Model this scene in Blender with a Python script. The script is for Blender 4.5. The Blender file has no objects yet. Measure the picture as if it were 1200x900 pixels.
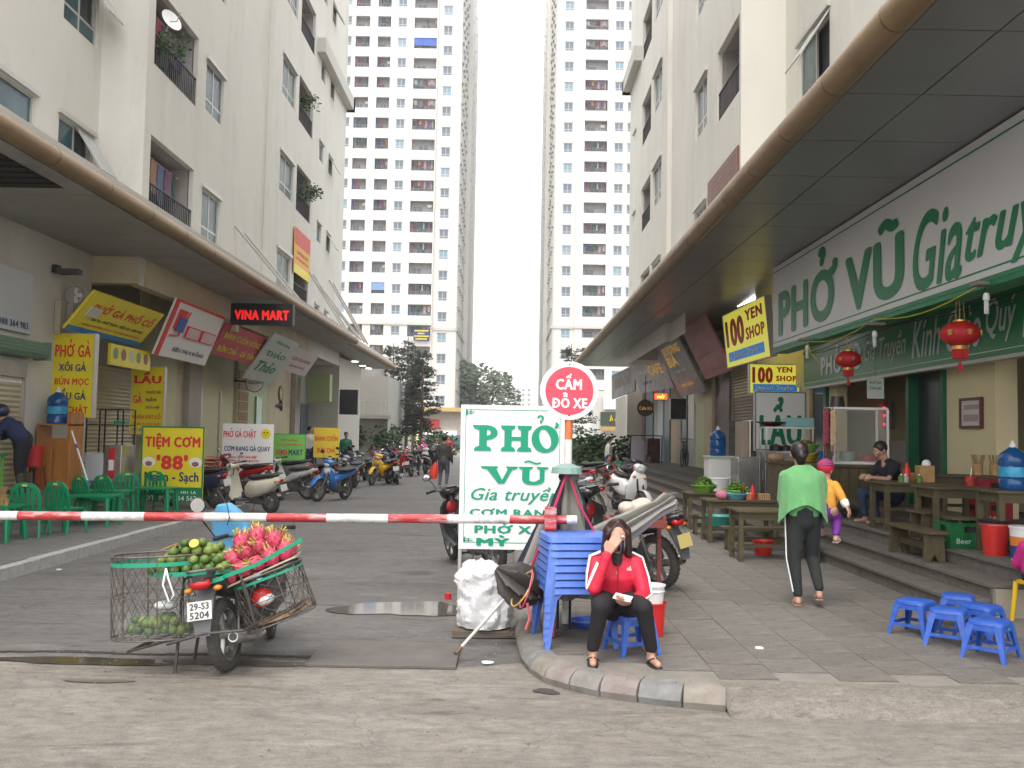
import bpy, bmesh, math, random
from mathutils import Vector, Matrix
random.seed(7)
SC = bpy.context.scene
COL = SC.collection
R_ = math.radians
PI = math.pi
# ------------------------------------------------------------------ camera
F_PX = 1085.0
CAM_H = 1.72
yc = Vector((-2, -60, -F_PX)).normalized()
zc = Vector((0.018, 1, 0)); zc = (zc - yc * zc.dot(yc)).normalized()
xc = yc.cross(zc)
CR = Matrix((xc, yc, zc))
cam_d = bpy.data.cameras.new('camera')
cam = bpy.data.objects.new('camera', cam_d); COL.objects.link(cam)
cam.matrix_world = Matrix.Translation((0, 0, CAM_H)) @ CR.to_4x4()
cam_d.sensor_width = 36.0
cam_d.lens = 36.0 * F_PX / 1200.0
cam_d.clip_start = 0.1; cam_d.clip_end = 5000
SC.camera = cam
SC.render.resolution_x = 1024; SC.render.resolution_y = 768
# ------------------------------------------------------------------ world: overcast daylight
W = bpy.data.worlds.new('World'); SC.world = W; W.use_nodes = True
nt = W.node_tree; nt.nodes.clear()
sky = nt.nodes.new('ShaderNodeTexSky'); sky.sky_type = 'NISHITA'; sky.sun_disc = False
sky.sun_elevation = R_(62); sky.sun_rotation = R_(200); sky.dust_density = 4; sky.air_density = 1.2
bg1 = nt.nodes.new('ShaderNodeBackground'); bg1.inputs['Strength'].default_value = 0.08
bg2 = nt.nodes.new('ShaderNodeBackground'); bg2.inputs['Color'].default_value = (1.0, 0.985, 0.965, 1)
bg2.inputs['Strength'].default_value = 1.15
mx = nt.nodes.new('ShaderNodeAddShader'); wo = nt.nodes.new('ShaderNodeOutputWorld')
nt.links.new(sky.outputs[0], bg1.inputs['Color'])
nt.links.new(bg1.outputs[0], mx.inputs[0]); nt.links.new(bg2.outputs[0], mx.inputs[1])
nt.links.new(mx.outputs[0], wo.inputs['Surface'])
sun_d = bpy.data.lights.new('sun', 'SUN'); sun_d.energy = 1.1; sun_d.angle = R_(25); sun_d.color = (1, .97, .92)
sun = bpy.data.objects.new('sun', sun_d); COL.objects.link(sun)
sun.rotation_euler = (R_(28), 0, R_(-20))
SC.view_settings.view_transform = 'Standard'; SC.view_settings.look = 'None'
SC.view_settings.exposure = 0.68; SC.view_settings.gamma = 1
SC.cycles.max_bounces = 6; SC.cycles.diffuse_bounces = 3; SC.cycles.glossy_bounces = 3
SC.cycles.transmission_bounces = 5; SC.cycles.transparent_max_bounces = 8
SC.cycles.use_denoising = True
SC.cycles.use_adaptive_sampling = True; SC.cycles.adaptive_threshold = 0.015
# ------------------------------------------------------------------ helpers
def U(px, py, x=None, y=None, z=None):
 """point of the place seen at a photograph pixel, on the plane x=, y= or z="""
 v = CR @ Vector((px - 600, 450 - py, -F_PX))
 o = Vector((0, 0, CAM_H))
 t = x / v.x if x is not None else (y / v.y if y is not None else (z - CAM_H) / v.z)
 return o + v * t
def tag(o, label=None, cat=None, group=None, kind=None):
 if label: o['label'] = label
 if cat: o['category'] = cat
 if group: o['group'] = group
 if kind: o['kind'] = kind
 return o
def thing(name, label, cat, loc=(0, 0, 0), rz=0, group=None, mat=None):
 o = bpy.data.objects.new(name, None); COL.objects.link(o)
 o.empty_display_size = 0.1
 if mat is not None: o.matrix_world = mat
 else: o.location = loc; o.rotation_euler = (0, 0, rz)
 return tag(o, label, cat, group)
MATS = {}
def mat(name, col, rough=0.6, metal=0, var=0.0, scale=6, bump=0, bscale=40, dirt=None, damt=0.0, dscale=1.5,
  emit=0, alpha=1, trans=0, spec=0.5, coat=0, var2=None, stretch=None, sheen=0):
 if name in MATS: return MATS[name]
 m = bpy.data.materials.new(name); m.use_nodes = True
 t = m.node_tree; b = t.nodes['Principled BSDF']
 c = tuple(col) + (1,)
 b.inputs['Base Color'].default_value = c
 b.inputs['Roughness'].default_value = rough
 b.inputs['Metallic'].default_value = metal
 b.inputs['Specular IOR Level'].default_value = spec
 if coat: b.inputs['Coat Weight'].default_value = coat; b.inputs['Coat Roughness'].default_value = .08
 if sheen: b.inputs['Sheen Weight'].default_value = sheen
 if trans: b.inputs['Transmission Weight'].default_value = trans
 if alpha < 1: b.inputs['Alpha'].default_value = alpha
 if emit:
  b.inputs['Emission Color'].default_value = c; b.inputs['Emission Strength'].default_value = emit
 if var or dirt or bump:
  tc = t.nodes.new('ShaderNodeTexCoord'); src = tc.outputs['Object']
  if stretch:
   mp = t.nodes.new('ShaderNodeMapping'); mp.inputs['Scale'].default_value = stretch
   t.links.new(src, mp.inputs['Vector']); src = mp.outputs[0]
 cur = None
 if var:
  n = t.nodes.new('ShaderNodeTexNoise'); n.inputs['Scale'].default_value = scale; n.inputs['Detail'].default_value = 6
  n.inputs['Roughness'].default_value = .65
  r = t.nodes.new('ShaderNodeMapRange'); r.inputs[1].default_value = .3; r.inputs[2].default_value = .7
  x = t.nodes.new('ShaderNodeMix'); x.data_type = 'RGBA'
  lo = var2 if var2 else tuple(v * (1 - var) for v in col); hi = tuple(min(1, v * (1 + var * .6)) for v in col)
  x.inputs[6].default_value = tuple(lo) + (1,); x.inputs[7].default_value = hi + (1,)
  t.links.new(src, n.inputs['Vector']); t.links.new(n.outputs[0], r.inputs[0])
  t.links.new(r.outputs[0], x.inputs[0]); cur = x.outputs[2]
 if dirt:
  n = t.nodes.new('ShaderNodeTexNoise'); n.inputs['Scale'].default_value = dscale; n.inputs['Detail'].default_value = 9
  n.inputs['Roughness'].default_value = .72
  r = t.nodes.new('ShaderNodeMapRange'); r.inputs[1].default_value = .5; r.inputs[2].default_value = .68
  r.inputs[4].default_value = damt
  x = t.nodes.new('ShaderNodeMix'); x.data_type = 'RGBA'
  if cur: t.links.new(cur, x.inputs[6])
  else: x.inputs[6].default_value = c
  x.inputs[7].default_value = tuple(dirt) + (1,)
  t.links.new(src, n.inputs['Vector']); t.links.new(n.outputs[0], r.inputs[0])
  t.links.new(r.outputs[0], x.inputs[0]); cur = x.outputs[2]
 if cur: t.links.new(cur, b.inputs['Base Color'])
 if bump:
  n = t.nodes.new('ShaderNodeTexNoise'); n.inputs['Scale'].default_value = bscale; n.inputs['Detail'].default_value = 5
  bp = t.nodes.new('ShaderNodeBump'); bp.inputs['Strength'].default_value = bump; bp.inputs['Distance'].default_value = .01
  t.links.new(src, n.inputs['Vector']); t.links.new(n.outputs[0], bp.inputs['Height'])
  t.links.new(bp.outputs[0], b.inputs['Normal'])
 MATS[name] = m
 return m
def frame(axis):
 a = Vector(axis).normalized()
 h = Vector((0, 0, 1)) if abs(a.z) < .9 else Vector((1, 0, 0))
 u = a.cross(h).normalized(); v = a.cross(u).normalized()
 return u, v
class MB:
 def __init__(s): s.v = []; s.f = []; s.m = []; s.cur = 0
 def mi(s, i): s.cur = i; return s
 def add(s, vs, fs):
  n = len(s.v); s.v += [tuple(p) for p in vs]
  for f in fs: s.f.append(tuple(i + n for i in f)); s.m.append(s.cur)
  return s
 def box(s, x0, x1, y0, y1, z0, z1, M=None):
  vs = [Vector((x, y, z)) for z in (z0, z1) for y in (y0, y1) for x in (x0, x1)]
  if M is not None: vs = [M @ p for p in vs]
  return s.add(vs, [(0, 2, 3, 1), (4, 5, 7, 6), (0, 1, 5, 4), (2, 6, 7, 3), (0, 4, 6, 2), (1, 3, 7, 5)])
 def bar(s, a, b, w, h=None, up=(0, 0, 1)):
  a = Vector(a); b = Vector(b); d = (b - a).normalized(); h = h or w
  upv = Vector(up)
  if abs(d.dot(upv)) > .95: upv = Vector((1, 0, 0))
  u = d.cross(upv).normalized() * (w / 2); v = u.cross(d).normalized() * (h / 2)
  vs = [a - u - v, a + u - v, a + u + v, a - u + v, b - u - v, b + u - v, b + u + v, b - u + v]
  return s.add(vs, [(3, 2, 1, 0), (4, 5, 6, 7), (0, 1, 5, 4), (1, 2, 6, 5), (2, 3, 7, 6), (3, 0, 4, 7)])
 def quad(s, a, b, c, d): return s.add([a, b, c, d], [(0, 1, 2, 3)])
 def tube(s, pts, r, n=8, cap=True):
  pts = [Vector(p) for p in pts]; k = len(pts)
  rs = r if isinstance(r, (list, tuple)) else [r] * k
  rings = []; pu = None
  for i, p in enumerate(pts):
   d = (pts[min(i + 1, k - 1)] - pts[max(i - 1, 0)]).normalized()
   if pu is None: u, v = frame(d)
   else:
    u = (pu - d * pu.dot(d)).normalized(); v = d.cross(u).normalized()
   pu = u
   rings.append([p + (u * math.cos(2 * PI * j / n) + v * math.sin(2 * PI * j / n)) * rs[i] for j in range(n)])
  return s.rings(rings, cap)
 def rings(s, rings, cap=True, closed=True):
  n = len(rings[0]); vs = [p for r in rings for p in r]; fs = []
  for i in range(len(rings) - 1):
   for j in range(n if closed else n - 1):
    a = i * n + j; b = i * n + (j + 1) % n
    fs.append((a, b, b + n, a + n))
  if cap and closed:
   fs.append(tuple(range(n))[::-1]); fs.append(tuple(range((len(rings) - 1) * n, len(rings) * n)))
  return s.add(vs, fs)
 def ell(s, c, r, nu=12, nv=8, M=None):
  c = Vector(c); rx, ry, rz = (r, r, r) if not isinstance(r, (tuple, list)) else r
  vs = [Vector((0, 0, -rz))]
  for i in range(1, nv):
   a = -PI / 2 + PI * i / nv
   for j in range(nu):
    b = 2 * PI * j / nu
    vs.append(Vector((rx * math.cos(a) * math.cos(b), ry * math.cos(a) * math.sin(b), rz * math.sin(a))))
  vs.append(Vector((0, 0, rz)))
  fs = [(0, 1 + (j + 1) % nu, 1 + j) for j in range(nu)]
  for i in range(nv - 2):
   for j in range(nu):
    a = 1 + i * nu + j; b = 1 + i * nu + (j + 1) % nu
    fs.append((a, b, b + nu, a + nu))
  L = len(vs) - 1; o = 1 + (nv - 2) * nu
  fs += [(o + j, o + (j + 1) % nu, L) for j in range(nu)]
  if M is not None: vs = [M @ p for p in vs]
  return s.add([p + c for p in vs], fs)
 def lathe(s, prof, c=(0, 0, 0), n=16, axis=None, cap=True, fr=None):
  c = Vector(c); ax = Vector(axis).normalized() if axis else Vector((0, 0, 1))
  if axis: u, v = frame(ax)
  else: u, v = Vector((1, 0, 0)), Vector((0, 1, 0))
  rings = [[c + ax * z + (u * math.cos(2 * PI * j / n) + v * math.sin(2 * PI * j / n)) * r for j in range(n)] for r, z in prof]
  return s.rings(rings, cap)
 def torus(s, c, axis, R, r, n=24, k=8, sq=1.0):
  c = Vector(c); ax = Vector(axis).normalized(); u, v = frame(ax)
  vs = []; fs = []
  for i in range(n):
   a = 2 * PI * i / n; d = u * math.cos(a) + v * math.sin(a)
   for j in range(k):
    b = 2 * PI * j / k
    vs.append(c + d * (R + r * math.cos(b)) + ax * (r * sq * math.sin(b)))
  for i in range(n):
   for j in range(k):
    fs.append((i * k + j, i * k + (j + 1) % k, ((i + 1) % n) * k + (j + 1) % k, ((i + 1) % n) * k + j))
  return s.add(vs, fs)
 def prism(s, poly, z0, z1, M=None):
  n = len(poly)
  vs = [Vector((x, y, z0)) for x, y in poly] + [Vector((x, y, z1)) for x, y in poly]
  if M is not None: vs = [M @ p for p in vs]
  return s.add(vs, [tuple(range(n))[::-1], tuple(range(n, 2 * n))] + [(i, (i + 1) % n, n + (i + 1) % n, n + i) for i in range(n)])
 def loft(s, secs, n=16, p=2.4, cap=True):
  """secs: (centre, half width vec, half height vec); superellipse sections"""
  rings = []
  for c, a, b in secs:
   c, a, b = Vector(c), Vector(a), Vector(b); r = []
   for j in range(n):
    t = 2 * PI * j / n; ct, st = math.cos(t), math.sin(t)
    r.append(c + a * (math.copysign(abs(ct) ** (2 / p), ct)) + b * (math.copysign(abs(st) ** (2 / p), st)))
   rings.append(r)
  return s.rings(rings, cap)
 def mesh(s, name, mats, smooth=False, fix=True):
  me = bpy.data.meshes.new(name); me.from_pydata(s.v, [], s.f)
  if not isinstance(mats, (list, tuple)): mats = [mats]
  for m in mats: me.materials.append(m)
  me.polygons.foreach_set('material_index', s.m)
  if fix:
   bm = bmesh.new(); bm.from_mesh(me); bmesh.ops.recalc_face_normals(bm, faces=bm.faces); bm.to_mesh(me); bm.free()
  if smooth:
   me.polygons.foreach_set('use_smooth', [True] * len(me.polygons))
   if smooth is not True: me.set_sharp_from_angle(angle=R_(smooth))
  me.update()
  return me
 def build(s, name, mats, parent=None, smooth=False, bevel=0, fix=True, M=None):
  o = bpy.data.objects.new(name, s.mesh(name, mats, smooth, fix)); COL.objects.link(o)
  if parent is not None: o.parent = parent
  if M is not None: o.matrix_local = M
  if bevel:
   b = o.modifiers.new('bevel', 'BEVEL'); b.width = bevel; b.segments = 2; b.limit_method = 'ANGLE'
  return o
def inst(name, me, parent=None, M=None, loc=None):
 o = bpy.data.objects.new(name, me); COL.objects.link(o)
 if parent is not None: o.parent = parent
 if M is not None: o.matrix_local = M
 if loc is not None: o.location = loc
 return o
HAZE = .0007
def copy_tree(o, parent=None):
 c = o.copy(); COL.objects.link(c); c.parent = parent
 for ch in [q for q in o.children]: copy_tree(ch, c)
 return c
_txt = {}; _gl = {}
import unicodedata
def _raw(st, shear, res):
 cu = bpy.data.curves.new('lettering', 'FONT'); cu.body = st; cu.size = 1; cu.shear = shear; cu.resolution_u = res; cu.fill_mode = 'FRONT'
 o = bpy.data.objects.new('lettering', cu); COL.objects.link(o)
 me = bpy.data.meshes.new_from_object(o.evaluated_get(bpy.context.evaluated_depsgraph_get()))
 V = [(v.co.x, v.co.y) for v in me.vertices]; F = [tuple(p.vertices) for p in me.polygons]
 bpy.data.objects.remove(o); bpy.data.curves.remove(cu); bpy.data.meshes.remove(me)
 return V, F
def _glyph(c, res):
 if (c, res) not in _gl:
  V, F = _raw(c, 0, res); H = _raw('HH', 0, res)[0]; G = _raw('H' + c + 'H', 0, res)[0]
  adv = max(v[0] for v in G) - max(v[0] for v in H)
  _gl[(c, res)] = (V, F, adv)
 return _gl[(c, res)]
def _ribbon(pts, w):
 V = []; F = []
 for i, p in enumerate(pts):
  a = pts[max(i - 1, 0)]; b = pts[min(i + 1, len(pts) - 1)]; dx, dy = b[0] - a[0], b[1] - a[1]; L = math.hypot(dx, dy) or 1
  V += [(p[0] - dy / L * w / 2, p[1] + dx / L * w / 2), (p[0] + dy / L * w / 2, p[1] - dx / L * w / 2)]
 for i in range(len(pts) - 1): F.append((2 * i, 2 * i + 2, 2 * i + 3, 2 * i + 1))
 return V, F
def _arc(cx, cy, rx, ry, a0, a1, n=8): return [(cx + rx * math.cos(R_(a0 + (a1 - a0) * i / n)), cy + ry * math.sin(R_(a0 + (a1 - a0) * i / n))) for i in range(n + 1)]
def text_mesh(s, w, h, bold=0.0, shear=0.0, ext=0.0, m=None, spacing=1.0):
 """flat lettering in the x-z plane facing -y, scaled to w by h; Vietnamese marks are drawn one by one"""
 key = (s, round(w, 3), round(h, 3), bold, shear, ext, m.name, spacing)
 if key in _txt: return _txt[key]
 res = 6 if h > .45 else 2; V = []; F = []; x = 0
 def put(vf):
  n = len(V); V.extend(vf[0]); F.extend(tuple(i + n for i in f) for f in vf[1])
 for c in s:
  if c == ' ': x += .3; continue
  d = unicodedata.normalize('NFD', c); base, marks = d[0], d[1:]
  if base in '\u0110\u0111': base = 'D' if base == '\u0110' else 'd'; marks = 'BAR'
  if base == 'i' and marks and marks != '\u0323': base = '\u0131'
  gv, gf, adv = _glyph(base, res)
  put(([(x + a, b) for a, b in gv], gf))
  x0, x1, yt, yb = min(g[0] for g in gv) + x, max(g[0] for g in gv) + x, max(g[1] for g in gv), min(g[1] for g in gv); xc = (x0 + x1) / 2; t = .065; y = yt + .07 + bold * 1.2; off = 0
  if marks == 'BAR': put(_ribbon([(x0 - .06, .36), (x0 + .27, .36)] if base == 'D' else [(x1 - .25, .62), (x1 + .05, .62)], .07)); marks = ''
  for k in marks:
   if k == '\u031b': put(_ribbon([(x1 - .10, yt - .07), (x1 + .0, yt - .05), (x1 + .06, yt + .0), (x1 + .07, yt + .08)], .075)); adv += .07
  for k in marks:
   if k == '\u0302': put(_ribbon([(xc - .16, y), (xc, y + .11), (xc + .16, y)], t)); off = .15; y += .02
   elif k == '\u0306': put(_ribbon(_arc(xc, y + .1, .13, .1, 180, 360), t)); off = .12
  dx = .12 if off and any(k in '\u0301\u0300\u0309' for k in marks) else 0
  y2 = y + off * (.5 if dx else 1)
  for k in marks:
   if k == '\u0301': put(_ribbon([(xc + dx - .06, y2), (xc + dx + .08, y2 + .15)], t))
   elif k == '\u0300': put(_ribbon([(xc + dx + .06, y2), (xc + dx - .08, y2 + .15)], t))
   elif k == '\u0303': put(_ribbon([(xc - .17 + .34 * i / 10, y2 + .05 - .035 * math.sin(i / 10 * 2 * PI + 2.6)) for i in range(11)], t))
   elif k == '\u0309': put(_ribbon(_arc(xc + dx, y2 + .14, .065, .055, 170, -80) + [(xc + dx, y2 + .0)], t * .9))
   elif k == '\u0323': put(_ribbon([(xc - .045, -.13), (xc + .045, -.13)], .09))
  x += adv * spacing + bold * 1.2
 V = [(a + b * shear, b) for a, b in V]
 nw = max(v[0] for v in V) - min(v[0] for v in V); nh = max(v[1] for v in V) - min(v[1] for v in V); kz = .8 / max(1, (h / nh) / (w / nw)) if h else .8
 offs = [(0, 0)] if bold <= 0 else [(bold * math.cos(t) * 1.1, bold * math.sin(t) * kz) for t in (0, PI / 4, PI / 2, 3 * PI / 4, PI, 5 * PI / 4, 3 * PI / 2, 7 * PI / 4)] + [(0, 0)]
 vs = []; fs = []
 for k, (dx, dz) in enumerate(offs):
  n = len(vs); vs += [(a + dx, -.00025 * k, b + dz) for a, b in V]; fs += [tuple(i + n for i in f) for f in F]
 xs = [v[0] for v in vs]; zs = [v[2] for v in vs]
 x0, x1, y0, y1 = min(xs), max(xs), min(zs), max(zs)
 sx = w / (x1 - x0); sy = h / (y1 - y0) if h else sx
 me = bpy.data.meshes.new('lettering')
 me.from_pydata([((a - (x0 + x1) / 2) * sx, y, (z - (y0 + y1) / 2) * sy) for a, y, z in vs], [], fs)
 me.materials.append(m); _txt[key] = me
 return me
def basis(o, right, up):
 r = Vector(right).normalized(); u = Vector(up); u = (u - r * u.dot(r)).normalized(); b = u.cross(r)
 M = Matrix((r, b, u)).transposed().to_4x4(); M.translation = Vector(o)
 return M
def T(x, y, z): return Matrix.Translation((x, y, z))
def RZ(a): return Matrix.Rotation(a, 4, 'Z')
def RX(a): return Matrix.Rotation(a, 4, 'X')
def RY(a): return Matrix.Rotation(a, 4, 'Y')
# ------------------------------------------------------------------ shared materials
wall_cream = mat('wall_cream', (.655, .635, .575), .85, var=.05, scale=.5, bump=.12, bscale=60, dirt=(.44, .42, .37), damt=.4, dscale=.7, stretch=(1, 1, .4))
wall_white = mat('wall_white', (.66, .645, .60), .85, var=.06, scale=.15, dirt=(.50, .48, .43), damt=.5, dscale=.12, stretch=(1, 1, .3))
wall_side = mat('wall_side', (.54, .52, .475), .85, var=.08, scale=.2)
shop_cream = mat('shop_cream', (.62, .53, .36), .8, var=.08, scale=1.2, dirt=(.36, .30, .2), damt=.5, dscale=1.1)
shop_yellow = mat('shop_yellow', (.66, .63, .40), .75, var=.08, scale=1.5, dirt=(.4, .36, .24), damt=.4)
shop_grey = mat('shop_grey', (.42, .38, .33), .75, var=.15, scale=2)
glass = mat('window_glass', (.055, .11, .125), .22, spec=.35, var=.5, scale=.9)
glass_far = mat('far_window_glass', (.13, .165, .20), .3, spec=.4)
alu = mat('aluminium', (.52, .51, .48), .4, metal=.3)
steel = mat('stainless_steel', (.55, .55, .54), .28, metal=.9, var=.15, scale=4)
dark_metal = mat('dark_metal', (.035, .033, .032), .5, metal=.5)
rust = mat('rusty_metal', (.16, .10, .07), .7, metal=.3, var=.4, scale=9)
black = mat('black_plastic', (.02, .02, .022), .45)
rubber = mat('rubber', (.035, .034, .034), .85, var=.5, scale=30, var2=(.08, .072, .062))
chrome = mat('chrome', (.7, .7, .7), .15, metal=1)
white = mat('white_paint', (.80, .79, .76), .5, var=.04, scale=3)
white_pl = mat('white_plastic', (.78, .78, .76), .4)
red = mat('red_paint', (.55, .03, .03), .45, var=.12, scale=8)
red_sign = mat('red_sign', (.72, .03, .03), .5)
green_sign = mat('green_sign', (.0, .36, .19), .5)
green_dk = mat('green_sign_dark', (.0, .20, .075), .45, var=.12, scale=2)
yellow_sign = mat('yellow_sign', (.80, .66, .02), .45, var=.06, scale=2, dirt=(.62, .50, .08), damt=.45, dscale=3)
navy = mat('navy_ink', (.02, .04, .16), .5)
ink = mat('black_ink', (.03, .03, .035), .5)
blue_pl = mat('blue_plastic', (.03, .11, .50), .38, var=.1, scale=5, dirt=(.12, .19, .5), damt=.5, dscale=14)
blue_lt = mat('light_blue_plastic', (.08, .18, .60), .38, var=.08, scale=5, dirt=(.2, .28, .6), damt=.5, dscale=12)
green_pl = mat('green_plastic', (.005, .27, .11), .4, var=.08, scale=5)
brown_tube = mat('brown_gutter', (.29, .195, .105), .42, metal=.25, var=.14, scale=1.4, dirt=(.15, .09, .05), damt=.5, dscale=1.1)
soffit_m = mat('soffit_metal', (.26, .265, .27), .32, metal=.45, var=.1, scale=.8)
soffit_l = mat('left_soffit', (.36, .345, .33), .5, var=.12, scale=.8, dirt=(.2, .17, .13), damt=.5)
wood_old = mat('olive_wood', (.10, .08, .038), .6, var=.35, scale=3, bump=.25, bscale=25, stretch=(1, 6, 6))
skin = mat('skin', (.48, .27, .19), .55, var=.06, scale=10)
hair_m = mat('hair', (.018, .012, .010), .45, var=.5, scale=40, stretch=(1, 1, .1))
leaf_a = mat('leaves', (.06, .11, .035), .6, var=.4, scale=2)
leaf_b = mat('dark_needles', (.016, .028, .016), .7, var=.4, scale=2)
bark = mat('bark', (.13, .10, .075), .9, var=.3, scale=8)
# ================================================================== SETTING
asphalt = mat('asphalt', (.135, .128, .12), .8, var=.16, scale=1.1, bump=.35, bscale=160, dirt=(.065, .061, .057), damt=.65, dscale=.55, var2=(.10, .096, .092))
def ground_mat(name, c1, c2, c3, stain, sc=1.0):
 m = bpy.data.materials.new(name); m.use_nodes = True; t = m.node_tree; b = t.nodes['Principled BSDF']
 b.inputs['Roughness'].default_value = .82
 tc = t.nodes.new('ShaderNodeTexCoord')
 def noise(scale, det=8, r=.65, st=None, dist=0):
  n = t.nodes.new('ShaderNodeTexNoise'); n.inputs['Scale'].default_value = scale; n.inputs['Detail'].default_value = det
  n.inputs['Roughness'].default_value = r; n.inputs['Distortion'].default_value = dist
  src = tc.outputs['Object']
  if st:
   mp = t.nodes.new('ShaderNodeMapping'); mp.inputs['Scale'].default_value = st; t.links.new(src, mp.inputs[0]); src = mp.outputs[0]
  t.links.new(src, n.inputs['Vector']); return n.outputs[0]
 def ramp(x, a, bb):
  r = t.nodes.new('ShaderNodeMapRange'); r.inputs[1].default_value = a; r.inputs[2].default_value = bb
  t.links.new(x, r.inputs[0]); return r.outputs[0]
 def mix(f, a, bb):
  x = t.nodes.new('ShaderNodeMix'); x.data_type = 'RGBA'; t.links.new(f, x.inputs[0])
  for k, q in ((6, a), (7, bb)):
   if isinstance(q, tuple): x.inputs[k].default_value = q + (1,)
   else: t.links.new(q, x.inputs[k])
  return x.outputs[2]
 c = mix(ramp(noise(.5 * sc, st=(.5, 1.6, 1)), .35, .65), c1, c2)
 c = mix(ramp(noise(2.2 * sc, 10, .75, (.6, 1.5, 1), .6), .5, .72), c, c3)
 c = mix(ramp(noise(.9 * sc, 9, .7, (.45, 2.2, 1), 1.2), .56, .68), c, stain)
 c = mix(ramp(noise(14 * sc, 9, .8), .38, .62), c, tuple(v * .82 for v in c1)) if False else c
 g0 = noise(9 * sc, 10, .82, (.7, 1.4, 1)); xm = t.nodes.new('ShaderNodeMix'); xm.data_type = 'RGBA'; xm.blend_type = 'MULTIPLY'; xm.inputs[0].default_value = .5
 t.links.new(c, xm.inputs[6]); t.links.new(ramp(g0, .3, .55), xm.inputs[7]); c = xm.outputs[2]
 g = noise(120, 3, .8)
 x = t.nodes.new('ShaderNodeMix'); x.data_type = 'RGBA'; x.blend_type = 'MULTIPLY'; x.inputs[0].default_value = .6
 t.links.new(c, x.inputs[6]); t.links.new(ramp(g, .2, .6), x.inputs[7])
 # cracks
 vo = t.nodes.new('ShaderNodeTexVoronoi'); vo.feature = 'DISTANCE_TO_EDGE'; vo.inputs['Scale'].default_value = .55 * sc
 wn = t.nodes.new('ShaderNodeTexNoise'); wn.inputs['Scale'].default_value = 1.6; wn.inputs['Detail'].default_value = 8
 va = t.nodes.new('ShaderNodeVectorMath'); va.operation = 'ADD'
 t.links.new(tc.outputs['Object'], wn.inputs['Vector']); t.links.new(wn.outputs['Color'], va.inputs[0]); t.links.new(tc.outputs['Object'], va.inputs[1])
 t.links.new(va.outputs[0], vo.inputs['Vector'])
 cr = ramp(vo.outputs[0], .0, .004)
 x2 = t.nodes.new('ShaderNodeMix'); x2.data_type = 'RGBA'; t.links.new(cr, x2.inputs[0])
 x2.inputs[6].default_value = tuple(v * .85 for v in stain) + (1,); t.links.new(x.outputs[2], x2.inputs[7])
 t.links.new(x2.outputs[2], b.inputs['Base Color'])
 bp = t.nodes.new('ShaderNodeBump'); bp.inputs['Strength'].default_value = .6; bp.inputs['Distance'].default_value = .008
 t.links.new(g, bp.inputs['Height']); t.links.new(bp.outputs[0], b.inputs['Normal'])
 MATS[name] = m
 return m
asphalt = ground_mat('asphalt', (.145, .138, .131), (.185, .176, .167), (.24, .228, .213), (.085, .079, .075))
concrete = ground_mat('tan_concrete', (.285, .257, .22), (.235, .21, .18), (.38, .35, .308), (.15, .13, .108))
def sheet(name, poly, z, m):
 b = MB(); b.add([(x, y, z) for x, y in poly], [tuple(range(len(poly)))])
 o = b.build(name, m, fix=False)
 return tag(o, kind='structure')
ground_m = mat('ground', (.2, .19, .165), .9, var=.2, scale=.3)
sheet('ground', [(-900, -60), (900, -60), (900, 1500), (-900, 1500)], -.05, ground_m)
sheet('road', [(-5.62, 6.0), (.12, 6.0), (.12, 58), (60, 58), (60, 70), (-60, 70), (-60, 58), (-5.62, 58)], 0.0, asphalt)
edge = [(-60, 7.25), (-14, 7.22), (-6.5, 7.15)]
for i in range(60):
 x = -6 + i * .105
 edge.append((x, 7.02 + .05 * math.sin(x * 3.1) + .035 * math.sin(x * 9.7 + 1) + random.uniform(-.02, .02)))
edge += [(.3, 6.9), (.4, 6.5), (1, 6.05), (2.0, 5.9), (60, 5.9)]
sheet('cross_road', edge + [(60, -8), (-60, -8)], 0.006, concrete)
# left pavement with pale kerb stones
pave_l = mat('left_paving', (.20, .19, .175), .85, var=.22, scale=2.2, dirt=(.11, .10, .09), damt=.5, dscale=.9, bump=.3, bscale=90)
b = MB(); b.box(-60, -5.77, 7.2, 58, -.04, .12)
lp = tag(b.build('left_pavement', pave_l), kind='structure')
# individual left pavement slabs near the camera
slab = MB(); slab.box(-.393, .393, -.393, .393, 0, .012)
slab_me = slab.mesh('slab', pave_l)
for i in range(2):
 for j in range(24):
  y = 9.0 + j * .8
  inst('slab', slab_me, lp, T(-6.2 - i * .8, y, .12 + random.uniform(-.002, .003)))
kerb_l_m = mat('kerb_paint', (.47, .46, .44), .8, var=.2, scale=5, dirt=(.2, .19, .17), damt=.6, dscale=4)
ks = MB(); ks.box(-.075, .075, -.495, .495, -.04, .14)
kme = ks.mesh('kerb_stone', kerb_l_m)
lk = tag(bpy.data.objects.new('left_kerb', None), kind='structure'); COL.objects.link(lk)
for j in range(50): inst('kerb_stone', kme, lk, T(-5.695 + random.uniform(-.006, .006), 7.7 + j, random.uniform(-.006, .004)))
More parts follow.
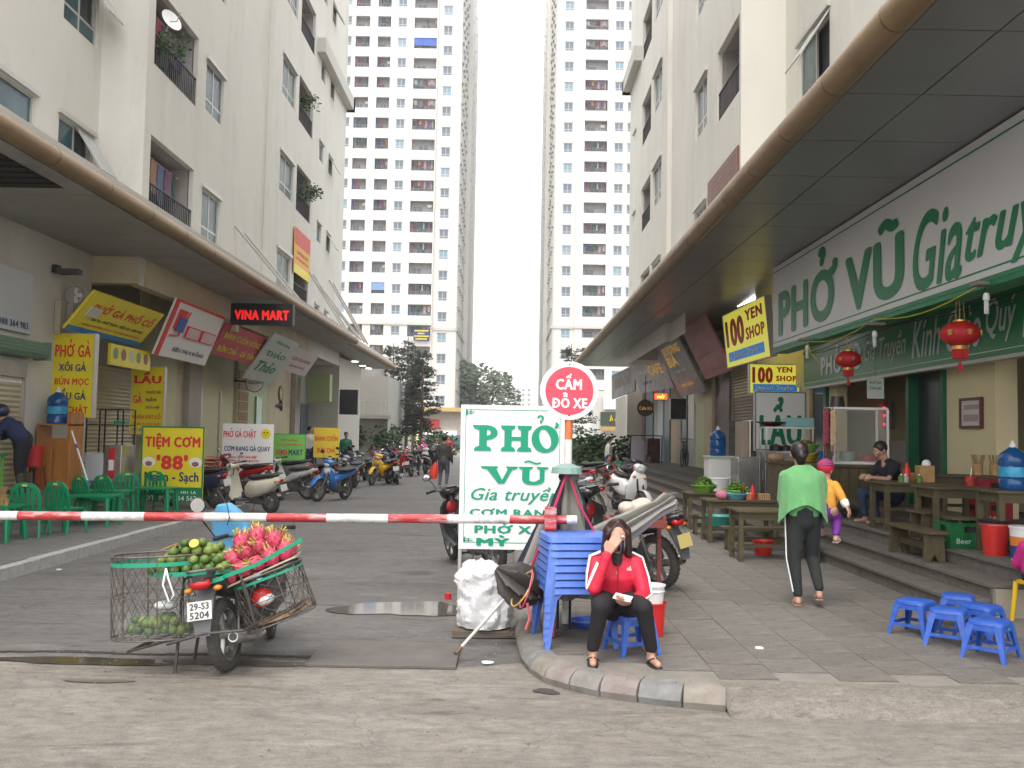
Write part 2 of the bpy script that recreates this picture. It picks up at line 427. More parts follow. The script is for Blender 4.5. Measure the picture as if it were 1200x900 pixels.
# plaza on the right: kerb line with a rounded corner
PZ = .13
kerb_pts = [(.10, 16.0), (.10, 7.9)]
_px = [(611, 744), (615, 757), (625, 769), (642, 779), (670, 787), (704, 794), (748, 800), (800, 806), (852, 810)]
kerb_pts += [tuple(U(a, c, z=PZ).xy) for a, c in _px]
xk, yk = kerb_pts[-1]
plaza_poly = [(.22, 58), (.22, 7.9)] + [(x + (.10 if i < 4 else .05), y + .12) for i, (x, y) in enumerate(kerb_pts[2:])] + [(60, yk + .12), (60, 58)]
plaza_base_m = mat('plaza_joint', (.225, .205, .178), .9, var=.2, scale=6)
b = MB(); n = len(plaza_poly)
b.prism(plaza_poly, -.04, PZ - .006)
plaza = tag(b.build('plaza', plaza_base_m), kind='structure')
pave_ms = [ground_mat('plaza_slab_%s' % nm, a, c, d, e_, 1.6) for nm, a, c, d, e_ in (
 ('grey', (.23, .212, .188), (.19, .175, .157), (.29, .266, .235), (.125, .113, .10)),
 ('warm', (.22, .20, .172), (.18, .163, .144), (.275, .25, .215), (.12, .108, .095)),
 ('dark', (.195, .18, .16), (.165, .152, .138), (.25, .228, .2), (.108, .098, .088)))]
pme = []
for m in pave_ms:
 s = MB(); s.box(-.1975, .1975, -.1975, .1975, -.014, 0); pme.append(s.mesh('paving_slab', m))
def inside_plaza(x, y):
 if x < .42: return False
 if y < yk + .32: return False
 if x < xk:
  for i in range(2, len(kerb_pts) - 1):
   (x0, y0), (x1, y1) = kerb_pts[i], kerb_pts[i + 1]
   if min(x0, x1) - .25 <= x <= max(x0, x1) + .01:
    t = (x - x0) / (x1 - x0);
    if y < y0 + (y1 - y0) * max(0, min(1, t)) + .36: return False
 return True
rest = {0: MB(), 1: MB(), 2: MB()}
cnt = 0
def step_free(x, y): return not (x > 4.0 and y > 7.6)
for j in range(125):
 for i in range(34):
  x = .42 + i * .4; y = 6.25 + j * .4 + (.2 if i % 2 else 0)
  if not inside_plaza(x, y) or not step_free(x - .15, y) or (x > 8 or (y > 30 and x > 4)): continue
  k = random.choice((0, 0, 1, 1, 2)); dz = random.uniform(-.0015, .0015)
  if cnt < 290 and y < 14 and x < 6.2:
   inst('paving_slab', pme[k], plaza, T(x, y, PZ + dz) @ RZ(random.uniform(-.006, .006))); cnt += 1
  else: rest[k].box(x - .1975, x + .1975, y - .1975, y + .1975, PZ - .014, PZ + dz)
for k in rest:
 if rest[k].f: tag(rest[k].build('distant_paving_slabs', pave_ms[k], plaza, fix=False), kind='stuff')
# kerb stones round the corner, each one a stone
kc = [mat('kerb_grey', (.215, .205, .19), .8, var=.3, scale=7, dirt=(.12, .11, .10), damt=.6, dscale=5),
  mat('kerb_rose', (.24, .205, .19), .8, var=.25, scale=7, dirt=(.15, .12, .11), damt=.6, dscale=5),
  mat('kerb_blue', (.20, .205, .20), .8, var=.3, scale=7, dirt=(.12, .11, .10), damt=.6, dscale=5),
  mat('kerb_tan', (.25, .225, .19), .85, var=.25, scale=7, dirt=(.16, .13, .11), damt=.6, dscale=5)]
rk = tag(bpy.data.objects.new('plaza_kerb', None), kind='structure'); COL.objects.link(rk)
def kerb_stone(p, q, m):
 p = Vector(p + (0,)); q = Vector(q + (0,)); d = (q - p); L = d.length; d.normalize(); nrm = Vector((-d.y, d.x, 0))
 if nrm.y < 0 and abs(d.x) > abs(d.y): nrm = -nrm
 if abs(d.y) >= abs(d.x) and nrm.x < 0: nrm = -nrm
 rings = []
 for k, t in enumerate((.012, .03, .5, .97, .988)):
  c = p + d * (L * t); e = .012 if k in (0, 4) else 0
  prof = [(0.0 + e, -.04), (-.03 + e, .05), (-.012 + e, .095 - e), (.03 + e, PZ - .006 - e), (.07, PZ + .004 - e), (.17, PZ + .003 - e), (.18, -.04)]
  rings.append([c + nrm * (a + random.uniform(-.003, .003)) + Vector((0, 0, z_ + random.uniform(-.002, .002))) for a, z_ in prof])
 s = MB(); s.rings(rings); s.build('kerb_stone', m, rk, smooth=35)
cols = [3, 3, 0, 2, 3, 1, 0, 1, 2, 3, 1]
for i in range(1, len(kerb_pts) - 1): kerb_stone(kerb_pts[i], kerb_pts[i + 1], kc[cols[i % len(cols)]])
for j in range(9): kerb_stone((.10, 7.9 + j), (.10, 8.9 + j), kc[3 if j % 2 else 0])
# rough concrete ramp right of the kerb
rm = ground_mat('ramp_concrete', (.27, .24, .203), (.22, .197, .167), (.36, .328, .28), (.15, .13, .107), 4.0)
nx = 60; x0 = xk - .01; x1 = 7.5; vs = []; fs = []
prof = [(-.16, -.02), (-.12, .03), (-.06, .065), (.02, .10), (.10, PZ + .002), (.22, PZ + .006)]
for i in range(nx + 1):
 x = x0 + (x1 - x0) * i / nx
 for a, z_ in prof: vs.append((x, yk + a + .02 * math.sin(x * 4) + random.uniform(-.018, .018), z_ + random.uniform(-.008, .008)))
k = len(prof)
for i in range(nx):
 for j in range(k - 1): fs.append((i * k + j, (i + 1) * k + j, (i + 1) * k + j + 1, i * k + j + 1))
fs.append(tuple(range(k))); s = MB(); s.add(vs, fs); tag(s.build('kerb_ramp', rm, smooth=True), kind='structure')
# puddles and wet patches
wet = mat('wet_asphalt', (.05, .045, .04), .12, var=.3, scale=3, spec=.6)
wet2 = mat('damp_concrete', (.16, .135, .11), .45, var=.2, scale=3)
def puddle(name, cx, cy, rx, ry, z, m, seed, n=40):
 rr = random.Random(seed); ph = [rr.uniform(0, 6.28) for _ in range(5)]
 poly = []
 for i in range(n):
  a = 2 * PI * i / n; r = 1 + .18 * math.sin(2 * a + ph[0]) + .12 * math.sin(3 * a + ph[1]) + .08 * math.sin(5 * a + ph[2]) + .04 * math.sin(9 * a + ph[3])
  poly.append((cx + rx * r * math.cos(a), cy + ry * r * math.sin(a)))
 return sheet(name, poly, z, m)
p = U(478, 714, z=0); puddle('puddle', p.x, p.y, .62, .42, .008, mat('puddle_water', (.11, .105, .095), .06, spec=.6), 3)
p = U(90, 776, z=0); puddle('puddle', p.x, p.y, .75, .1, .0125, wet, 5)
p = U(115, 800, z=0); puddle('puddle', p.x, p.y, .2, .045, .0125, mat('damp_stain', (.13, .11, .085), .5), 8)
p = U(275, 778, z=0); puddle('puddle', p.x, p.y, .55, .1, .0125, mat('dark_stain', (.09, .075, .065), .6, var=.3, scale=6), 9)
p = U(640, 812, z=0); puddle('puddle', p.x, p.y, .08, .07, .0125, mat('oil_stain', (.06, .05, .045), .6), 12)
# gutter: dark channel line between asphalt and the concrete, left of the steel plate
s = MB()
for i in range(40):
 xa = -9 + i * .2
 yy = 7.16 + .02 * math.sin(xa * 5); s.box(xa, xa + .2, yy, yy + .035 + .01 * math.sin(xa * 7), .0, .011)
tag(s.build('gutter_line', mat('gutter_dirt', (.05, .042, .035), .9), fix=False), kind='structure')
plate_m = mat('steel_plate', (.14, .125, .115), .6, metal=.3, var=.25, scale=3, bump=.3, bscale=30)
a, c = U(357, 778, z=.03), U(535, 778, z=.03)
s = MB(); s.box(a.x, c.x, a.y, a.y + .78, .008, .032)
tag(s.build('steel_plate', plate_m, bevel=.004), 'flat dark steel plate bridging the gutter at the edge of the asphalt', 'steel plate')
sb = thing('plywood_pile', 'stacked worn boards lying by the kerb under the white sack', 'boards', U(567, 748, z=0.01))
bm_ = mat('worn_board', (.15, .12, .095), .85, var=.3, scale=5)
for k in range(3):
 s = MB(); s.box(-.27, .27 - k * .03, 0.02 + k * .01, .5, k * .017, k * .017 + .014)
 s.build('board', bm_, sb, M=RZ(random.uniform(-.05, .05)))
# ================================================================== BUILDINGS
def wall_mesh(L, z0, z1, ops, depth, extra_u=(), th=None):
 """local: x along the wall, z up, outside is -y; reveals go to +depth"""
 us = sorted(set([0, L] + [o[0] for o in ops] + [o[1] for o in ops] + list(extra_u)))
 zs = sorted(set([z0, z1] + [o[2] for o in ops] + [o[3] for o in ops]))
 s = MB(); idx = {}
 def vid(i, j):
  if (i, j) not in idx: idx[(i, j)] = len(s.v); s.v.append((us[i], 0, zs[j]))
  return idx[(i, j)]
 for i in range(len(us) - 1):
  for j in range(len(zs) - 1):
   cu, cz = (us[i] + us[i + 1]) / 2, (zs[j] + zs[j + 1]) / 2
   if any(o[0] < cu < o[1] and o[2] < cz < o[3] for o in ops): continue
   s.f.append((vid(i, j), vid(i + 1, j), vid(i + 1, j + 1), vid(i, j + 1))); s.m.append(0)
 for a, b_, c, d in [o[:4] for o in ops]:
  D = depth
  s.add([(a, 0, c), (a, D, c), (a, D, d), (a, 0, d)], [(0, 1, 2, 3)])
  s.add([(b_, 0, c), (b_, D, c), (b_, D, d), (b_, 0, d)], [(3, 2, 1, 0)])
  s.add([(a, 0, c), (b_, 0, c), (b_, D, c), (a, D, c)], [(0, 1, 2, 3)])
  s.add([(a, 0, d), (b_, 0, d), (b_, D, d), (a, D, d)], [(3, 2, 1, 0)])
 return s
_wc = {}
def window_meshes(w, h, far=False, split=2, transom=True):
 key = (round(w, 2), round(h, 2), far, split, transom)
 if key in _wc: return _wc[key]
 f = MB(); t = .05; y0, y1 = .05, .10
 if far: t = .09; y0, y1 = .04, .2
 f.box(0, w, y0, y1, 0, t); f.box(0, w, y0, y1, h - t, h); f.box(0, t, y0, y1, t, h - t); f.box(w - t, w, y0, y1, t, h - t)
 zt = h * .27
 for k in range(1, split): x = w * k / split; f.box(x - t / 2, x + t / 2, y0 + .005, y1 - .005, t, h - t)
 if transom: f.box(t, w - t, y0 + .01, y1 - .01, zt - t / 2, zt + t / 2)
 f.box(-.06, w + .06, -.07, y0 - .002, h + .002, h + .09)       # drip ledge
 fm = f.mesh('window', alu if not far else alu_far)
 panes = []
 cells = []
 for k in range(split):
  a, c = w * k / split, w * (k + 1) / split
  if transom: cells += [(a, c, 0, zt), (a, c, zt, h)]
  else: cells.append((a, c, 0, h))
 if far: cells = [(0, w, 0, h)]
 for a, c, d, e in cells:
  g = MB(); g.box(a + .012, c - .012, y0 + .018, y0 + .03, d + .012, e - .012)
  panes.append(g)
 _wc[key] = (fm, panes, cells)
 return _wc[key]
alu_far = mat('far_window_frame', (.46, .46, .45), .6)
_pm = {}
def add_window(parent, M, w, h, far=False, gm=None, sash=False, split=2, transom=True):
 fm, panes, cells = window_meshes(w, h, far, split, transom)
 o = inst('window', fm, parent, M); gm = gm or (glass_far if far else glass)
 for i, g in enumerate(panes):
  key = (id(g), gm.name)
  if key not in _pm: _pm[key] = g.mesh('pane', gm)
  if sash and i == len(panes) - 1:      # open awning sash swung out from its head
   a, c, d, e = cells[i]
   s = MB(); hh = e - d; ww = c - a; q = .035
   s.box(a, c, 0, .03, -q, 0); s.box(a, c, 0, .03, -hh, -hh + q); s.box(a, a + q, 0, .03, -hh + q, -q); s.box(c - q, c, 0, .03, -hh + q, -q)
   s.mi(1).box(a + q, c - q, .012, .018, -hh + q, -q)
   s.build('open_sash', [alu, mat('frosted_glass', (.42, .44, .43), .25)], o, M=T(0, -.0, e) @ RX(R_(-32)))
  else: inst('pane', _pm[key], o)
 s_key = ('back', round(w, 2), round(h, 2))
 if not far:
  if s_key not in _pm:
   q = MB(); q.box(0, w, .17, .2, 0, h); _pm[s_key] = q.mesh('dark_backing', mat('dark_room', (.10, .115, .12), .8, var=.5, scale=2, stretch=(6, 6, .4)))  # backing sheet; the darkness of the room is put into its colour
  inst('dark_backing', _pm[s_key], o)
 return o
rail_m = mat('dark_railing', (.045, .042, .045), .5, metal=.5)
def railing_mesh(w, h, step=.11, m=None, y=.06, t=.018):
 s = MB(); s.box(0, w, y - .02, y + .02, h - .03, h); s.box(0, w, y - .015, y + .015, .04, .065)
 n = int(w / step)
 for i in range(n + 1):
  x = w * i / n; s.box(max(0, x - t / 2), min(w, x + t / 2), y - t / 2, y + t / 2, .066, h - .031)
 return s.mesh('railing', m or (rail_m if t < .04 else mat('far_railing', (.22, .21, .21), .6)))
cloth_cols = [(.30, .07, .09), (.06, .08, .16), (.50, .48, .47), (.10, .10, .11), (.12, .20, .24), (.34, .22, .14), (.22, .13, .2), (.42, .32, .33), (.08, .13, .10), (.14, .18, .28)]
cloth_ms = [mat('laundry_%s' % n, c, .85, var=.25, scale=3) for n, c in zip(('red', 'navy', 'white', 'black', 'teal', 'orange', 'purple', 'pink', 'green', 'denim'), cloth_cols)]
def laundry_mesh(w, top, seed, dens=1.0, lo=.45, hi=.95, y=.35, pick=None):
 rr = random.Random(seed); s = MB(); x = .05; ms = pick or list(range(len(cloth_ms)))
 s.mi(2).tube([(0.02, y, top), (w - .02, y, top)], .012, 5)
 while x < w - .3:
  ww = rr.uniform(.18, .4); h = rr.uniform(lo, hi)
  if rr.random() < dens:
   s.mi(rr.choice(ms)); nn = 5; rings = []
   for k in range(nn + 1):
    xx = x + ww * k / nn; yy = y + .03 * math.sin(k * 2.2 + seed) + rr.uniform(-.02, .02)
    t = .012; sag = .03 * math.sin(PI * k / nn); hh = h * (1 - .12 * abs(k / nn - .5)) + rr.uniform(-.03, .03)
    rings.append([(xx, yy - t, top + .01 - sag), (xx, yy + t, top + .01 - sag), (xx, yy + t + .03, top - hh * .5), (xx, yy + t, top - hh), (xx, yy - t, top - hh), (xx, yy - t + .02, top - hh * .5)])
   s.rings(rings)
  x += ww + rr.uniform(.0, .12)
 return s.mesh('laundry', cloth_ms)
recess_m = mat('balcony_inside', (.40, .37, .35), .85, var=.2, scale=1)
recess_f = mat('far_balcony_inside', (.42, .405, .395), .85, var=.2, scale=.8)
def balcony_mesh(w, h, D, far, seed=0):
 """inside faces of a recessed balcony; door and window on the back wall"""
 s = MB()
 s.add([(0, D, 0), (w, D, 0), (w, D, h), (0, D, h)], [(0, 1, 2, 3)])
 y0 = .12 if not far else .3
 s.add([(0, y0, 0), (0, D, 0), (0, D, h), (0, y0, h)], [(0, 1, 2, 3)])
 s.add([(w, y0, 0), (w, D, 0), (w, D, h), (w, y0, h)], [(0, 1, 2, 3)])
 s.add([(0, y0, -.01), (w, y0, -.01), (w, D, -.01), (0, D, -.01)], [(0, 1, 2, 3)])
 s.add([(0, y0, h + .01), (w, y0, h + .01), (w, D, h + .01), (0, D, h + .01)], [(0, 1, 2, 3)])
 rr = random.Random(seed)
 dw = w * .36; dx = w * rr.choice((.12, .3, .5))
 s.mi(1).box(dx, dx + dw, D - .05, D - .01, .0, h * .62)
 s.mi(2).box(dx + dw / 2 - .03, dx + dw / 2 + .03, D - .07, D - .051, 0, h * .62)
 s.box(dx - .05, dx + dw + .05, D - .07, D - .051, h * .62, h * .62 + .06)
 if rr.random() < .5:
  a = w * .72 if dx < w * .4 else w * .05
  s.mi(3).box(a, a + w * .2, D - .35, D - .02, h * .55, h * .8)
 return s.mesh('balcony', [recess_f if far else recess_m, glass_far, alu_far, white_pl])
_bc = {}
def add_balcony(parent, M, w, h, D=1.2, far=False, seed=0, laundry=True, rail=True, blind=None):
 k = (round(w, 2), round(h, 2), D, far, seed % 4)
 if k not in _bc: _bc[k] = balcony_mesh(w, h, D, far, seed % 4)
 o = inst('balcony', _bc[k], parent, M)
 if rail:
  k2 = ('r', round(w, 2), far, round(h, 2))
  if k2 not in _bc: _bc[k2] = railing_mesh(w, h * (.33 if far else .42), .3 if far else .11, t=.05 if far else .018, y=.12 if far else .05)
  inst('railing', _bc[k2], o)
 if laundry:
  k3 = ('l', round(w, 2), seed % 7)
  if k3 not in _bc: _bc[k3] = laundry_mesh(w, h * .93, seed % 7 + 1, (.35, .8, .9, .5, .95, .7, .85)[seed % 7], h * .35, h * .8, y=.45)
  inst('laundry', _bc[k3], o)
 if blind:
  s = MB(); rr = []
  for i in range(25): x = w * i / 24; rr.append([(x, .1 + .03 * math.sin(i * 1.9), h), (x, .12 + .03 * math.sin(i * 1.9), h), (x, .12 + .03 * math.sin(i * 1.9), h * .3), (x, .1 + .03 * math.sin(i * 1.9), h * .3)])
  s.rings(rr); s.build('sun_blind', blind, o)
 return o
# ------------------------------------------------------------------ far towers
def tower(label, X0, corner, side, mirror):
 """front facade faces the camera at y=135; side facade runs away from the corner"""
 rootx = corner
 root = thing('apartment_tower', label, 'tower', (0, 135, 0), 0)
 FL = 3.08
 return root
zr0 = U(450, 264.4, y=135).z      # centre height of the balcony row seen at y=264
FL = 24.75 / F_PX * 135 * 1.0
rows = [zr0 + FL * k for k in range(-8, 16)]
blue_blind = mat('blue_blind', (.05, .12, .45), .6, var=.2, scale=2)
blue_blind2 = mat('light_blue_blind', (.20, .33, .55), .6, var=.2, scale=2)
TZ = rows[-1] + 2.2
def facade_tower(label, front_x0, front_x1, cols, side_x, side_y1, jog):
 root = thing('apartment_tower', label, 'tower', (0, 135, 0))
 ops = []; items = []
 for (cx, w, h, dz, kind) in cols:
  for r, z in enumerate(rows):
   if z < 7 and kind != 'b' and r < 1: continue
   zz = z + dz
   if z > TZ - 2: continue
   ops.append((cx - w / 2 - front_x0, cx + w / 2 - front_x0, zz - h / 2, zz + h / 2)); items.append((cx - w / 2, zz - h / 2, w, h, kind, r))
 s = wall_mesh(front_x1 - front_x0, 0, TZ, ops, .32)
 s.build('front_wall', wall_white, root, M=T(front_x0, 0, 0), fix=False)
 seed = abs(int(front_x0))
 for x, z, w, h, kind, r in items:
  seed += 1
  if kind == 'b':
   bl = None
   if 'left' in label and w > 3 and r == 17 : bl = blue_blind
   if 'left' in label and w < 2.2 and r == 5 and x > -21: bl = blue_blind2
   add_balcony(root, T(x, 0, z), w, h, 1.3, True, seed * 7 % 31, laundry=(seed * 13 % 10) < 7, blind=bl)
  else: add_window(root, T(x, .0, z), w, h, True, gm=(glass_far if seed % 5 else glass_pale), transom=True)
 # side facade: long wall going away, windows in shallow recesses, cornice bands
 sx = -1 if side_x < front_x0 + .01 or side_x == front_x0 else 1
 return root, ops
glass_pale = mat('pale_window_glass', (.20, .30, .36), .2)  # paler pane colour for scattered tower windows
towers = []
def colx(px): return U(px, 264.4, y=135).x
def side_facade(root, x, y0, y1, n_out, jog_y, seed):
 """wall in the plane x, facing n_out (+1 right, -1 left), local y from 0"""
 L = y1 - y0; ops = []
 rr = random.Random(seed); ucols = [L * t for t in (.08, .24, .36, .55, .68, .86)]
 its = []
 for u in ucols:
  for z in rows:
   w = 1.1
   ops.append((u, u + w, z - .6, z + .6)); its.append((u, z - .6, w, 1.2))
 s = wall_mesh(L, 0, TZ, ops, .3)
 if n_out > 0: M = T(x, 0, 0) @ Matrix(((0, -1, 0, 0), (1, 0, 0, 0), (0, 0, 1, 0), (0, 0, 0, 1)))
 else: M = T(x, L, 0) @ Matrix(((0, 1, 0, 0), (-1, 0, 0, 0), (0, 0, 1, 0), (0, 0, 0, 1)))
 s.build('side_wall', wall_white, root, M=M, fix=False)
 k = 0
 for u, z, w, h in its:
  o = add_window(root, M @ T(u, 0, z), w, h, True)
 # window hoods standing out from the wall give the ragged silhouette
 s = MB(); s.box(-.12, 1.22, -.22, -.002, 1.25, 1.36); hm = s.mesh('window_hood', wall_side)
 for u, z, w, h in its: inst('window_hood', hm, root, M @ T(u, 0, z))
LCOLS = [(colx(401), 1.3, 1.35, .05, 'w'), (colx(419), 2.12, 1.65, 0, 'b'), (colx(444.6), 1.95, 1.65, 0, 'b'), (colx(466), 1.3, 1.35, -.1, 'w'), (colx(493.6), 3.4, 1.65, -.1, 'b')]
cx_l = -11.85; cor_l = -8.2
tl, _ = facade_tower('tall white apartment tower on the left side of the sky gap', -40, cx_l, LCOLS, cor_l, 175, 0)
# the end bay is set back a little and has one column of windows
def end_bay(root, x0, x1, cx, dz, back, side):
 ops = [(cx - .67 - x0, cx + .67 - x0, z + dz - .7, z + dz + .7) for z in rows if z < TZ - 2]
 s = wall_mesh(x1 - x0, 0, TZ, ops, .32)
 s.build('end_bay_wall', wall_white, root, M=T(x0, back, 0), fix=False)
 k = 0
 for a, c, d, e in ops:
  k += 1; add_window(root, T(a + x0, back, d), c - a, e - d, True, gm=glass_pale if k % 4 == 0 else glass_far)
 s = MB(); xx = x0 if side > 0 else x1
 s.add([(xx, 0, 0), (xx, back, 0), (xx, back, TZ), (xx, 0, TZ)], [(0, 1, 2, 3)]); s.build('return_wall', wall_white, root, fix=False)
end_bay(tl, cx_l, cor_l, colx(520), -1.0, .5, 1)
side_facade(tl, cor_l, 135.5, 153, 1, 0, 3)
def offset_children(): pass
# fix the side wall's start (front is y=135.5) and the farther, slightly prouder side bay
for o in list(tl.children):
 if o.name.startswith('side_wall') or o.name.startswith('window_hoods'): pass
s = MB(); s.box(cor_l - 30, cor_l + .75, 18.0, 40, 0, TZ); s.build('rear_bay', wall_white, tl)
for z in rows:
 for u in (21, 26, 33): add_window(tl, T(cor_l + .75, u, z - .6) @ Matrix(((0, -1, 0, 0), (1, 0, 0, 0), (0, 0, 1, 0), (0, 0, 0, 1))), 1.1, 1.2, True)
s = MB(); s.box(-40, cx_l + .12, -.14, -.003, rows[3] - 1.55, rows[3] - 1.15) if False else None
zb = U(450, 378.5, y=135).z
s = MB(); s.box(-40, cx_l + .1, -.16, -.003, zb - .22, zb + .2); s.build('cornice', wall_side, tl); s = MB(); s.box(cx_l + .1, cor_l + .16, .34, .497, zb - .9, zb - .5)
s.box(cor_l + .003, cor_l + .16, .5, 18, zb - .9, zb - .5)
s.build('cornice', wall_side, tl)
RC = [(colx(697), 3.35, 1.6, .15, 'b'), (colx(724), 1.3, 1.35, 0, 'w'), (colx(739), 1.3, 1.35, 0, 'w')]
cx_r = 9.15; cor_r = 5.8
tr, _ = facade_tower('tall white apartment tower on the right side of the sky gap', cx_r, 38, RC, cor_r, 175, 0)
end_bay(tr, cor_r, cx_r, colx(664.5), 0.0, .5, -1)
side_facade(tr, cor_r, 135.5, 153, -1, 0, 5)
s = MB(); s.box(cor_r - .7, cor_r + 30, 18.0, 40, 0, TZ); s.build('rear_bay', wall_white, tr)
for z in rows:
 for u in (21, 26, 33): add_window(tr, T(cor_r - .7, u + 1.1, z - .6) @ Matrix(((0, 1, 0, 0), (-1, 0, 0, 0), (0, 0, 1, 0), (0, 0, 0, 1))), 1.1, 1.2, True)
s = MB(); s.box(cx_r - .1, 38, -.16, -.003, zb - .3, zb + .1); s.build('cornice', wall_side, tr); s = MB(); s.box(cor_r - .16, cx_r - .1, .34, .497, zb - .3, zb + .1)
s.box(cor_r - .16, cor_r - .003, .5, 18, zb - .3, zb + .1)
s.build('cornice', wall_side, tr)
for root, x0, x1 in ((tl, -40, cor_l), (tr, cor_r, 38)):
 s = MB(); s.box(x0, x1, .6, 40, TZ - .1, TZ); s.build('roof', wall_side, root)
# shop fronts and signs at the foot of the left tower
sg = thing('shop_row', 'low red fronted shops at the foot of the left tower', 'shops', (0, 118, 0))
s = MB(); s.box(-16, -5.4, 0, 10, 4.6, 5.1); s.build('canopy', mat('ochre_trim', (.5, .33, .12), .6), sg)
s = MB(); s.box(-15.5, -5.6, 2, 9, 0, 4.6); s.build('wall', shop_grey, sg)
s = MB(); s.box(-11.5, -9.2, 1.8, 1.98, 2.4, 3.6); s.build('red_panel', red, sg)
s = MB(); s.box(-14.5, -12, 1.7, 1.98, 2.2, 2.6); s.box(-11, -10, 1.7, 1.98, 1.6, 2.1); s.box(-8.8, -7, 1.7, 1.98, 1.6, 2.1)
s.build('lit_strip', mat('lit_strip', (1, .97, .9), .5, emit=1.2), sg)
s = MB(); s.box(-12, -6, 1.85, 1.97, 0, 1.6); s.build('glazing', glass_far, sg)
s = MB(); s.box(-12.2, -11.7, 1.2, 1.8, .0, 3.4); s.build('post', shop_yellow, sg)
# blue banner with yellow lines hung in the tower's big balcony
p = U(484.5, 399, y=134.6)
sb = thing('banner', 'dark blue banner with yellow lettering hung on the left tower balcony', 'banner', p)
s = MB(); s.box(0, 2.3, 0, .05, 0, 1.7); s.build('cloth', mat('navy_banner', (.03, .04, .16), .6), sb)
s = MB()
for k, (a, c) in enumerate(((.15, 2.1), (.6, 1.6), (.1, 2.2), (.3, 1.9))):
 x = a
 while x < c: s.box(x, x + .13, -.02, -.002, 1.35 - k * .4, 1.55 - k * .4); x += .17
s.build('lettering', yellow_sign, sb)
# ------------------------------------------------------------------ the two near blocks
XA, XB = -8.43, -7.5
ZS = 5.164                        # underside height of both canopies
TOP = 24.0
FLR = 3.14
def lmat(x, y):  # local x runs away from the camera (+y), outside faces +x (for the left block)
 return T(x, y, 0) @ Matrix(((0, -1, 0, 0), (1, 0, 0, 0), (0, 0, 1, 0), (0, 0, 0, 1)))
def rmat(x, y):  # local x runs toward the camera (-y), outside faces -x (right block)
 return T(x, y, 0) @ Matrix(((0, 1, 0, 0), (-1, 0, 0, 0), (0, 0, 1, 0), (0, 0, 0, 1)))
left = thing('apartment_block', 'near cream apartment block rising over the left shop canopy', 'apartment block')
right = thing('apartment_block', 'near cream apartment block rising over the right restaurant canopy', 'apartment block')
def seg(root, M, L, ops, z0=ZS, z1=TOP, name='wall', m=None):
 wall_mesh(L, z0, z1, [o[:4] for o in ops], .14).build(name, m or wall_cream, root, M=M, fix=False)
 sd = 0
 for o in ops:
  a, c, d, e, kind = o[:5]; sd += 1
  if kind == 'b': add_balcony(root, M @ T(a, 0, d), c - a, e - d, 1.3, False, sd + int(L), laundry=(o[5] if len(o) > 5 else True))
  elif kind in ('w', 'ws'): add_window(root, M @ T(a, 0, d), c - a, e - d, sash=(kind == 'ws'))
  elif kind in ('v', 'vs'): add_window(root, M @ T(a, 0, d), c - a, e - d, sash=(kind == 'vs'), split=1, transom=False)
def floors(z, n=5): return [z + FLR * k for k in range(n)]
# left, wall A (y 3 .. 18.4)
ya = 3.0; ops = []
for k, z in enumerate(floors(7.5)):
 for (a, c) in ((16.8, 18.2), (13.6, 15.95), (9.6, 11.2)):
  if z < TOP - 1: ops.append((a - ya, c - ya, z - 1.33, z, 'ws' if (a == 16.8) else 'w'))
seg(left, lmat(XA, ya), 18.4 - ya, ops, 0)
s = MB(); s.add([(XA, 18.4, ZS), (XB, 18.4, ZS), (XB, 18.4, TOP), (XA, 18.4, TOP)], [(0, 1, 2, 3)]); s.build('return_wall', wall_cream, left, fix=False)
yb = 18.4; ops = []
for z in floors(7.72):
 ops.append((18.75 - yb, 21.35 - yb, z - 1.6, z + .05, 'b', False))
for z in floors(7.53): ops.append((21.95 - yb, 23.3 - yb, z - 1.22, z, 'w'))
ops = [o for o in ops if o[3] < TOP]
seg(left, lmat(XB, yb), 24.6 - yb, ops, 4.6)
# shallow recess with a soft left edge
s = MB(); rg = []
for t in range(9):
 a = t / 8; y = 24.6 + a * .9; x = XB - .16 * math.sin(a * PI / 2) ; rg.append([(x, y, 4.6), (x, y, TOP)])
rg += [[(XB - .16, 28.0, 4.6), (XB - .16, 28.0, TOP)], [(XB, 28.0, 4.6), (XB, 28.0, TOP)]]
s.rings(rg, closed=False, cap=False); s.build('recess_wall', wall_cream, left, fix=False, smooth=40)
yc_ = 28.0; ops = []
for z in floors(7.53): ops.append((29.1 - yc_, 30.9 - yc_, z - 1.25, z, 'w'))
for z in floors(7.78): ops.append((31.4 - yc_, 33.65 - yc_, z - 1.6, z, 'b', True))
for z in floors(6.6): ops += [(34.85 - yc_, 35.6 - yc_, z - .75, z - .05, 'v'), (36.7 - yc_, 37.4 - yc_, z - .75, z - .05, 'vs')]
ops = [o for o in ops if o[3] < TOP and o[2] > ZS]
seg(left, lmat(XB, yc_), 40.2 - yc_, ops, 4.6)
s = MB(); s.box(XB + .003, XB + .32, 34.0, 40.55, 15.95, 16.5); s.box(XB - 3, XB + .32, 40.203, 40.55, 15.95, 16.5); s.build('cornice', wall_side, left); s = MB(); s.box(XB + .003, XB + .4, 34.0, 36, 19.2, 19.6)
s.build('cornice', wall_side, left)
s = MB(); s.box(-22, XB - .002, 38, 40.2, 4.61, TOP); s.box(-22, XA - 1.6, 3, 38, 5.6, TOP); s.box(-22, XA - 1.6, 2.9, 3.0, 0, TOP); s.build('rear_wall', wall_cream, left)
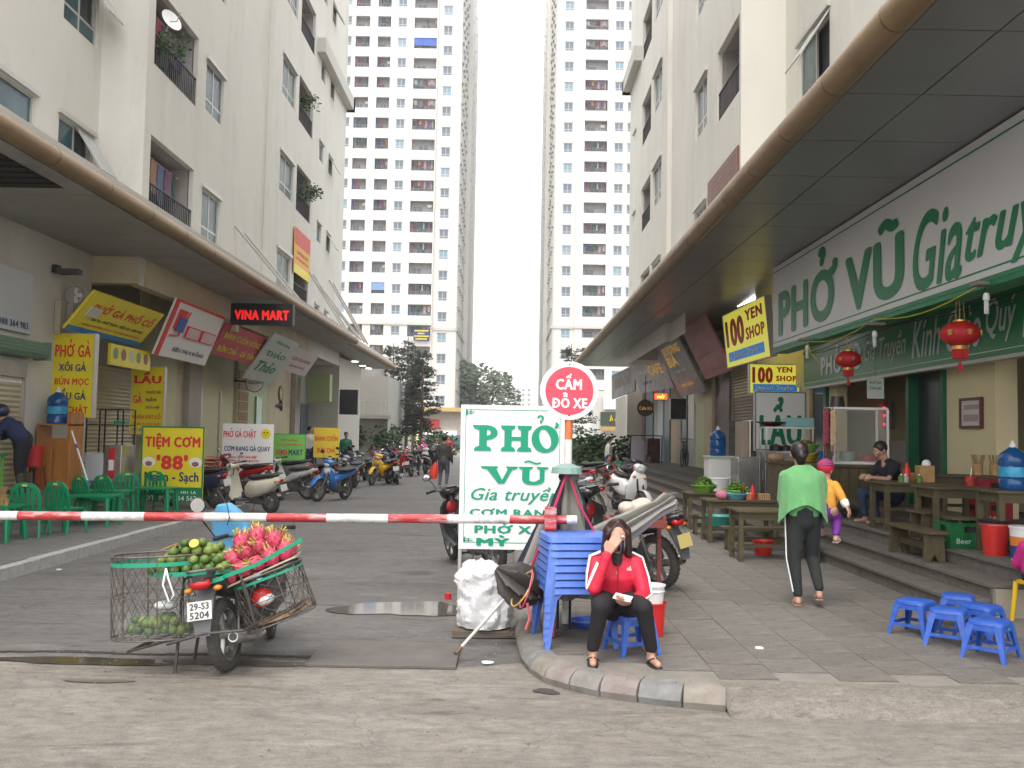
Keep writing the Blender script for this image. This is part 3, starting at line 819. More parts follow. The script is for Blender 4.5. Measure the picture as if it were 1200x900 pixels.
# right block
XR, XQ = 5.52, 4.6
ops = []
yr = 18.4; y0 = 4.0
for z in floors(7.5 + 1.9):
 for (a, c) in ((16.0, 17.75), (11.0, 12.6)):
  if z < TOP: ops.append((yr - c, yr - a, z - 1.4, z, 'ws'))
seg(right, rmat(XR, yr), yr - y0, ops)
s = MB(); s.add([(XQ, 18.6, ZS), (XR, 18.6, ZS), (XR, 18.6, TOP), (XQ, 18.6, TOP)], [(0, 1, 2, 3)]); s.build('return_wall', wall_cream, right, fix=False)
s = MB(); s.add([(XR, 18.4, ZS), (XR, 18.6, ZS), (XR, 18.6, TOP), (XR, 18.4, TOP)], [(0, 1, 2, 3)]); s.build('corner_wall', wall_cream, right, fix=False)
yq1 = 24.5; ops = []
zq = U(826.7, 87, x=XQ).z
for k in range(-1, 4):
 z = zq + FLR * k
 if z > TOP: continue
 ops.append((yq1 - 23.3, yq1 - 21.9, z - 1.3, z, 'w'))
 z2 = U(867, 9, x=XQ).z - .1 + FLR * k
 if z2 < TOP and z2 - 1.7 > ZS: ops.append((yq1 - 20.8, yq1 - 18.75, z2 - 1.65, z2, 'b', k == 0))
seg(right, rmat(XQ, yq1), yq1 - 18.6, ops)
s = MB(); rg = []
for t in range(9):
 a = t / 8; y = 24.5 + a * .9; x = XQ + .14 * math.sin(a * PI / 2); rg.append([(x, y, 4.6), (x, y, TOP)])
rg += [[(XQ + .14, 27.6, 4.6), (XQ + .14, 27.6, TOP)], [(XQ, 27.6, 4.6), (XQ, 27.6, TOP)]]
s.rings(rg, closed=False, cap=False); s.build('recess_wall', wall_cream, right, fix=False, smooth=40)
yq2 = 36.6; ops = []
for k in range(-1, 4):
 z = U(772.7, 77, x=XQ).z - FLR + FLR * k
 if ZS + 1.3 < z < TOP: ops.append((yq2 - 30.4, yq2 - 28.7, z - 1.3, z, 'w'))
 z = U(762, 100, x=XQ).z - FLR + FLR * k
 if ZS + 1.7 < z < TOP: ops.append((yq2 - 33.2, yq2 - 31.0, z - 1.6, z, 'b', k % 2 == 0))
 z -= .3
 if ZS + 1.7 < z < TOP: ops.append((yq2 - 35.4, yq2 - 34.7, z - .75, z - .1, 'v'))
seg(right, rmat(XQ, yq2), yq2 - 27.6, ops, 4.6)
s = MB(); s.box(XQ - .3, XQ - .003, 33.4, 36.95, 15.6, 16.15); s.box(XQ - .3, XQ + 3, 36.603, 36.95, 15.6, 16.15); s.build('cornice', wall_side, right); s = MB(); s.box(XQ - .3, XQ - .003, 31.5, 33.4, 19.0, 19.4)
s.build('cornice', wall_side, right)
s = MB(); s.box(XQ + .002, 20, 34.5, 36.6, 4.61, TOP); s.box(XQ + 1.2, 20, 46.1, 46.6, 0, 5.1); s.box(XR + 1.7, 20, 4.0, 34.5, 5.6, TOP); s.build('rear_wall', wall_cream, right)
# ------------------------------------------------------------------ canopies with brown tube edge, panelled soffit
def canopy(root, x_edge, x_in, y0, y1, step, m, tube_r=.15, sgn=1):
 """x_edge: tube side; soffit panels are separate pieces with open joints"""
 n = int((y1 - y0) / step)
 xa, xb = sorted((x_edge + sgn * .10, x_in))
 for k in range(n):
  a = y0 + k * step
  wd = xb - xa
  cut = xa + .75 if sgn > 0 else xb - .75
  for (u0, u1) in (((xa, cut - .008), (cut + .008, xb)) if sgn > 0 else ((xa, xb),)):
   s = MB(); s.box(u0, u1, a + .008, a + step - .008, ZS, ZS + .04); s.build('soffit_panel', m, root)
 s = MB(); s.box(xa, xb, y0, y0 + n * step, ZS + .06, ZS + .42); s.build('roof_slab', dark_metal if False else wall_side, root)
 for k in range(n):
  a = y0 + k * step
  s = MB(); s.tube([(x_edge, a + .01, ZS + .12), (x_edge, a + step - .01, ZS + .12)], tube_r, 24); o = s.build('gutter_tube', brown_tube, root, smooth=40)
 s = MB(); s.tube([(x_edge, y0, ZS + .12), (x_edge, y0 + n * step, ZS + .12)], tube_r - .006, 16); s.build('gutter_core', dark_metal, root, smooth=40)
canr = thing('canopy', 'grey panelled canopy with thick brown tube edge over the restaurant', 'canopy')
canopy(canr, 3.17, 6.6, 3.2, 46.0, 1.45, soffit_m)
canl = thing('canopy', 'stained canopy with thick brown tube edge over the left shops', 'canopy')
canopy(canl, -6.1, -9.0, 4.0, 36.0, 1.6, soffit_l, .13, sgn=-1)
canopy(canl, -6.35, -8.6, 36.1, 50.0, 1.54, soffit_l, .13, sgn=-1)
# dark slatted vent in the left soffit
s = MB(); a = U(2, 250, z=ZS - .03)
for k in range(14): s.box(-8.2, -6.5, 9.4 + k * .27, 9.52 + k * .27, ZS - .025, ZS - .004)
s.box(-8.2, -6.5, 9.3, 13.2, ZS - .004, ZS - .001)
s.build('vent_grille', mat('vent_black', (.015, .015, .016), .7), canl)
# concrete beams below the left soffit
s = MB(); s.box(-9.0, XB - .004, 18.404, 18.7, 4.62, ZS - .004); s.box(XB - .25, XB + .02, 18.704, 34.0, 4.6, ZS - .004)
s.build('beam', shop_cream, left)
s = MB(); s.box(XB + .3, XB - .25, 24.0, 24.3, 4.3, 4.59); s.build('beam_end', shop_cream, left)
# recessed downlights near the canopy's far end
for k, (px_, py_) in enumerate(((416, 424), (425, 429), (432, 432))):
 q = U(px_, py_, z=ZS - .02); s = MB(); s.lathe([(.001, 0), (.16, 0), (.16, .02), (.001, .02)], (0, 0, 0), 14)
 o = s.build('downlight', mat('downlight_lens', (1, 1, .98), .4, emit=5), canl); o.location = q
# support rods on the left canopy
rods = thing('canopy_rods', 'grey tie rods slanting from the left wall down to the canopy edge', 'rods')
for (y, z, y2) in ((24.6, 7.2, 21.3), (33.5, 7.6, 29.2), (35.6, 7.3, 32.2), (37.4, 7.9, 34.0)):
 for d in (0, .9):
  s = MB(); s.tube([(XB + .01, y + d, z), (-6.2, y2 + d + 4.8, ZS + .35)], .035, 6); s.build('rod', alu, rods)
# ================================================================== SHOP FRONTS
XS = 6.6      # right shop front plane
TZR = .71     # right terrace height
XL = -8.9     # left shop front plane
TZL = .62
def yl(px, X=XL): return -X * F_PX / (598 - px)
def yr_(px, X=XS): return X * F_PX / (px - 598)
# ---- right terrace and granite steps, each tread slab a piece
step_m = ground_mat('granite_step', (.21, .19, .165), (.175, .16, .142), (.25, .23, .2), (.12, .105, .09), 2.0)
terr = tag(bpy.data.objects.new('terrace_steps', None), kind='structure'); COL.objects.link(terr)
levels = [(4.13, .285), (4.46, .42), (4.80, .57), (5.30, .71)]
prev = -.02
for k, (x, z) in enumerate(levels):
 xe = levels[k + 1][0] if k < 3 else 11
 y0s = 8.65
 s = MB(); s.box(x + .015, 11, y0s + .01, 46, prev, z - .035); s.build('riser', step_m, terr)
 sm = MB(); sm.box(0, min(xe - x, 1.6) + .02, 0, 1.59, 0, .03); me = sm.mesh('step_slab', step_m)
 L = 23
 for j in range(L): inst('step_slab', me, terr, T(x - .012, y0s + j * 1.6, z - .03 + random.uniform(-.002, .002)))
 prev = z - .036 + k * .0001
s = MB(); s.box(4.49, 8.0, 8.60, 8.655, -.01, .38); s.build('end_wall', mat('bare_plaster', (.38, .33, .26), .9, var=.25, scale=3, dirt=(.2, .17, .13), damt=.7), terr)
s = MB(); s.box(6.88, 11, 8.7, 46, .55, TZR - .002); s.build('terrace_floor', step_m, terr)
# ---- left terrace
tl_ = tag(bpy.data.objects.new('left_terrace', None), kind='structure'); COL.objects.link(tl_)
lst = mat('left_step_stone', (.22, .205, .18), .8, var=.3, scale=3, dirt=(.12, .1, .085), damt=.5)
for k, (x, z) in enumerate(((-7.6, .28), (-7.78, .45), (-7.96, TZL))):
 s = MB(); s.box(-22, x - .01, 8.0, 50, -.02, z - .035); s.build('riser', lst, tl_)
 sm = MB(); sm.box(-.34 if k < 2 else -1.0, 0, 0, 1.99, 0, .03); me = sm.mesh('step_slab', lst)
 for j in range(20): inst('step_slab', me, tl_, T(x, 8.0 + j * 2, z - .03))
# ---- left lower shop wall made of panels, shutters and pillars
shut_m = mat('roller_shutter', (.50, .44, .31), .5, metal=.2, var=.08, scale=2)
brick_m = mat('tan_tile', (.34, .21, .10), .7, var=.2, scale=4)
def shutter(root, X, ya, yb, z0, z1, sgn, m, name='roller_shutter'):
 s = MB(); n = int((z1 - z0) / .085); prof = []
 rings = []
 for i in range(n * 2 + 1):
  z = z0 + (z1 - z0) * i / (2 * n); d = .012 if i % 2 else -.008
  rings.append([(X + sgn * d, ya, z), (X + sgn * d, yb, z)])
 s.rings(rings, closed=False, cap=False); o = s.build(name, m, root, fix=False)
 s = MB(); s.box(X - .05, X + .05, ya - .06, ya, z0, z1 + .25); s.box(X - .05, X + .05, yb, yb + .06, z0, z1 + .25); s.box(X - .09, X + .09, ya, yb, z1, z1 + .25)
 s.build('shutter_guide', shop_grey, root)
def lpanel(px0, px1, z0, z1, m, name='wall_panel', dx=0):
 a, c = sorted((yl(px0), yl(px1))); s = MB(); s.box(XL - .3, XL + dx, a + .01, c - .01, z0, z1); return s.build(name, m, left)
s = MB(); s.box(XL - .5, XL - .31, 18.41, 46, 0, ZS - .01); s.build('shop_back_wall', shop_grey, left)
yy = 18.75
shutter(left, XL, 18.9, 21.9, TZL, 3.1, 1, shut_m)
s = MB(); s.box(XL - .3, XL, 18.72, 22.0, 3.36, ZS - .01); s.build('wall_panel', shop_grey, left)
lpanel(165, 200, TZL, ZS - .01, shop_yellow, 'pillar', .12)
lpanel(200, 214, TZL, ZS - .01, shop_cream)
lpanel(214, 229, TZL, ZS - .01, shop_grey, 'pillar', .16)
lpanel(229, 271, TZL, ZS - .01, shop_yellow, dx=.05)
p1_ = lpanel(272, 285, TZL, ZS - .01, shop_cream, 'pillar', .15)
for k in range(9):
 a, c = yl(273), yl(284); s = MB(); s.box(XL + .152, XL + .18, a, c, TZL + .1 + k * .33, TZL + .38 + k * .33); s.build('brick', brick_m, left)
lpanel(286, 312, TZL, ZS - .01, mat('shop_lime', (.55, .62, .40), .7, var=.1), dx=.03)
lpanel(313, 340, TZL, ZS - .01, shop_cream)
lpanel(340, 346, TZL, ZS - .01, shop_grey, 'pillar', .2)
lpanel(346, 372, TZL, ZS - .01, mat('shop_pale_green', (.45, .47, .38), .7, var=.15))
lpanel(373, 380, TZL, ZS - .01, mat('lime_column', (.55, .65, .36), .6), 'pillar', .1)
lpanel(381, 400, TZL, ZS - .01, shop_grey)
for px0, px1, m in ((231, 233, alu), (254, 255, alu), (297, 303, mat('green_glass', (.25, .42, .30), .15)), (350, 362, glass_far), (384, 396, glass_far)):
 a, c = yl(px0), yl(px1); s = MB(); s.box(XL + .055, XL + .1, a, c, TZL, 2.9); s.build('door', m, left)
s = MB(); s.box(-12, XB, 40.3, 46, 0, 5.0); s.build('far_shop', mat('far_shop_wall', (.56, .53, .47), .8, var=.1), left)
# ---- right lower shop front
def rbox(name, px0, px1, z0, z1, m, dx=0, th=.3, root=None, X=XS):
 a, c = sorted((yr_(px0, X), yr_(px1, X))); s = MB(); s.box(X - dx, X + th, a + .008, c - .008, z0, z1); return s.build(name, m, root or right)
cream2 = mat('restaurant_cream', (.74, .64, .40), .7, var=.06, scale=1.5)
dkgreen = mat('dark_green_shutter', (.012, .055, .035), .35, var=.3, scale=4)
grn_trim = mat('green_trim', (.01, .12, .05), .4)
rbox('wall_panel', 1109, 1167, TZR, 2.95, cream2)
rbox('door_frame', 1105, 1109, TZR, 2.95, grn_trim, .05)
rbox('door', 1068, 1105, TZR, 2.95, mat('door_dark', (.018, .03, .032), .3), -.12, .2)
rbox('door_frame', 1064.5, 1068, TZR, 2.95, grn_trim, .05)
s = MB(); s.box(XS + .02, XS + .4, 4.0, 46, 2.95, ZS - .004); s.build('lintel', cream2, right)
rbox('pillar', 971, 981, TZR, 2.95, cream2, .0, .2)
rbox('door_frame', 967.5, 970.5, TZR, 2.95, grn_trim, .06)
rbox('glass_door', 949, 967, TZR, 2.95, mat('blue_glass_door', (.01, .045, .06), .1, spec=.8, var=.4, scale=1), -.06, .1)
rbox('wall_panel', 938, 948.5, TZR, 2.95, cream2, 0, .3)
rbox('wall_panel', 903, 938, TZR, 2.95, shop_grey, -.1, .3)
shutter(right, XS + .02, yr_(886), yr_(858), 2.25, 3.6, -1, mat('brown_shutter', (.30, .24, .18), .5, var=.1))
rbox('door', 868, 874, TZR, 2.24, mat('peach_door', (.62, .47, .35), .6), -.05, .1)
rbox('door', 859, 867, TZR, 2.24, mat('cream_door', (.6, .5, .4), .6), -.05, .1)
rbox('doorway', 875, 884, TZR, 2.24, mat('shop_dark', (.03, .03, .03), .7), -.2, .1)
rbox('wall_panel', 886, 903, TZR, 2.95, shop_grey, 0, .3)
rbox('pillar', 846, 858, TZR, 4.0, mat('stone_clad', (.16, .14, .13), .5, var=.4, scale=5), .1)
rbox('wall_panel', 828, 838, TZR, 4.0, shop_cream, .1)
rbox('wall_panel', 815, 828, TZR, 4.0, mat('lime_front', (.58, .62, .38), .6), 0)
rbox('shelf_wall', 838, 846, TZR, 4.0, mat('goods_wall', (.22, .16, .15), .7, var=.7, scale=4), 0)
for k, (a, c, m) in enumerate(((806, 813, alu), (800, 805, glass_far), (795, 799, shop_grey), (786, 794, mat('tan_door', (.5, .38, .24), .6)), (779, 785, glass_far), (772, 778, mat('pale_blue_col', (.45, .52, .52), .5)), (766, 771, shop_grey), (757, 765, glass_far), (750, 756, mat('brown_door', (.2, .12, .08), .5)), (744, 749, alu), (734, 743, shop_grey), (722, 733, shop_grey))):
 rbox('front_bay', a, c, TZR, 4.1, m, .03 * (k % 3))
s = MB(); s.box(XS - .02, XS + .02 - .003, yr_(903), 46, 4.1, ZS - .004); s.build('upper_band', shop_grey, right)
# rooms of the restaurant
s = MB()
s.box(8.4, 8.5, 14.2, 20.6, .5, 3.3); s.box(XS + .32, 8.4, 20.5, 20.6, .5, 3.3)
s.build('kitchen_wall', cream2, right)
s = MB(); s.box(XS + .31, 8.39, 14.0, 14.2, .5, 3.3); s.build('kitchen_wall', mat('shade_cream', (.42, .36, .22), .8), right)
s = MB(); s.box(8.385, 8.398, 14.3, 20.4, 1.3, 1.75); s.build('tile_band', white_pl, right)
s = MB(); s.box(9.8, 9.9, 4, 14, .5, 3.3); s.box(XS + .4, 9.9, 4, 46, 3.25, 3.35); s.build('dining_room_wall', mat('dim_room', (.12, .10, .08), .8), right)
fr = thing('drinks_fridge', 'tall dark drinks fridge with a red panel and red disc inside the restaurant', 'fridge', (7.3, 11.35, TZR))
s = MB(); s.box(0, .6, -.45, .45, 0, 1.95); s.build('cabinet', mat('fridge_dark', (.02, .012, .014), .3), fr, bevel=.01)
s = MB(); s.box(-.02, -.002, .38, .45, 0, 1.95); s.box(-.02, -.002, .2, .36, .0, 1.1); s.build('panel', mat('fridge_red', (.45, .01, .02), .4), fr)
s = MB(); s.lathe([(.001, -.03), (.2, -.03), (.2, 0), (.001, 0)], (-.003, -.15, 1.5), 24, axis=(1, 0, 0)); s.build('disc', mat('fridge_red', (.45, .01, .02)), fr)
inst('lettering', text_mesh('Coca-Cola', .3, .1, .02, .35, 0, white), fr, basis((-.036, -.15, 1.5), (0, -1, 0), (0, 0, 1)))
# ================================================================== SIGNS
def lettering(root, texts, w, h, y=-.006):
 for t in texts:
  st, u, v, tw, th, m = t[:6]; kw = t[6] if len(t) > 6 else {}
  me = text_mesh(st, tw * w, (th * h) if th else 0, kw.get('bold', .02), kw.get('shear', 0), kw.get('ext', 0), m, kw.get('sp', 1.0))
  inst('lettering', me, root, T(u * w, y - kw.get('dy', 0), v * h) @ RY(-R_(kw.get('rot', 0))))
def sign(name, label, cat, M, w, h, m, texts=(), th=.06, border=None, bw=.02, group=None, frame_m=None):
 o = thing(name, label, cat, mat=M, group=group)
 s = MB(); s.box(0, w, 0, th, 0, h); s.build('panel', m, o)
 if border:
  s = MB(); b = bw
  s.box(0, w, -.004, -.0005, 0, b); s.box(0, w, -.004, -.0005, h - b, h); s.box(0, b, -.004, -.0005, b, h - b); s.box(w - b, w, -.004, -.0005, b, h - b)
  s.build('border', border, o)
 if frame_m:
  s = MB(); b = .02
  s.box(-b, w + b, -.012, th + .01, -b, 0); s.box(-b, w + b, -.012, th + .01, h, h + b); s.box(-b, 0, -.012, th + .01, 0, h); s.box(w, w + b, -.012, th + .01, 0, h)
  s.build('frame', frame_m, o)
 lettering(o, texts, w, h)
 return o
def FR(x0, y0, x1, y1, d):
 a = U(x0, y1, y=d); b_ = U(x1, y1, y=d); c = U(x0, y0, y=d)
 return T(a.x, d, a.z), b_.x - a.x, c.z - a.z
def FM(d, side):  # facade sign frame from three pixels: bottom left, bottom right (as seen), top left; plane X at the foot
 bl, br, tl, X = d
 A = U(*bl, x=X); B_ = U(*br, x=X); C = U(*tl, y=A.y)
 M = basis(A, (0, 1, 0) if side < 0 else (0, -1, 0), C - A)
 return M, abs(B_.y - A.y), (C - A).length
W1 = dict(bold=.03)
wt, rd, gn, yw, nv = white, red_sign, green_sign, yellow_sign, navy
dim_white = mat('sign_white', (.80, .79, .77), .45)
# --- left row
M, w, h = FM(((-14, 388), (37, 392), (-14, 312), -8.38), -1)
M, w, h = T(-8.36, U(37, 392, x=-8.36).y - 1.7, U(37, 392, x=-8.36).z) @ Matrix(((0, -1, 0, 0), (1, 0, 0, 0), (0, 0, 1, 0), (0, 0, 0, 1))), 1.7, 1.05
sign('wall_board', 'plain pale grey board with a phone number on the cream wall, far left', 'sign board', M, w, h, mat('grey_board', (.55, .57, .60), .5), [('0988 364 983', .62, .12, .6, .11, nv)], th=.05)
M = T(-8.36, U(31, 450, x=-8.36).y - 1.6, U(31, 450, x=-8.36).z) @ Matrix(((0, -1, 0, 0), (1, 0, 0, 0), (0, 0, 1, 0), (0, 0, 0, 1)))
sign('shop_sign', 'white sign with red lettering under the green awning box', 'sign', M, 1.6, .42, dim_white, [('BÁNH MỲ', .72, .4, .45, .4, rd, W1)], th=.1)
aw = thing('awning_box', 'ribbed green rolled awning box on the cream wall, far left', 'awning', U(50, 412, x=-8.2))
s = MB(); n = 14
for k in range(n):
 a = 2 * PI * k / n; s.tube([(.12 * math.cos(a), -2.2, .12 * math.sin(a)), (.12 * math.cos(a), 0, .12 * math.sin(a))], .035, 6)
s.build('roll', mat('awning_green', (.16, .25, .18), .6), aw, smooth=40)
s = MB(); s.box(-.15, .15, -.02, .02, -.16, .16); s.build('end_plate', mat('awning_green2', (.18, .27, .2), .6), aw)
s = MB(); p = U(25, 480, x=-8.35)
shutter(left, -8.37, 12.0, U(24, 470, x=-8.37).y, TZL, 2.55, 1, shut_m)
lamp = thing('wall_lamp', 'small dark floodlight on the cream wall above the yellow sign', 'lamp', U(62, 318, x=-8.42))
s = MB(); s.box(0, .1, -.05, .12, -.02, .12); s.build('bracket', black, lamp); s = MB(); s.box(.1, .5, -.08, .1, -.05, .05); s.build('head', mat('lamp_grey', (.07, .07, .07), .5), lamp, bevel=.01)
fan = thing('wall_fan', 'round grey exhaust fan on the cream wall beside the tilted yellow sign', 'fan', U(87, 346, x=-8.2))
s = MB(); s.torus((0, 0, 0), (.3, -1, 0), .17, .02, 20, 6); s.torus((0, 0, 0), (.3, -1, 0), .1, .01, 20, 6); s.build('guard', mat('fan_grey', (.3, .29, .27), .5), fan, smooth=True)
s = MB()
for k in range(5): s.box(.02, .15, -.01, .01, -.035, .035, RY(k * 1.257))
s.build('blade', white_pl, fan); s = MB(); s.box(-.25, 0, -.03, .03, -.5, .25); s.build('pole', shop_grey, fan)
eb = thing('electric_box', 'slim pale electric meter box with a dark pole by the yellow sign', 'box', U(66, 392, x=-8.42))
s = MB(); s.box(0, .12, -.12, .12, 0, .62); s.build('case', mat('meter_box', (.5, .44, .33), .6), eb, bevel=.01)
M, w, h = FR(58, 391, 107, 488, 17.0)
o = sign('lightbox_sign', 'tall yellow projecting sign reading PHỞ GÀ with four menu lines', 'sign', M, w, h, yellow_sign,
  [('PHỞ GÀ', .5, .83, .86, .22, rd, W1), ('XÔI GÀ', .5, .61, .66, .12, nv, W1), ('BÚN MỌC', .5, .43, .82, .13, rd, W1), ('LẨU GÀ', .5, .275, .7, .14, nv, W1), ('GÀ CHẶT', .5, .09, .82, .13, rd, W1)], th=.14, frame_m=alu)
M, w, h = FM(((75, 385), (162, 407), (112, 341), -8.0), -1)
o = sign('tilted_sign', 'yellow tilted sign reading PHỞ GÀ PHỐ CỔ with blue bottom strip', 'sign', M, w, h, yellow_sign,
  [('PHỞ GÀ PHỐ CỔ', .53, .70, .84, .30, rd, dict(bold=.03, shear=.1)), ('GÀ TA - PHỞ TRỘN - MIẾN GÀ - BÚN MỌC', .55, .38, .72, .12, ink, W1), ('NHẬN ĐẶT GÀ LUỘC - GÀ TẦN THUỐC BẮC', .52, .22, .8, .07, rd, W1)], th=.05)
s = MB(); s.box(0, w, -.004, -.001, 0, h * .12); s.build('blue_strip', mat('sign_blue', (.02, .2, .5), .5), o)
s = MB(); s.box(w * .08, w * .22, -.03, -.005, h * .42, h * .66); s.build('taped_paper', mat('tape_paper', (.6, .55, .5), .7), o)
M, w, h = FM(((112, 424), (163, 430), (112, 398), -7.9), -1)
o = sign('picture_strip', 'yellow strip with five small dish pictures under the tilted sign', 'sign', T(-7.9, 18.2, U(112, 424, x=-7.9).z) @ Matrix(((0, -1, 0, 0), (1, 0, 0, 0), (0, 0, 1, 0), (0, 0, 0, 1))), 2.0, .42, yellow_sign, th=.06)
for k in range(5):
 s = MB(); s.ell((.22 + k * .38, -.006, .24), (.12, .003, .12), 12, 6); s.build('dish_picture', (mat('dish_green', (.2, .35, .15), .6), mat('dish_brown', (.3, .16, .08), .6), mat('dish_white', (.6, .6, .55), .6))[k % 3], o)
pic = [(180, 415, 240, 426, 208, 349, 263, 372, -7.75)]
def tilt(label, name, bl, br, tl, X, m, texts, **k):
 M, w, h = FM((bl, br, tl, X), -1); return sign(name, label, 'sign', M, w, h, m, texts, **k)
o = tilt('white tilted sign with red edge and a shopping bag logo', 'tilted_sign', (180, 415), (240, 426), (208, 349), -7.75, dim_white,
  [('SIÊU THỊ 0 ĐỒNG', .57, .17, .62, .12, navy, W1)], th=.05)
def wh(o):
 p = [c for c in o.children if c.name.startswith('panel')][0]; xs = [v.co.x for v in p.data.vertices]; zs = [v.co.z for v in p.data.vertices]; return max(xs), max(zs)
w, h = wh(o)
s = MB(); s.box(0, w, -.01, -.002, h * .955, h); s.box(0, w * .07, -.01, -.002, 0, h * .955)
s.build('red_edge', red_sign, o)
for (a, c) in ((.36, .62), (.66, .94)):
 s = MB(); s.box(w * a, w * c, -.04, -.002, h * .40, h * .62); s.mi(1).box(w * a + .05, w * c - .05, -.045, -.041, h * .42, h * .6); s.build('logo_block', [red_sign, mat('logo_pink', (.7, .5, .52), .5)], o)
s = MB(); s.box(w * .12, w * .26, -.03, -.002, h * .5, h * .85); s.mi(1).box(w * .15, w * .29, -.05, -.031, h * .47, h * .72); s.mi(0).tube([(w * .3, -.03, h * .85), (w * .24, -.03, h * .4), (w * .1, -.03, h * .38)], .02, 6)
s.build('bag_logo', [red_sign, mat('logo_blue', (.03, .1, .4), .5)], o)
tilt('dull red tilted banner reading BÁNH CUỐN NÓNG in yellow', 'tilted_banner', (245, 414), (295, 425), (266, 378), -7.7, mat('dull_red', (.50, .06, .07), .6),
  [('BÁNH CUỐN NÓNG', .52, .70, .86, .28, yellow_sign, W1), ('BÚN CHẢ - GÀ TẦN', .52, .28, .86, .28, yellow_sign, W1)], th=.04)
M, w, h = FR(271, 356, 342, 379, 23.6)
sign('led_sign', 'black hanging sign reading VINA MART in glowing red letters', 'sign', M, w, h, mat('sign_black', (.012, .012, .015), .4), [('VINA MART', .5, .45, .9, .5, mat('led_red', (.9, .02, .02), .5, emit=.45), dict(bold=.05))], th=.18, frame_m=dark_metal)
tilt('pale tilted sign with green script above the round sign', 'tilted_sign', (285, 443), (318, 455), (322, 390), -7.9, mat('pale_sign', (.52, .54, .50), .6),
  [('Nhà hàng', .5, .85, .5, .08, green_sign), ('THẢO', .5, .62, .7, .16, green_dk, W1), ('Thảo', .45, .33, .7, .25, green_dk, dict(bold=.03, shear=.3))], th=.05)
tilt('faded pink and white tilted sign beside the pale green sign', 'tilted_sign', (328, 433), (357, 441), (347, 406), -7.8, mat('pink_white', (.60, .52, .52), .6),
  [('CƠM VĂN PHÒNG', .5, .6, .75, .2, mat('pale_red', (.55, .2, .2), .6)), ('BÚN PHỞ', .5, .3, .6, .15, mat('pale_red', (.55, .2, .2), .6))], th=.05)
rs = thing('round_sign', 'small round white sign on an arm under the pale tilted sign', 'sign', U(298, 449, y=29.5))
s = MB(); s.lathe([(.001, 0), (.27, 0), (.28, .02), (.28, .07), (.001, .07)], (0, 0, 0), 28, axis=(0, 1, 0)); s.build('disc', dim_white, rs)
s = MB(); s.bar((-.3, .04, .05), (-1.2, .04, .1), .05); s.build('arm', dark_metal, rs); s = MB(); s.torus((0, 0, 0), (0, 1, 0), .28, .012, 28, 6); s.build('rim', black, rs)
inst('lettering', text_mesh('THẢO MỘC', .4, .07, .02, 0, 0, green_dk), rs, T(0, -.006, 0))
for k, (a, c, d, e, dd, m) in enumerate(((361, 438, 386, 470, 38, mat('olive_sign', (.35, .42, .2), .6)), (377, 452, 390, 470, 42, mat('grey_sign', (.3, .3, .28), .6)))):
 M, w, h = FR(a, c, d, e, dd); sign('box_sign', ('olive green box sign high under the left canopy', 'grey box sign beyond the olive green one')[k], 'sign', M, w, h, m, th=.5)
M, w, h = FR(152, 430, 190, 508, 21.0)
sign('menu_board', 'yellow hanging board headed LẨU GÀ beside the roller shutter', 'sign', M, w, h, yellow_sign,
  [('LẨU', .5, .85, .84, .19, rd, dict(bold=.05)), ('GÀ', .2, .54, .26, .17, rd, dict(bold=.03)), ('THUỐC BẮC', .7, .635, .5, .06, ink, W1), ('NẤM', .62, .52, .32, .07, ink, W1), ('RƯỢU NẾP', .68, .4, .42, .06, ink, W1),
  ('NHẬN ĐẶT CỖ', .5, .26, .88, .1, rd, W1), ('SỐ 1 BẾN XE - NƯỚC NGẦM', .5, .155, .88, .05, rd), ('ĐT: 0989 364 563', .5, .06, .88, .05, mat('sign_blue', (0, .1, .4)), {})], th=.1, frame_m=alu)
M, w, h = FR(345, 298, 365, 345, 33.0)
sign('wall_banner', 'red and yellow banner hung on the left block above the canopy', 'banner', T(-7.42, 31.1, 7.12) @ Matrix(((0, -1, 0, 0), (1, 0, 0, 0), (0, 0, 1, 0), (0, 0, 0, 1))), 2.35, 1.55, mat('banner_orange', (.75, .38, .08), .6),
  [('CƠM BÌNH DÂN', .5, .5, .7, .1, rd), ('CÀ PHÊ GIẢI KHÁT', .5, .36, .8, .08, rd)], th=.03)
wb = [o for o in bpy.data.objects if o.name == 'wall_banner'][0]
s = MB(); s.box(0, 2.35, -.006, -.001, 1.0, 1.55); s.build('red_field', mat('banner_red', (.62, .10, .08), .6), wb)
s = MB(); s.box(0, 2.35, -.006, -.001, 0, .3); s.build('yellow_field', yellow_sign, wb)
# freestanding boards on the left pavement
def aboard(x0, y0, x1, y1, d, label, m, texts, border=None, ground=.12, name='street_board', **kw):
 M, w, h = FR(x0, y0, x1, y1, d)
 M.translation.z -= 0
 o = sign(name, label, 'sign board', M, w, h, m, texts, th=.035, border=border, **kw)
 gz = ground - M.translation.z
 s = MB()
 for x in (.06, w - .06): s.bar((x, .02, 0), (x, .02, gz), .025); s.bar((x, .04, .2), (x, .4, gz), .02)
 s.build('stand', dark_metal, o)
 return o, w, h
o, w, h = aboard(163, 499, 237, 587, 18.2, 'yellow board reading TIỆM CƠM 88 Ngon - Sạch with green base', yellow_sign,
  [('TIỆM CƠM', .5, .80, .88, .22, rd, dict(bold=.05)), ("'88'", .5, .52, .5, .2, rd, dict(bold=.05)), ('Ngon - Sạch', .5, .31, .86, .17, navy, W1),
  ('ĐC: KIỐT 26 - HH 1A', .5, .135, .8, .065, white), ('ĐT: 0989 364 563', .5, .045, .8, .065, white)], border=green_dk, bw=.03, ground=.3)
s = MB(); s.box(.0, w, -.005, -.001, 0, h * .19); s.build('green_base', green_dk, o)
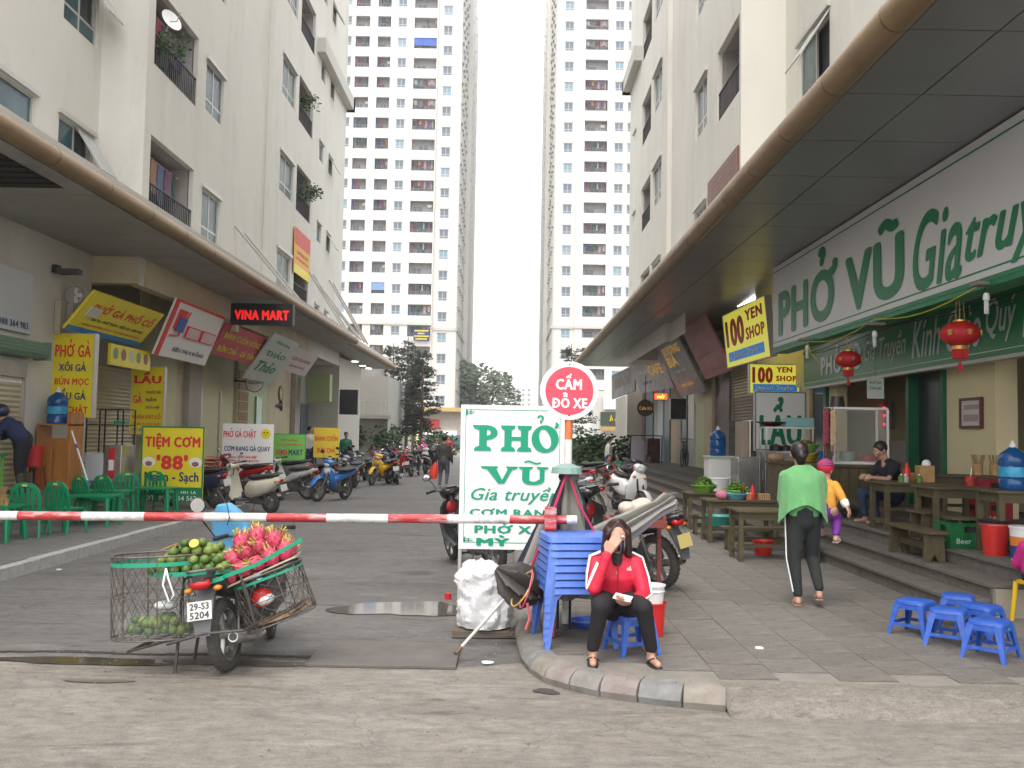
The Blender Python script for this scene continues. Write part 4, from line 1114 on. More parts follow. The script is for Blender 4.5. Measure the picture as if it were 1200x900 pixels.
for cx in (.13, .87):
 s = MB(); s.ell((w * cx, -.005, h * .52), (.13, .003, .1), 14, 6); s.mi(1).ell((w * cx, -.008, h * .5), (.07, .003, .05), 10, 6); s.build('dish_picture', [dim_white, mat('dish_meat', (.4, .12, .08), .6, var=.5, scale=20)], o)
o, w, h = aboard(259, 496, 319, 560, 22.0, 'white board reading PHỞ GÀ CHẶT, CƠM RANG GÀ QUAY with a chick badge', dim_white,
  [('PHỞ GÀ CHẶT', .34, .82, .64, .2, rd, W1), ('CƠM RANG GÀ QUAY', .49, .55, .9, .14, navy, W1), ('Hotline: 0989 364 488', .38, .39, .6, .05, rd), ('Facebook: phogachat', .4, .32, .66, .05, rd)], ground=.3)
s = MB(); s.ell((w * .85, -.006, h * .82), (.12, .003, .12), 16, 6); s.build('badge', yellow_sign, o)
s = MB()
for t in (-.04, .04): s.ell((w * .85 + t, -.011, h * .84), (.018, .003, .024), 8, 5)
s.mi(1).ell((w * .85, -.012, h * .80), (.02, .003, .015), 8, 5); s.build('badge_face', [ink, rd], o)
s = MB()
for k in range(16): s.mi(k % 3).ell((w * (.08 + .055 * k), -.006, h * (.1 + .06 * ((k * 7) % 3))), (.07, .003, .05), 8, 5)
s.build('dish_picture', [mat('dish_green', (.2, .35, .15)), mat('dish_meat', (.4, .12, .08)), mat('dish_yel', (.6, .5, .2), .6)], o)
aboard(319, 508, 357, 560, 25, 'lime green board reading VINAMART in red and navy', mat('lime_board', (.22, .58, .12), .5, var=.05),
  [('HỆ THỐNG', .5, .86, .5, .07, rd), ('CỬA HÀNG TIỆN LỢI', .5, .76, .8, .06, rd), ('VINA', .27, .58, .38, .13, rd, W1), ('MART', .70, .58, .44, .13, navy, W1), ('CAM KẾT', .5, .40, .4, .06, nv), ('ĐÚNG GIÁ', .5, .27, .6, .07, nv), ('GIẢM 5%', .5, .12, .7, .1, rd)], border=green_dk, bw=.012)
aboard(367, 501, 397, 536, 28.5, 'yellow board reading BÁNH CUỐN BÚN CHẢ beyond the motorbikes', mat('board_orange', (.85, .62, .05), .5), [('BÁNH CUỐN', .5, .68, .88, .24, rd, W1), ('BÚN CHẢ', .5, .28, .7, .24, rd, W1)])
M, w, h = FR(398, 457, 418, 485, 34)
sign('display_screen', 'blank black display panel hanging under the left canopy', 'display', M, w, h, mat('sign_black', (.012, .012, .015)), th=.12, frame_m=dark_metal)
# --- right row
zb_ = U(912, 409, x=5.2).z; zt_ = U(904, 316, x=5.2).z
yL = 18.35; yR = 7.3
M = T(5.2, yL, zb_) @ Matrix(((0, 1, 0, 0), (-1, 0, 0, 0), (0, 0, 1, 0), (0, 0, 0, 1)))
big = thing('restaurant_sign', 'huge white sign reading PHỞ VŨ Gia truyền in green under the right canopy', 'sign', mat=M)
BW, BH = yL - yR, zt_ - zb_
s = MB(); s.box(0, BW, 0, .28, 0, BH); s.build('panel', mat('big_sign_white', (.70, .70, .71), .45, var=.05, scale=.7), big)
s = MB(); s.box(-.004, BW, -.006, -.001, 0, .055); s.box(0, BW, .0, .3, -.06, -.003); s.build('green_lit_underside', green_dk, big)  # green light on the sign's underside is put into the colour
s = MB(); s.box(.02, BW, -.005, -.001, .13, .15); s.box(.02, BW, -.005, -.001, BH - .12, BH - .10); s.build('line_border', green_dk, big)
def side_text(root, st, pxa, pxb, X, zlo, zhi, m, M0, **kw):
 ya_, yb2 = yr_(pxa, X), yr_(pxb, X); w = ya_ - yb2
 me = text_mesh(st, w, zhi - zlo, kw.get('bold', .03), kw.get('shear', 0), kw.get('ext', 0), m, kw.get('sp', 1))
 inst('lettering', me, root, T(M0.translation.y - (ya_ + yb2) / 2, -.008, (zlo + zhi) / 2 - M0.translation.z))
z0 = U(917, 394, x=5.2).z; z1 = U(969, 286, x=5.2).z
side_text(big, 'PHỞ', 912, 982, 5.2, z0, z1, green_dk, M, bold=.042)
side_text(big, 'VŨ', 991, 1061, 5.2, U(1008, 363, x=5.2).z, U(1043, 254, x=5.2).z, green_dk, M, bold=.042)
side_text(big, 'Gia', 1071, 1130, 5.2, U(1098, 335, x=5.2).z, U(1089, 246, x=5.2).z, green_dk, M, bold=.022, shear=.32)
side_text(big, 'truyền', 1133, 1290, 5.2, U(1180, 300, x=5.2).z - .1, U(1140, 243, x=5.2).z + .12, green_dk, M, bold=.022, shear=.38)
M2 = T(6.3, 19.9, 2.86) @ Matrix(((0, 1, 0, 0), (-1, 0, 0, 0), (0, 0, 1, 0), (0, 0, 0, 1)))
s2 = thing('shop_fascia', 'long green fascia with silver script Kính Chào Quý Khách behind the lanterns', 'sign', mat=M2)
s = MB(); s.box(0, 12.6, 0, .12, 0, 1.0); s.build('panel', mat('fascia_green', (.008, .20, .07), .35, var=.2, scale=.5), s2)
s = MB(); s.box(0, 12.6, -.02, .13, -.05, -.003); s.build('trim', alu, s2); s = MB(); s.box(0, 12.6, -.004, -.001, .07, .085); s.build('line_border', mat('pale_line', (.5, .65, .5), .5), s2)
silver = mat('silver_letters', (.55, .60, .60), .4, metal=.2)
for st, a, c, kw in (('PHỞ VŨ', 962, 1009, dict(bold=.04)), ('Gia Truyền', 1013, 1062, dict(bold=.0, shear=.3)), ('Kính', 1069, 1103, dict(bold=.01, shear=.35)), ('Chào', 1110, 1151, dict(bold=.01, shear=.35)), ('Quý', 1157, 1193, dict(bold=.01, shear=.35)), ('Khách', 1200, 1262, dict(bold=.01, shear=.35))):
 q = .30 if st[0] != 'G' else .22
 side_text(s2, st, a, c, 6.3, 2.86 + .17, 2.86 + .17 + q + (.26 if 'P' in st else .3), silver, M2, **kw)
# 100 YEN signs, lit from inside
yen_y = mat('yen_yellow', (.85, .80, .10), .5, emit=.28); yen_b = mat('yen_blue', (.02, .25, .65), .5, emit=.2); yen_r = mat('yen_red', (.62, .06, .015), .5)
M, w, h = FM(((852, 432), (903, 416), (847, 371), 5.9), 1)
A = U(852, 431, x=5.9); Bq = U(904, 418, x=5.9); C = U(847, 371, x=5.9)
A = Vector((U(853, 431, y=24).x, 24, U(853, 431, y=24).z)); Bq = U(903, 417, y=20.5); C = U(847, 371, y=24)
ytx = [('100', .27, .62, .46, .52, yen_r, dict(bold=.06)), ('YEN', .74, .82, .38, .2, yen_r, dict(bold=.05)), ('SHOP', .74, .50, .42, .22, yen_r, dict(bold=.05)), ('Japan Style', .48, .18, .6, .13, wt, dict(bold=.03, dy=.005))]
yg = 'lit 100 yen shop signs'
o = sign('shop_sign', 'larger lit yellow 100 YEN SHOP sign hung above the smaller one', 'sign', basis(A, Bq - A, C - A), (Bq - A).length, (C - A).length, yen_y, ytx, th=.14, frame_m=alu, group=yg)
w, h = wh(o); s = MB(); s.box(w * .06, w * .9, -.005, -.001, h * .09, h * .27); s.build('blue_strip', yen_b, o)
M, w, h = FR(879, 427, 937, 460, 21.5)
o = sign('shop_sign', 'smaller lit yellow 100 YEN SHOP sign just above the LẨU board', 'sign', M, w, h, yen_y,
  [('100', .25, .63, .42, .58, yen_r, dict(bold=.06)), ('YEN', .69, .83, .32, .2, yen_r, dict(bold=.05)), ('SHOP', .73, .52, .42, .2, yen_r, dict(bold=.05)), ('Japan Style', .48, .17, .78, .2, wt, dict(bold=.02, dy=.005))], th=.14, frame_m=alu, group=yg)
s = MB(); s.box(w * .06, w * .95, -.005, -.001, h * .04, h * .31); s.build('blue_strip', yen_b, o)
tube = thing('tube_lamp', 'lit white fluorescent tube above the larger 100 yen sign', 'lamp', (0, 0, 0))
a, c = U(838, 369, y=26.5), U(884, 350, y=22.3)
s = MB(); s.tube([a, c], .03, 8); s.build('tube', mat('tube_light', (1, .98, .95), .4, emit=9), tube); s = MB(); s.bar(a + Vector((0, 0, .06)), c + Vector((0, 0, .06)), .09, .05); s.build('batten', white_pl, tube)
# LẨU board facing the camera
M, w, h = FR(885, 459, 944, 527, 19.2)
sign('menu_board', 'white board with big green LẨU above the serving counter', 'sign', M, w, h, dim_white, [('LẨU', .5, .5, .84, .84, green_dk, dict(bold=.045))], th=.08, border=green_dk, bw=.016, frame_m=alu)
# tilted banners further along, hung from the soffit
def rtilt(label, A, B_, C, m, texts, name='tilted_banner', th=.06):
 """A bottom left, B bottom right, C top left: (px, py, depth)"""
 P = [U(q[0], q[1], y=q[2]) for q in (A, B_, C)]
 o = sign(name, label, 'sign', basis(P[0], P[1] - P[0], P[2] - P[0]), (P[1] - P[0]).length, (P[2] - P[0]).length, m, texts, th=th)
 return o
gold = mat('gold_letters', (.85, .52, .07), .45, emit=.12)
rtilt('dull pink tilted banner next to the larger 100 yen sign', (827, 445, 29), (858, 434, 25.5), (807, 390, 28.2), mat('dull_pink', (.42, .17, .19), .5, var=.3, scale=1.5), [('SHOP QUẦN ÁO', .45, .42, .6, .08, mat('greypink', (.45, .36, .38), .5)), ('THỜI TRANG', .5, .13, .6, .07, mat('greypink', (.45, .36, .38), .5))])
rtilt('grey tilted banner with gold lettering, the middle one of three', (798, 465, 33), (827, 458, 29.5), (771, 395, 32), mat('banner_grey', (.34, .35, .36), .5, var=.4, scale=1.5), [('BIA', .35, .52, .4, .16, gold, W1), ('SƯƠNG', .5, .68, .7, .14, gold, W1), ('NHẬT TÂN', .5, .36, .4, .05, dim_white), ('GIAO HÀNG', .5, .16, .5, .06, gold)])
rtilt('pale grey tilted banner with gold script, farthest of three', (751, 461, 38.5), (790, 454, 34), (740, 426, 38), mat('banner_pale', (.55, .52, .53), .5, var=.3, scale=1.5), [('CAFE', .7, .6, .4, .3, gold, W1), ('Cà phê', .35, .6, .35, .16, dim_white, dict(shear=.3)), ('sinh tố', .35, .3, .3, .12, ink, dict(shear=.3))])
rtilt('grey box sign with brown lettering at the far end of right canopy', (717, 468, 44), (744, 458, 39.5), (717, 440, 44), mat('banner_grey', (.34, .35, .36)), [('KARAOKE', .5, .55, .7, .4, mat('brown_letters', (.35, .18, .08), .5), W1)])
M, w, h = FR(767, 461, 782, 468, 33.5)
sign('led_sign', 'small glowing red and orange LED sign above the brown round sign', 'sign', M, w, h, mat('led_glow', (1, .08, .02), .5, emit=1.6), [('MỞ', .5, .5, .6, .7, mat('led_orange', (1, .5, .1), .5, emit=2.5))], th=.1, frame_m=black)
rs = thing('round_sign', 'round dark brown sign reading Cafe in gold', 'sign', U(756.5, 478, y=34))
s = MB(); s.lathe([(.001, 0), (.3, 0), (.31, .02), (.31, .08), (.001, .08)], (0, 0, 0), 28, axis=(0, 1, 0)); s.build('disc', mat('cafe_brown', (.035, .018, .012), .4), rs)
inst('lettering', text_mesh("Cafe It's", .46, .13, .02, 0, 0, gold), rs, T(0, -.006, -.01)); s = MB(); s.tube([(0, .04, .3), (0, .04, 1.2)], .015, 5); s.build('hanger', black, rs)
M, w, h = FR(786, 467, 804, 491, 30.5)
sign('display_screen', 'blank black display panel in a silver frame under the grey banner', 'display', M, w, h, mat('sign_black', (.012, .012, .015)), th=.12, frame_m=alu)
# brown board on the right block above the tube
M = T(4.56, 20.75, U(829, 249, x=4.56).z + .02) @ Matrix(((0, 1, 0, 0), (-1, 0, 0, 0), (0, 0, 1, 0), (0, 0, 0, 1)))
A = U(829, 250, x=4.56); Bq = U(864, 215, x=4.56); C = U(829, 215, x=4.56)
M = T(4.56, A.y, A.z) @ Matrix(((0, 1, 0, 0), (-1, 0, 0, 0), (0, 0, 1, 0), (0, 0, 0, 1)))
maroon = mat('maroon_board', (.16, .05, .045), .5)
og = mat('ochre_ink', (.45, .33, .12), .6)
sign('wall_board', 'maroon notice board with ochre lines on the right block', 'notice board', M, A.y - Bq.y, C.z - A.z, maroon,
  [('NHẬN MAY ĐO RÈM CỬA', .7, .88, .4, .07, og), ('SỬA CHỮA', .25, .8, .3, .07, og)] + [(('RÈM VẢI - RÈM GỖ', 'RÈM CUỐN - RÈM LÁ', 'GIẤY DÁN TƯỜNG', 'MÀNH TRE - MÀNH TRÚC', 'THẢM - SÀN GỖ')[k], .7, .76 - k * .13, .42, .06, og) for k in range(5)] + [(('ĐIỆN', 'NƯỚC', 'ĐT 0912')[k], .25, .64 - k * .14, .3, .07, og) for k in range(3)], th=.05)
# ================================================================== FURNITURE AND GOODS
def otable(label, x0, x1, y0, y1, zt, zf, group, zf2=None, cat='table'):
 """old olive painted wooden table; four square legs and aprons"""
 o = thing('wooden_table', label, cat, ((x0 + x1) / 2, (y0 + y1) / 2, zf), group=group)
 w, d, h = (x1 - x0) / 2, (y1 - y0) / 2, zt - zf
 for k in range(3):
  a = -d + 2 * d * k / 3; s = MB(); s.box(-w, w, a + .002, a + 2 * d / 3 - .002, h - .03, h); s.build('plank', wood_old, o, bevel=.003)
 q = .06
 for sx in (-1, 1):
  lo = 0 if (sx < 0 or zf2 is None) else zf2 - zf
  for sy in (-1, 1):
   s = MB(); cx, cy = sx * (w - .06), sy * (d - .06); s.box(cx - q / 2, cx + q / 2, cy - q / 2, cy + q / 2, lo, h - .031); s.build('leg', wood_old, o, bevel=.003)
  s = MB(); s.box(sx * (w - .06) - .015, sx * (w - .06) + .015, -d + .09, d - .09, h - .13, h - .031); s.build('apron', wood_old, o); s = MB(); s.box(sx * (w - .06) - .015, sx * (w - .06) + .015, -d + .09, d - .09, max(lo, 0) + .1, max(lo, 0) + .15); s.build('side_rail', wood_old, o)
 for sy in (-1, 1):
  s = MB(); s.box(-w + .09, w - .09, sy * (d - .06) - .012, sy * (d - .06) + .012, h - .13, h - .031); s.build('apron', wood_old, o)
 s = MB(); s.box(-w + .06, w - .06, -.02, .02, .16 if zf2 is None else .25, .2 if zf2 is None else .29); s.build('stretcher', wood_old, o)
 return o
g1 = 'olive wooden tables and benches of the restaurant'
otable('olive wooden table nearest the walking woman on the plaza', 2.97, 4.08, 12.1, 12.7, .80, PZ, g1)
otable('long olive table carrying sauces and a blue bowl on the plaza', 3.02, 4.13, 14.2, 14.8, .79, PZ, g1)
otable('farthest olive table on the plaza under a basket of greens', 3.12, 4.0, 16.3, 16.9, .77, PZ, g1)
otable('olive table on the steps with the seated man in black', 4.84, 5.7, 12.0, 12.6, 1.2, .57, g1, .71)
otable('olive table on the steps below the dark green door', 4.9, 5.6, 10.75, 11.35, 1.21, .57, g1, .71)
otable('olive table under the big blue water bottle', 5.02, 5.9, 9.55, 10.1, 1.24, .57, g1, .71)
otable('small olive table holding the bamboo chopstick cups', 5.55, 6.45, 12.2, 12.7, 1.3, .71, g1)
def bench(label, cx, cy, z, L, ang, hgt=.34, grp=g1):
 o = thing('wooden_bench', label, 'bench', (cx, cy, z), ang, grp)
 s = MB(); s.box(-L / 2, L / 2, -.13, .13, hgt - .03, hgt); s.build('seat', wood_old, o, bevel=.003)
 for sx in (-1, 1):
  x = sx * (L / 2 - .1); s = MB(); p = [(-.12, 0), (-.05, 0), (0, .09), (.05, 0), (.12, 0), (.10, hgt - .031), (-.10, hgt - .031)]
  M = T(x - .02, 0, 0) @ Matrix(((0, 0, 1, 0), (1, 0, 0, 0), (0, 1, 0, 0), (0, 0, 0, 1))); s.prism(p, 0, .04, M); s.build('leg', wood_old, o)
 s = MB(); s.box(-L / 2 + .13, L / 2 - .13, -.015, .015, .12, .19); s.build('stretcher', wood_old, o)
bench('olive bench with notched legs standing on the second granite step', 4.63, 10.6, .42, 1.1, R_(90))
bench('olive bench on the third step behind the notched one', 4.98, 12.9 - 1.75, .57, .5, R_(90))
bench('short olive bench below the table with the sauces', 5.05, 10.3, .57, .42, 0)
bench('olive bench between the two plaza tables', 3.6, 13.4, PZ, 1.1, 0)
bench('olive bench at the far end of the plaza tables', 3.5, 15.5, PZ, 1.0, 0)
bench('olive bench left of the basket table, seen end on', 2.95, 16.9, PZ, .5, R_(80), .42)
# --- small goods
def tapered(name, label, cat, loc, r0, r1, h, m, group=None, rim=None, n=24, bottom=True, wall=.012):
 o = thing(name, label, cat, loc, group=group)
 s = MB(); s.lathe([(.001, 0), (r0, 0), (r1, h), (r1 + .008, h), (r1 + .008, h - .012), (r1 - wall, h - .014), (r0 - wall, .015), (.001, .015)], n=n, cap=False)
 s.build('body', m, o, smooth=40)
 return o
green_bas = mat('lime_basket', (.22, .48, .06), .45)
lettuce = mat('lettuce', (.16, .30, .05), .6, var=.4, scale=25)
def leaves(root, R, h, n, m, seed, name='leafy_greens'):
 rr = random.Random(seed); s = MB()
 for i in range(n):
  a = rr.uniform(0, 2 * PI); r = R * math.sqrt(rr.random()); z = h * (1 - (r / R) ** 2) * rr.uniform(.4, 1)
  M = T(r * math.cos(a), r * math.sin(a), z) @ RZ(rr.uniform(0, 6.3)) @ RX(rr.uniform(-1.2, 1.2)); q = rr.uniform(.02, .045)
  s.add([M @ Vector(p) for p in ((-q, 0, 0), (0, -q * .6, .008), (q, 0, -.004), (0, q * .6, .01))], [(0, 1, 2, 3)])
 o = s.build(name, m, root, fix=False, M=T(0, 0, 0)); o['kind'] = 'stuff'
 return o
for k, (px_, d, lab) in enumerate(((825, 16.55, 'lime basket heaped with greens on the farthest plaza table'), (860, 15.0, 'lime basket of greens behind the blue bowl'))):
 zt = .79 if k else .77
 x = U(px_, 572, y=d).x
 b_ = tapered('vegetable_basket', lab, 'basket', (x, d - .25 if k else d, zt + .001), .14, .23, .13, green_bas)
 lv = leaves(b_, .21, .2, 420, lettuce, k); lv.location.z = .08
bb = tapered('blue_bowl', 'shallow light blue bowl on the long table', 'bowl', (U(862, 580, y=14.4).x, 14.4, .791), .12, .2, .1, mat('bowl_blue', (.15, .42, .55), .4))
pb = thing('pink_bag', 'crumpled pink and blue bag in front of the blue bowl', 'bag', (U(846, 580, y=14.35).x, 14.35, .791))
s = MB(); s.ell((0, 0, .07), (.1, .09, .075), 12, 8); s.build('bag', mat('pink_cloth', (.6, .2, .3), .7, var=.3, scale=9), pb, smooth=True)
wbk = tapered('white_tub', 'large white tub behind the far basket of greens', 'tub', (U(840, 566, y=17.9).x, 17.9, PZ + .42), .17, .24, .42, white_pl)
st = tapered('steel_stand', 'round steel stand carrying the white tub', 'stand', (U(840, 566, y=17.9).x, 17.9, PZ), .2, .2, .41, steel)
def bottle(label, x, y, z, r, h, m, capm=None, name='sauce_bottle', cat='bottle', g=None):
 o = thing(name, label, cat, (x, y, z), group=g)
 s = MB(); s.lathe([(.001, 0), (r, 0), (r, h * .62), (r * .45, h * .8), (r * .4, h * .84), (.001, h * .84)], n=14); s.build('body', m, o, smooth=40)
 s = MB(); s.lathe([(.001, h * .841), (r * .42, h * .841), (r * .2, h), (.001, h)], n=10); s.build('cap', capm or m, o, smooth=40)
redb = mat('ketchup_red', (.6, .02, .02), .35)
X = lambda px, d: (px - 598) / F_PX * d
bottle('red sauce bottle on the long plaza table', X(882, 14.35), 14.35, .791, .04, .24, redb)
bottle('dark sauce bottle left of the red one', X(871, 14.4), 14.4, .791, .035, .22, mat('soy', (.05, .02, .01), .3), redb)
bottle('red sauce bottle beside the seated man', X(1062, 12.15), 12.15, 1.201, .045, .26, redb)
for k, (p, lab) in enumerate(((876, 'jar of chilli on the long plaza table'), (879, 'small jar beside the red bottle on the plaza table'))):
 bottle(lab, X(p, 14.3), 14.28, .791, .03, .12, mat('chilli', (.4, .1, .03), .4), white_pl, 'chilli_jar', 'jar')
for k, (p, lab) in enumerate(((1054, 'jar of pickled green chillies by the seated man'), (1059, 'white capped jar by the seated man'), (1075, 'glass jar right of the sauces on the step table'))):
 bottle(lab, X(p, 12.1), 12.06, 1.201, .04, .11, (mat('pickle', (.12, .2, .04), .4), mat('glass_jar', (.4, .42, .38), .2))[k % 2], white_pl, 'sauce_jar', 'jar')
wood_lt = mat('bamboo', (.45, .27, .10), .6, var=.3, scale=12)
def tissue(label, x, y, z, w=.17):
 o = thing('tissue_box', label, 'tissue box', (x, y, z)); s = MB(); s.box(-w / 2, w / 2, -.06, .06, 0, .10); s.build('box', wood_lt, o, bevel=.008)
 for k in range(5): s = MB(); s.box(-w / 2 + .01 + k * w / 5.2, -w / 2 + k * w / 5.2 + .018, -.063, -.0601, .015, .09); s.build('slot', mat('slot_dark', (.12, .06, .02), .7), o)
tissue('woven tissue box on the long plaza table', X(895, 14.35), 14.35, .791)
tray = thing('condiment_tray', 'tall bamboo tray full of napkins next to the jars', 'tray', (X(1083, 12.15), 12.15, 1.201))
s = MB(); s.box(-.1, .1, -.08, .08, 0, .22); s.build('box', wood_lt, tray, bevel=.01); s = MB(); s.ell((0.02, 0, .24), (.06, .05, .06), 8, 6); s.build('napkins', white_pl, tray)
br = thing('condiment_box', 'low bamboo box between the jars and the tall tray', 'box', (X(1070, 12.3), 12.3, 1.201)); s = MB(); s.box(-.11, .06, -.05, .05, 0, .12); s.build('box', wood_lt, br, bevel=.01)
for k, p in enumerate((1145, 1165)):
 o = thing('chopstick_cup', ('bamboo cup of chopsticks, left of the two', 'bamboo cup of chopsticks, right of the two, by the bottle')[k], 'chopsticks', (X(p, 12.4), 12.4, 1.301))
 s = MB(); s.lathe([(.001, 0), (.065, 0), (.065, .15), (.05, .15), (.05, .02), (.001, .02)], n=16, cap=False); s.build('cup', wood_lt, o, smooth=40)
 s = MB(); rr = random.Random(k)
 for i in range(26):
  a, b_ = rr.uniform(0, 6.28), rr.uniform(0, .04); q = Vector((b_ * math.cos(a), b_ * math.sin(a), .03)); s.bar(q, q + Vector((math.cos(a) * .05, math.sin(a) * .05, .24)), .006)
 c_ = s.build('chopsticks', mat('chopstick', (.40, .26, .13), .6), o)
cup = tapered('drink_cup', 'red and white paper cup with a straw beside the crates', 'cup', (X(1131, 11.2), 11.1, 1.211), .04, .055, .12, mat('cup_red', (.5, .06, .05), .5, var=.6, scale=20)); s = MB(); s.tube([(0, 0, .02), (.02, 0, .22)], .005, 6); s.build('straw', white_pl, cup)
# crates
def crate(label, x, y, z, m, logo, lm, rz=0, w=.44, d=.34, h=.28, g=None):
 o = thing('bottle_crate', label, 'crate', (x, y, z), rz, g); s = MB()
 for (a, b_, c, e) in ((-w / 2, w / 2, -d / 2, -d / 2 + .015), (-w / 2, w / 2, d / 2 - .015, d / 2), (-w / 2, -w / 2 + .015, -d / 2 + .0151, d / 2 - .0151), (w / 2 - .015, w / 2, -d / 2 + .0151, d / 2 - .0151)):
  s.box(a, b_, c, e, 0, h * .62)
  s.box(a, b_, c, e, h * .86, h)
 for sx in (-1, 1):
  for sy in (-1, 1): s.box(sx * (w / 2 - .03) - .03, sx * (w / 2 - .03) + .03, sy * (d / 2 - .008) - .0085, sy * (d / 2 - .008) + .0085, h * .62, h * .86)
  s.box(sx * (w / 2 - .008) - .0082, sx * (w / 2 - .008) + .0082, -d / 2 + .02, -.06, h * .62, h * .86); s.box(sx * (w / 2 - .008) - .0082, sx * (w / 2 - .008) + .0082, .06, d / 2 - .02, h * .62, h * .86)
 for sy in (-1, 1): s.box(-w / 2 + .06, -.07, sy * (d / 2 - .008) - .0078, sy * (d / 2 - .008) + .0078, h * .62, h * .86); s.box(.07, w / 2 - .06, sy * (d / 2 - .008) - .0078, sy * (d / 2 - .008) + .0078, h * .62, h * .86)
 s.box(-w / 2, w / 2, -d / 2, d / 2, -.001, .012); s.box(-w / 2 - .008, w / 2 + .008, -d / 2 - .008, d / 2 + .008, h * .97, h * .995)
 s.build('body', m, o, bevel=.003)
 s = MB(); s.box(-w / 2 + .02, w / 2 - .02, -d / 2 + .02, d / 2 - .02, .02, h * .9); s.build('bottles', mat('bottles_dark', (.03, .02, .015), .3), o)
 inst('lettering', text_mesh(logo, .17, .06, .02, 0, 0, lm), o, T(-w * .18, -d / 2 - .004, h * .3)); inst('lettering', text_mesh(logo, .14, .05, .02, 0, 0, lm), o, basis((-w / 2 - .004, 0, h * .3), (0, -1, 0), (0, 0, 1)))
 return o
crm = mat('crate_red', (.27, .015, .025), .45, var=.15, scale=5); cgm = mat('crate_green', (.01, .15, .045), .45, var=.12, scale=5)
pinkw = mat('crate_print', (.6, .45, .45), .6)
crate('lower dark red beer crate of the stack by the cream wall', 6.05, 11.75, .711, crm, 'BIA', pinkw, .12)
crate('upper dark red beer crate of the stack by the cream wall', 6.05, 11.75, .996, crm, 'BIA', pinkw, .1)
crate('green beer crate on the third granite step', 5.03, 9.98 + .35, .571, cgm, 'Beer', mat('crate_print2', (.45, .6, .5), .6), .1, w=.46, d=.32)
rbk = tapered('red_bucket', 'tall red plastic tub on the step beside the green crate', 'tub', (5.04, 9.66, .571), .11, .135, .33, mat('tub_red', (.62, .03, .025), .35)); s = MB(); s.lathe([(.001, .333), (.16, .333), (.17, .36), (.001, .36)], n=20); s.build('lid', black, rbk)
s = MB(); s.lathe([(.137, .315), (.142, .315), (.142, .331), (.137, .331)], n=24, cap=False); s.build('rim', white_pl, rbk)
pb = tapered('paint_bucket', 'white paint bucket with blue and orange label on the step', 'bucket', (5.10, 9.22, .571), .115, .13, .34, white_pl); s = MB(); s.lathe([(.118, .02), (.123, .15)], n=24, cap=False); s.mi(1).lathe([(.1235, .15), (.127, .24)], n=24, cap=False); s.build('label', [mat('label_blue', (.03, .06, .25), .5), mat('label_orange', (.75, .22, .03), .5)], pb); s = MB(); s.lathe([(.001, .342), (.137, .342), (.137, .32), (.001, .32)], n=24); s.build('lid', white_pl, pb)
# water bottles (19 l)
water_m = mat('water_bottle_blue', (.02, .12, .36), .12, var=.2, scale=3, trans=.35)
def jug(label, x, y, z, k=1.0, lbl=True):
 o = thing('water_bottle', label, 'water bottle', (x, y, z)); s = MB(); r = .135 * k
 s.lathe([(.001, 0), (r * .9, 0), (r, .02), (r, .10 * k), (r * .94, .115 * k), (r, .13 * k), (r, .24 * k), (r * .95, .25 * k), (r, .265 * k), (r, .32 * k), (r * .85, .37 * k), (r * .35, .42 * k), (r * .2, .44 * k), (r * .2, .47 * k), (.001, .47 * k)], n=28)
 s.build('body', water_m, o, smooth=40)
 if lbl:
  s = MB(); s.lathe([(r + .002, .135 * k), (r + .002, .235 * k)], n=28, cap=False); s.build('label', mat('water_label', (.05, .35, .6), .4, var=.4, scale=9), o, smooth=True)
 s = MB(); s.lathe([(.001, .471 * k), (r * .25, .471 * k), (r * .25, .43 * k), (.001, .43 * k)], n=14); s.lathe([(.001, .472 * k), (r * .12, .472 * k), (r * .12, .5 * k), (.001, .5 * k)], n=10); s.build('cap', mat('cap_white', (.7, .68, .72), .4), o)
jug('big blue water bottle on the olive table, right edge', X(1186, 9.75), 9.75, 1.241, 1.03)
jug('blue water bottle standing on the white cabinet further along', X(841, 19.5), 19.5, 1.37, 1.25, False)
jug('blue water bottle on the orange wooden cabinet', -8.12, 16.6, 1.78, 1.3)
cb = thing('white_cabinet', 'low white cabinet under the far blue water bottle', 'cabinet', (X(846, 19.6), 19.6, TZR)); s = MB(); s.box(-.33, .4, -.25, .25, 0, .62); s.build('body', white_pl, cb, bevel=.01); s = MB(); s.box(-.36, .43, -.28, .28, .621, .655); s.build('top', mat('pale_green_top', (.5, .6, .5), .4), cb)
# steel counter, rack, glass food cabinet
sc = thing('steel_counter', 'dented stainless steel counter behind the plaza tables', 'counter', (X(877, 17.6), 17.6, TZR)); s = MB(); s.box(-.27, .27, -.3, .3, 0, .68); s.build('body', steel, sc, bevel=.01)
s = MB(); s.box(-.27, .27, -.315, -.301, .1, .6); s.build('door', steel, sc, bevel=.004); s = MB(); s.bar((.2, -.33, .25), (.2, -.33, .45), .02); s.build('handle', chrome, sc)
rk_ = thing('steel_rack', 'steel rack with pots in front of the LẨU board', 'rack', (X(921, 17.0), 17.0, TZR))
s = MB()
for x in (-.42, .42):
 for y in (-.2, .2): s.box(x - .015, x + .015, y - .015, y + .015, 0, 1.25)
s.build('post', steel, rk_)
for z in (.78, 1.22): s = MB(); s.box(-.45, .45, -.22, .22, z, z + .03); s.build('shelf', steel, rk_)
def pot(label, px, d, z, r, h, m, root=None):
 o = thing('cooking_pot', label, 'pot', (X(px, d), d, z)); s = MB(); s.lathe([(.001, 0), (r, 0), (r, h), (r + .01, h), (r * .5, h * 1.25), (.02, h * 1.3), (.02, h * 1.45), (.001, h * 1.45)], n=20); s.build('body', m, o, smooth=40)
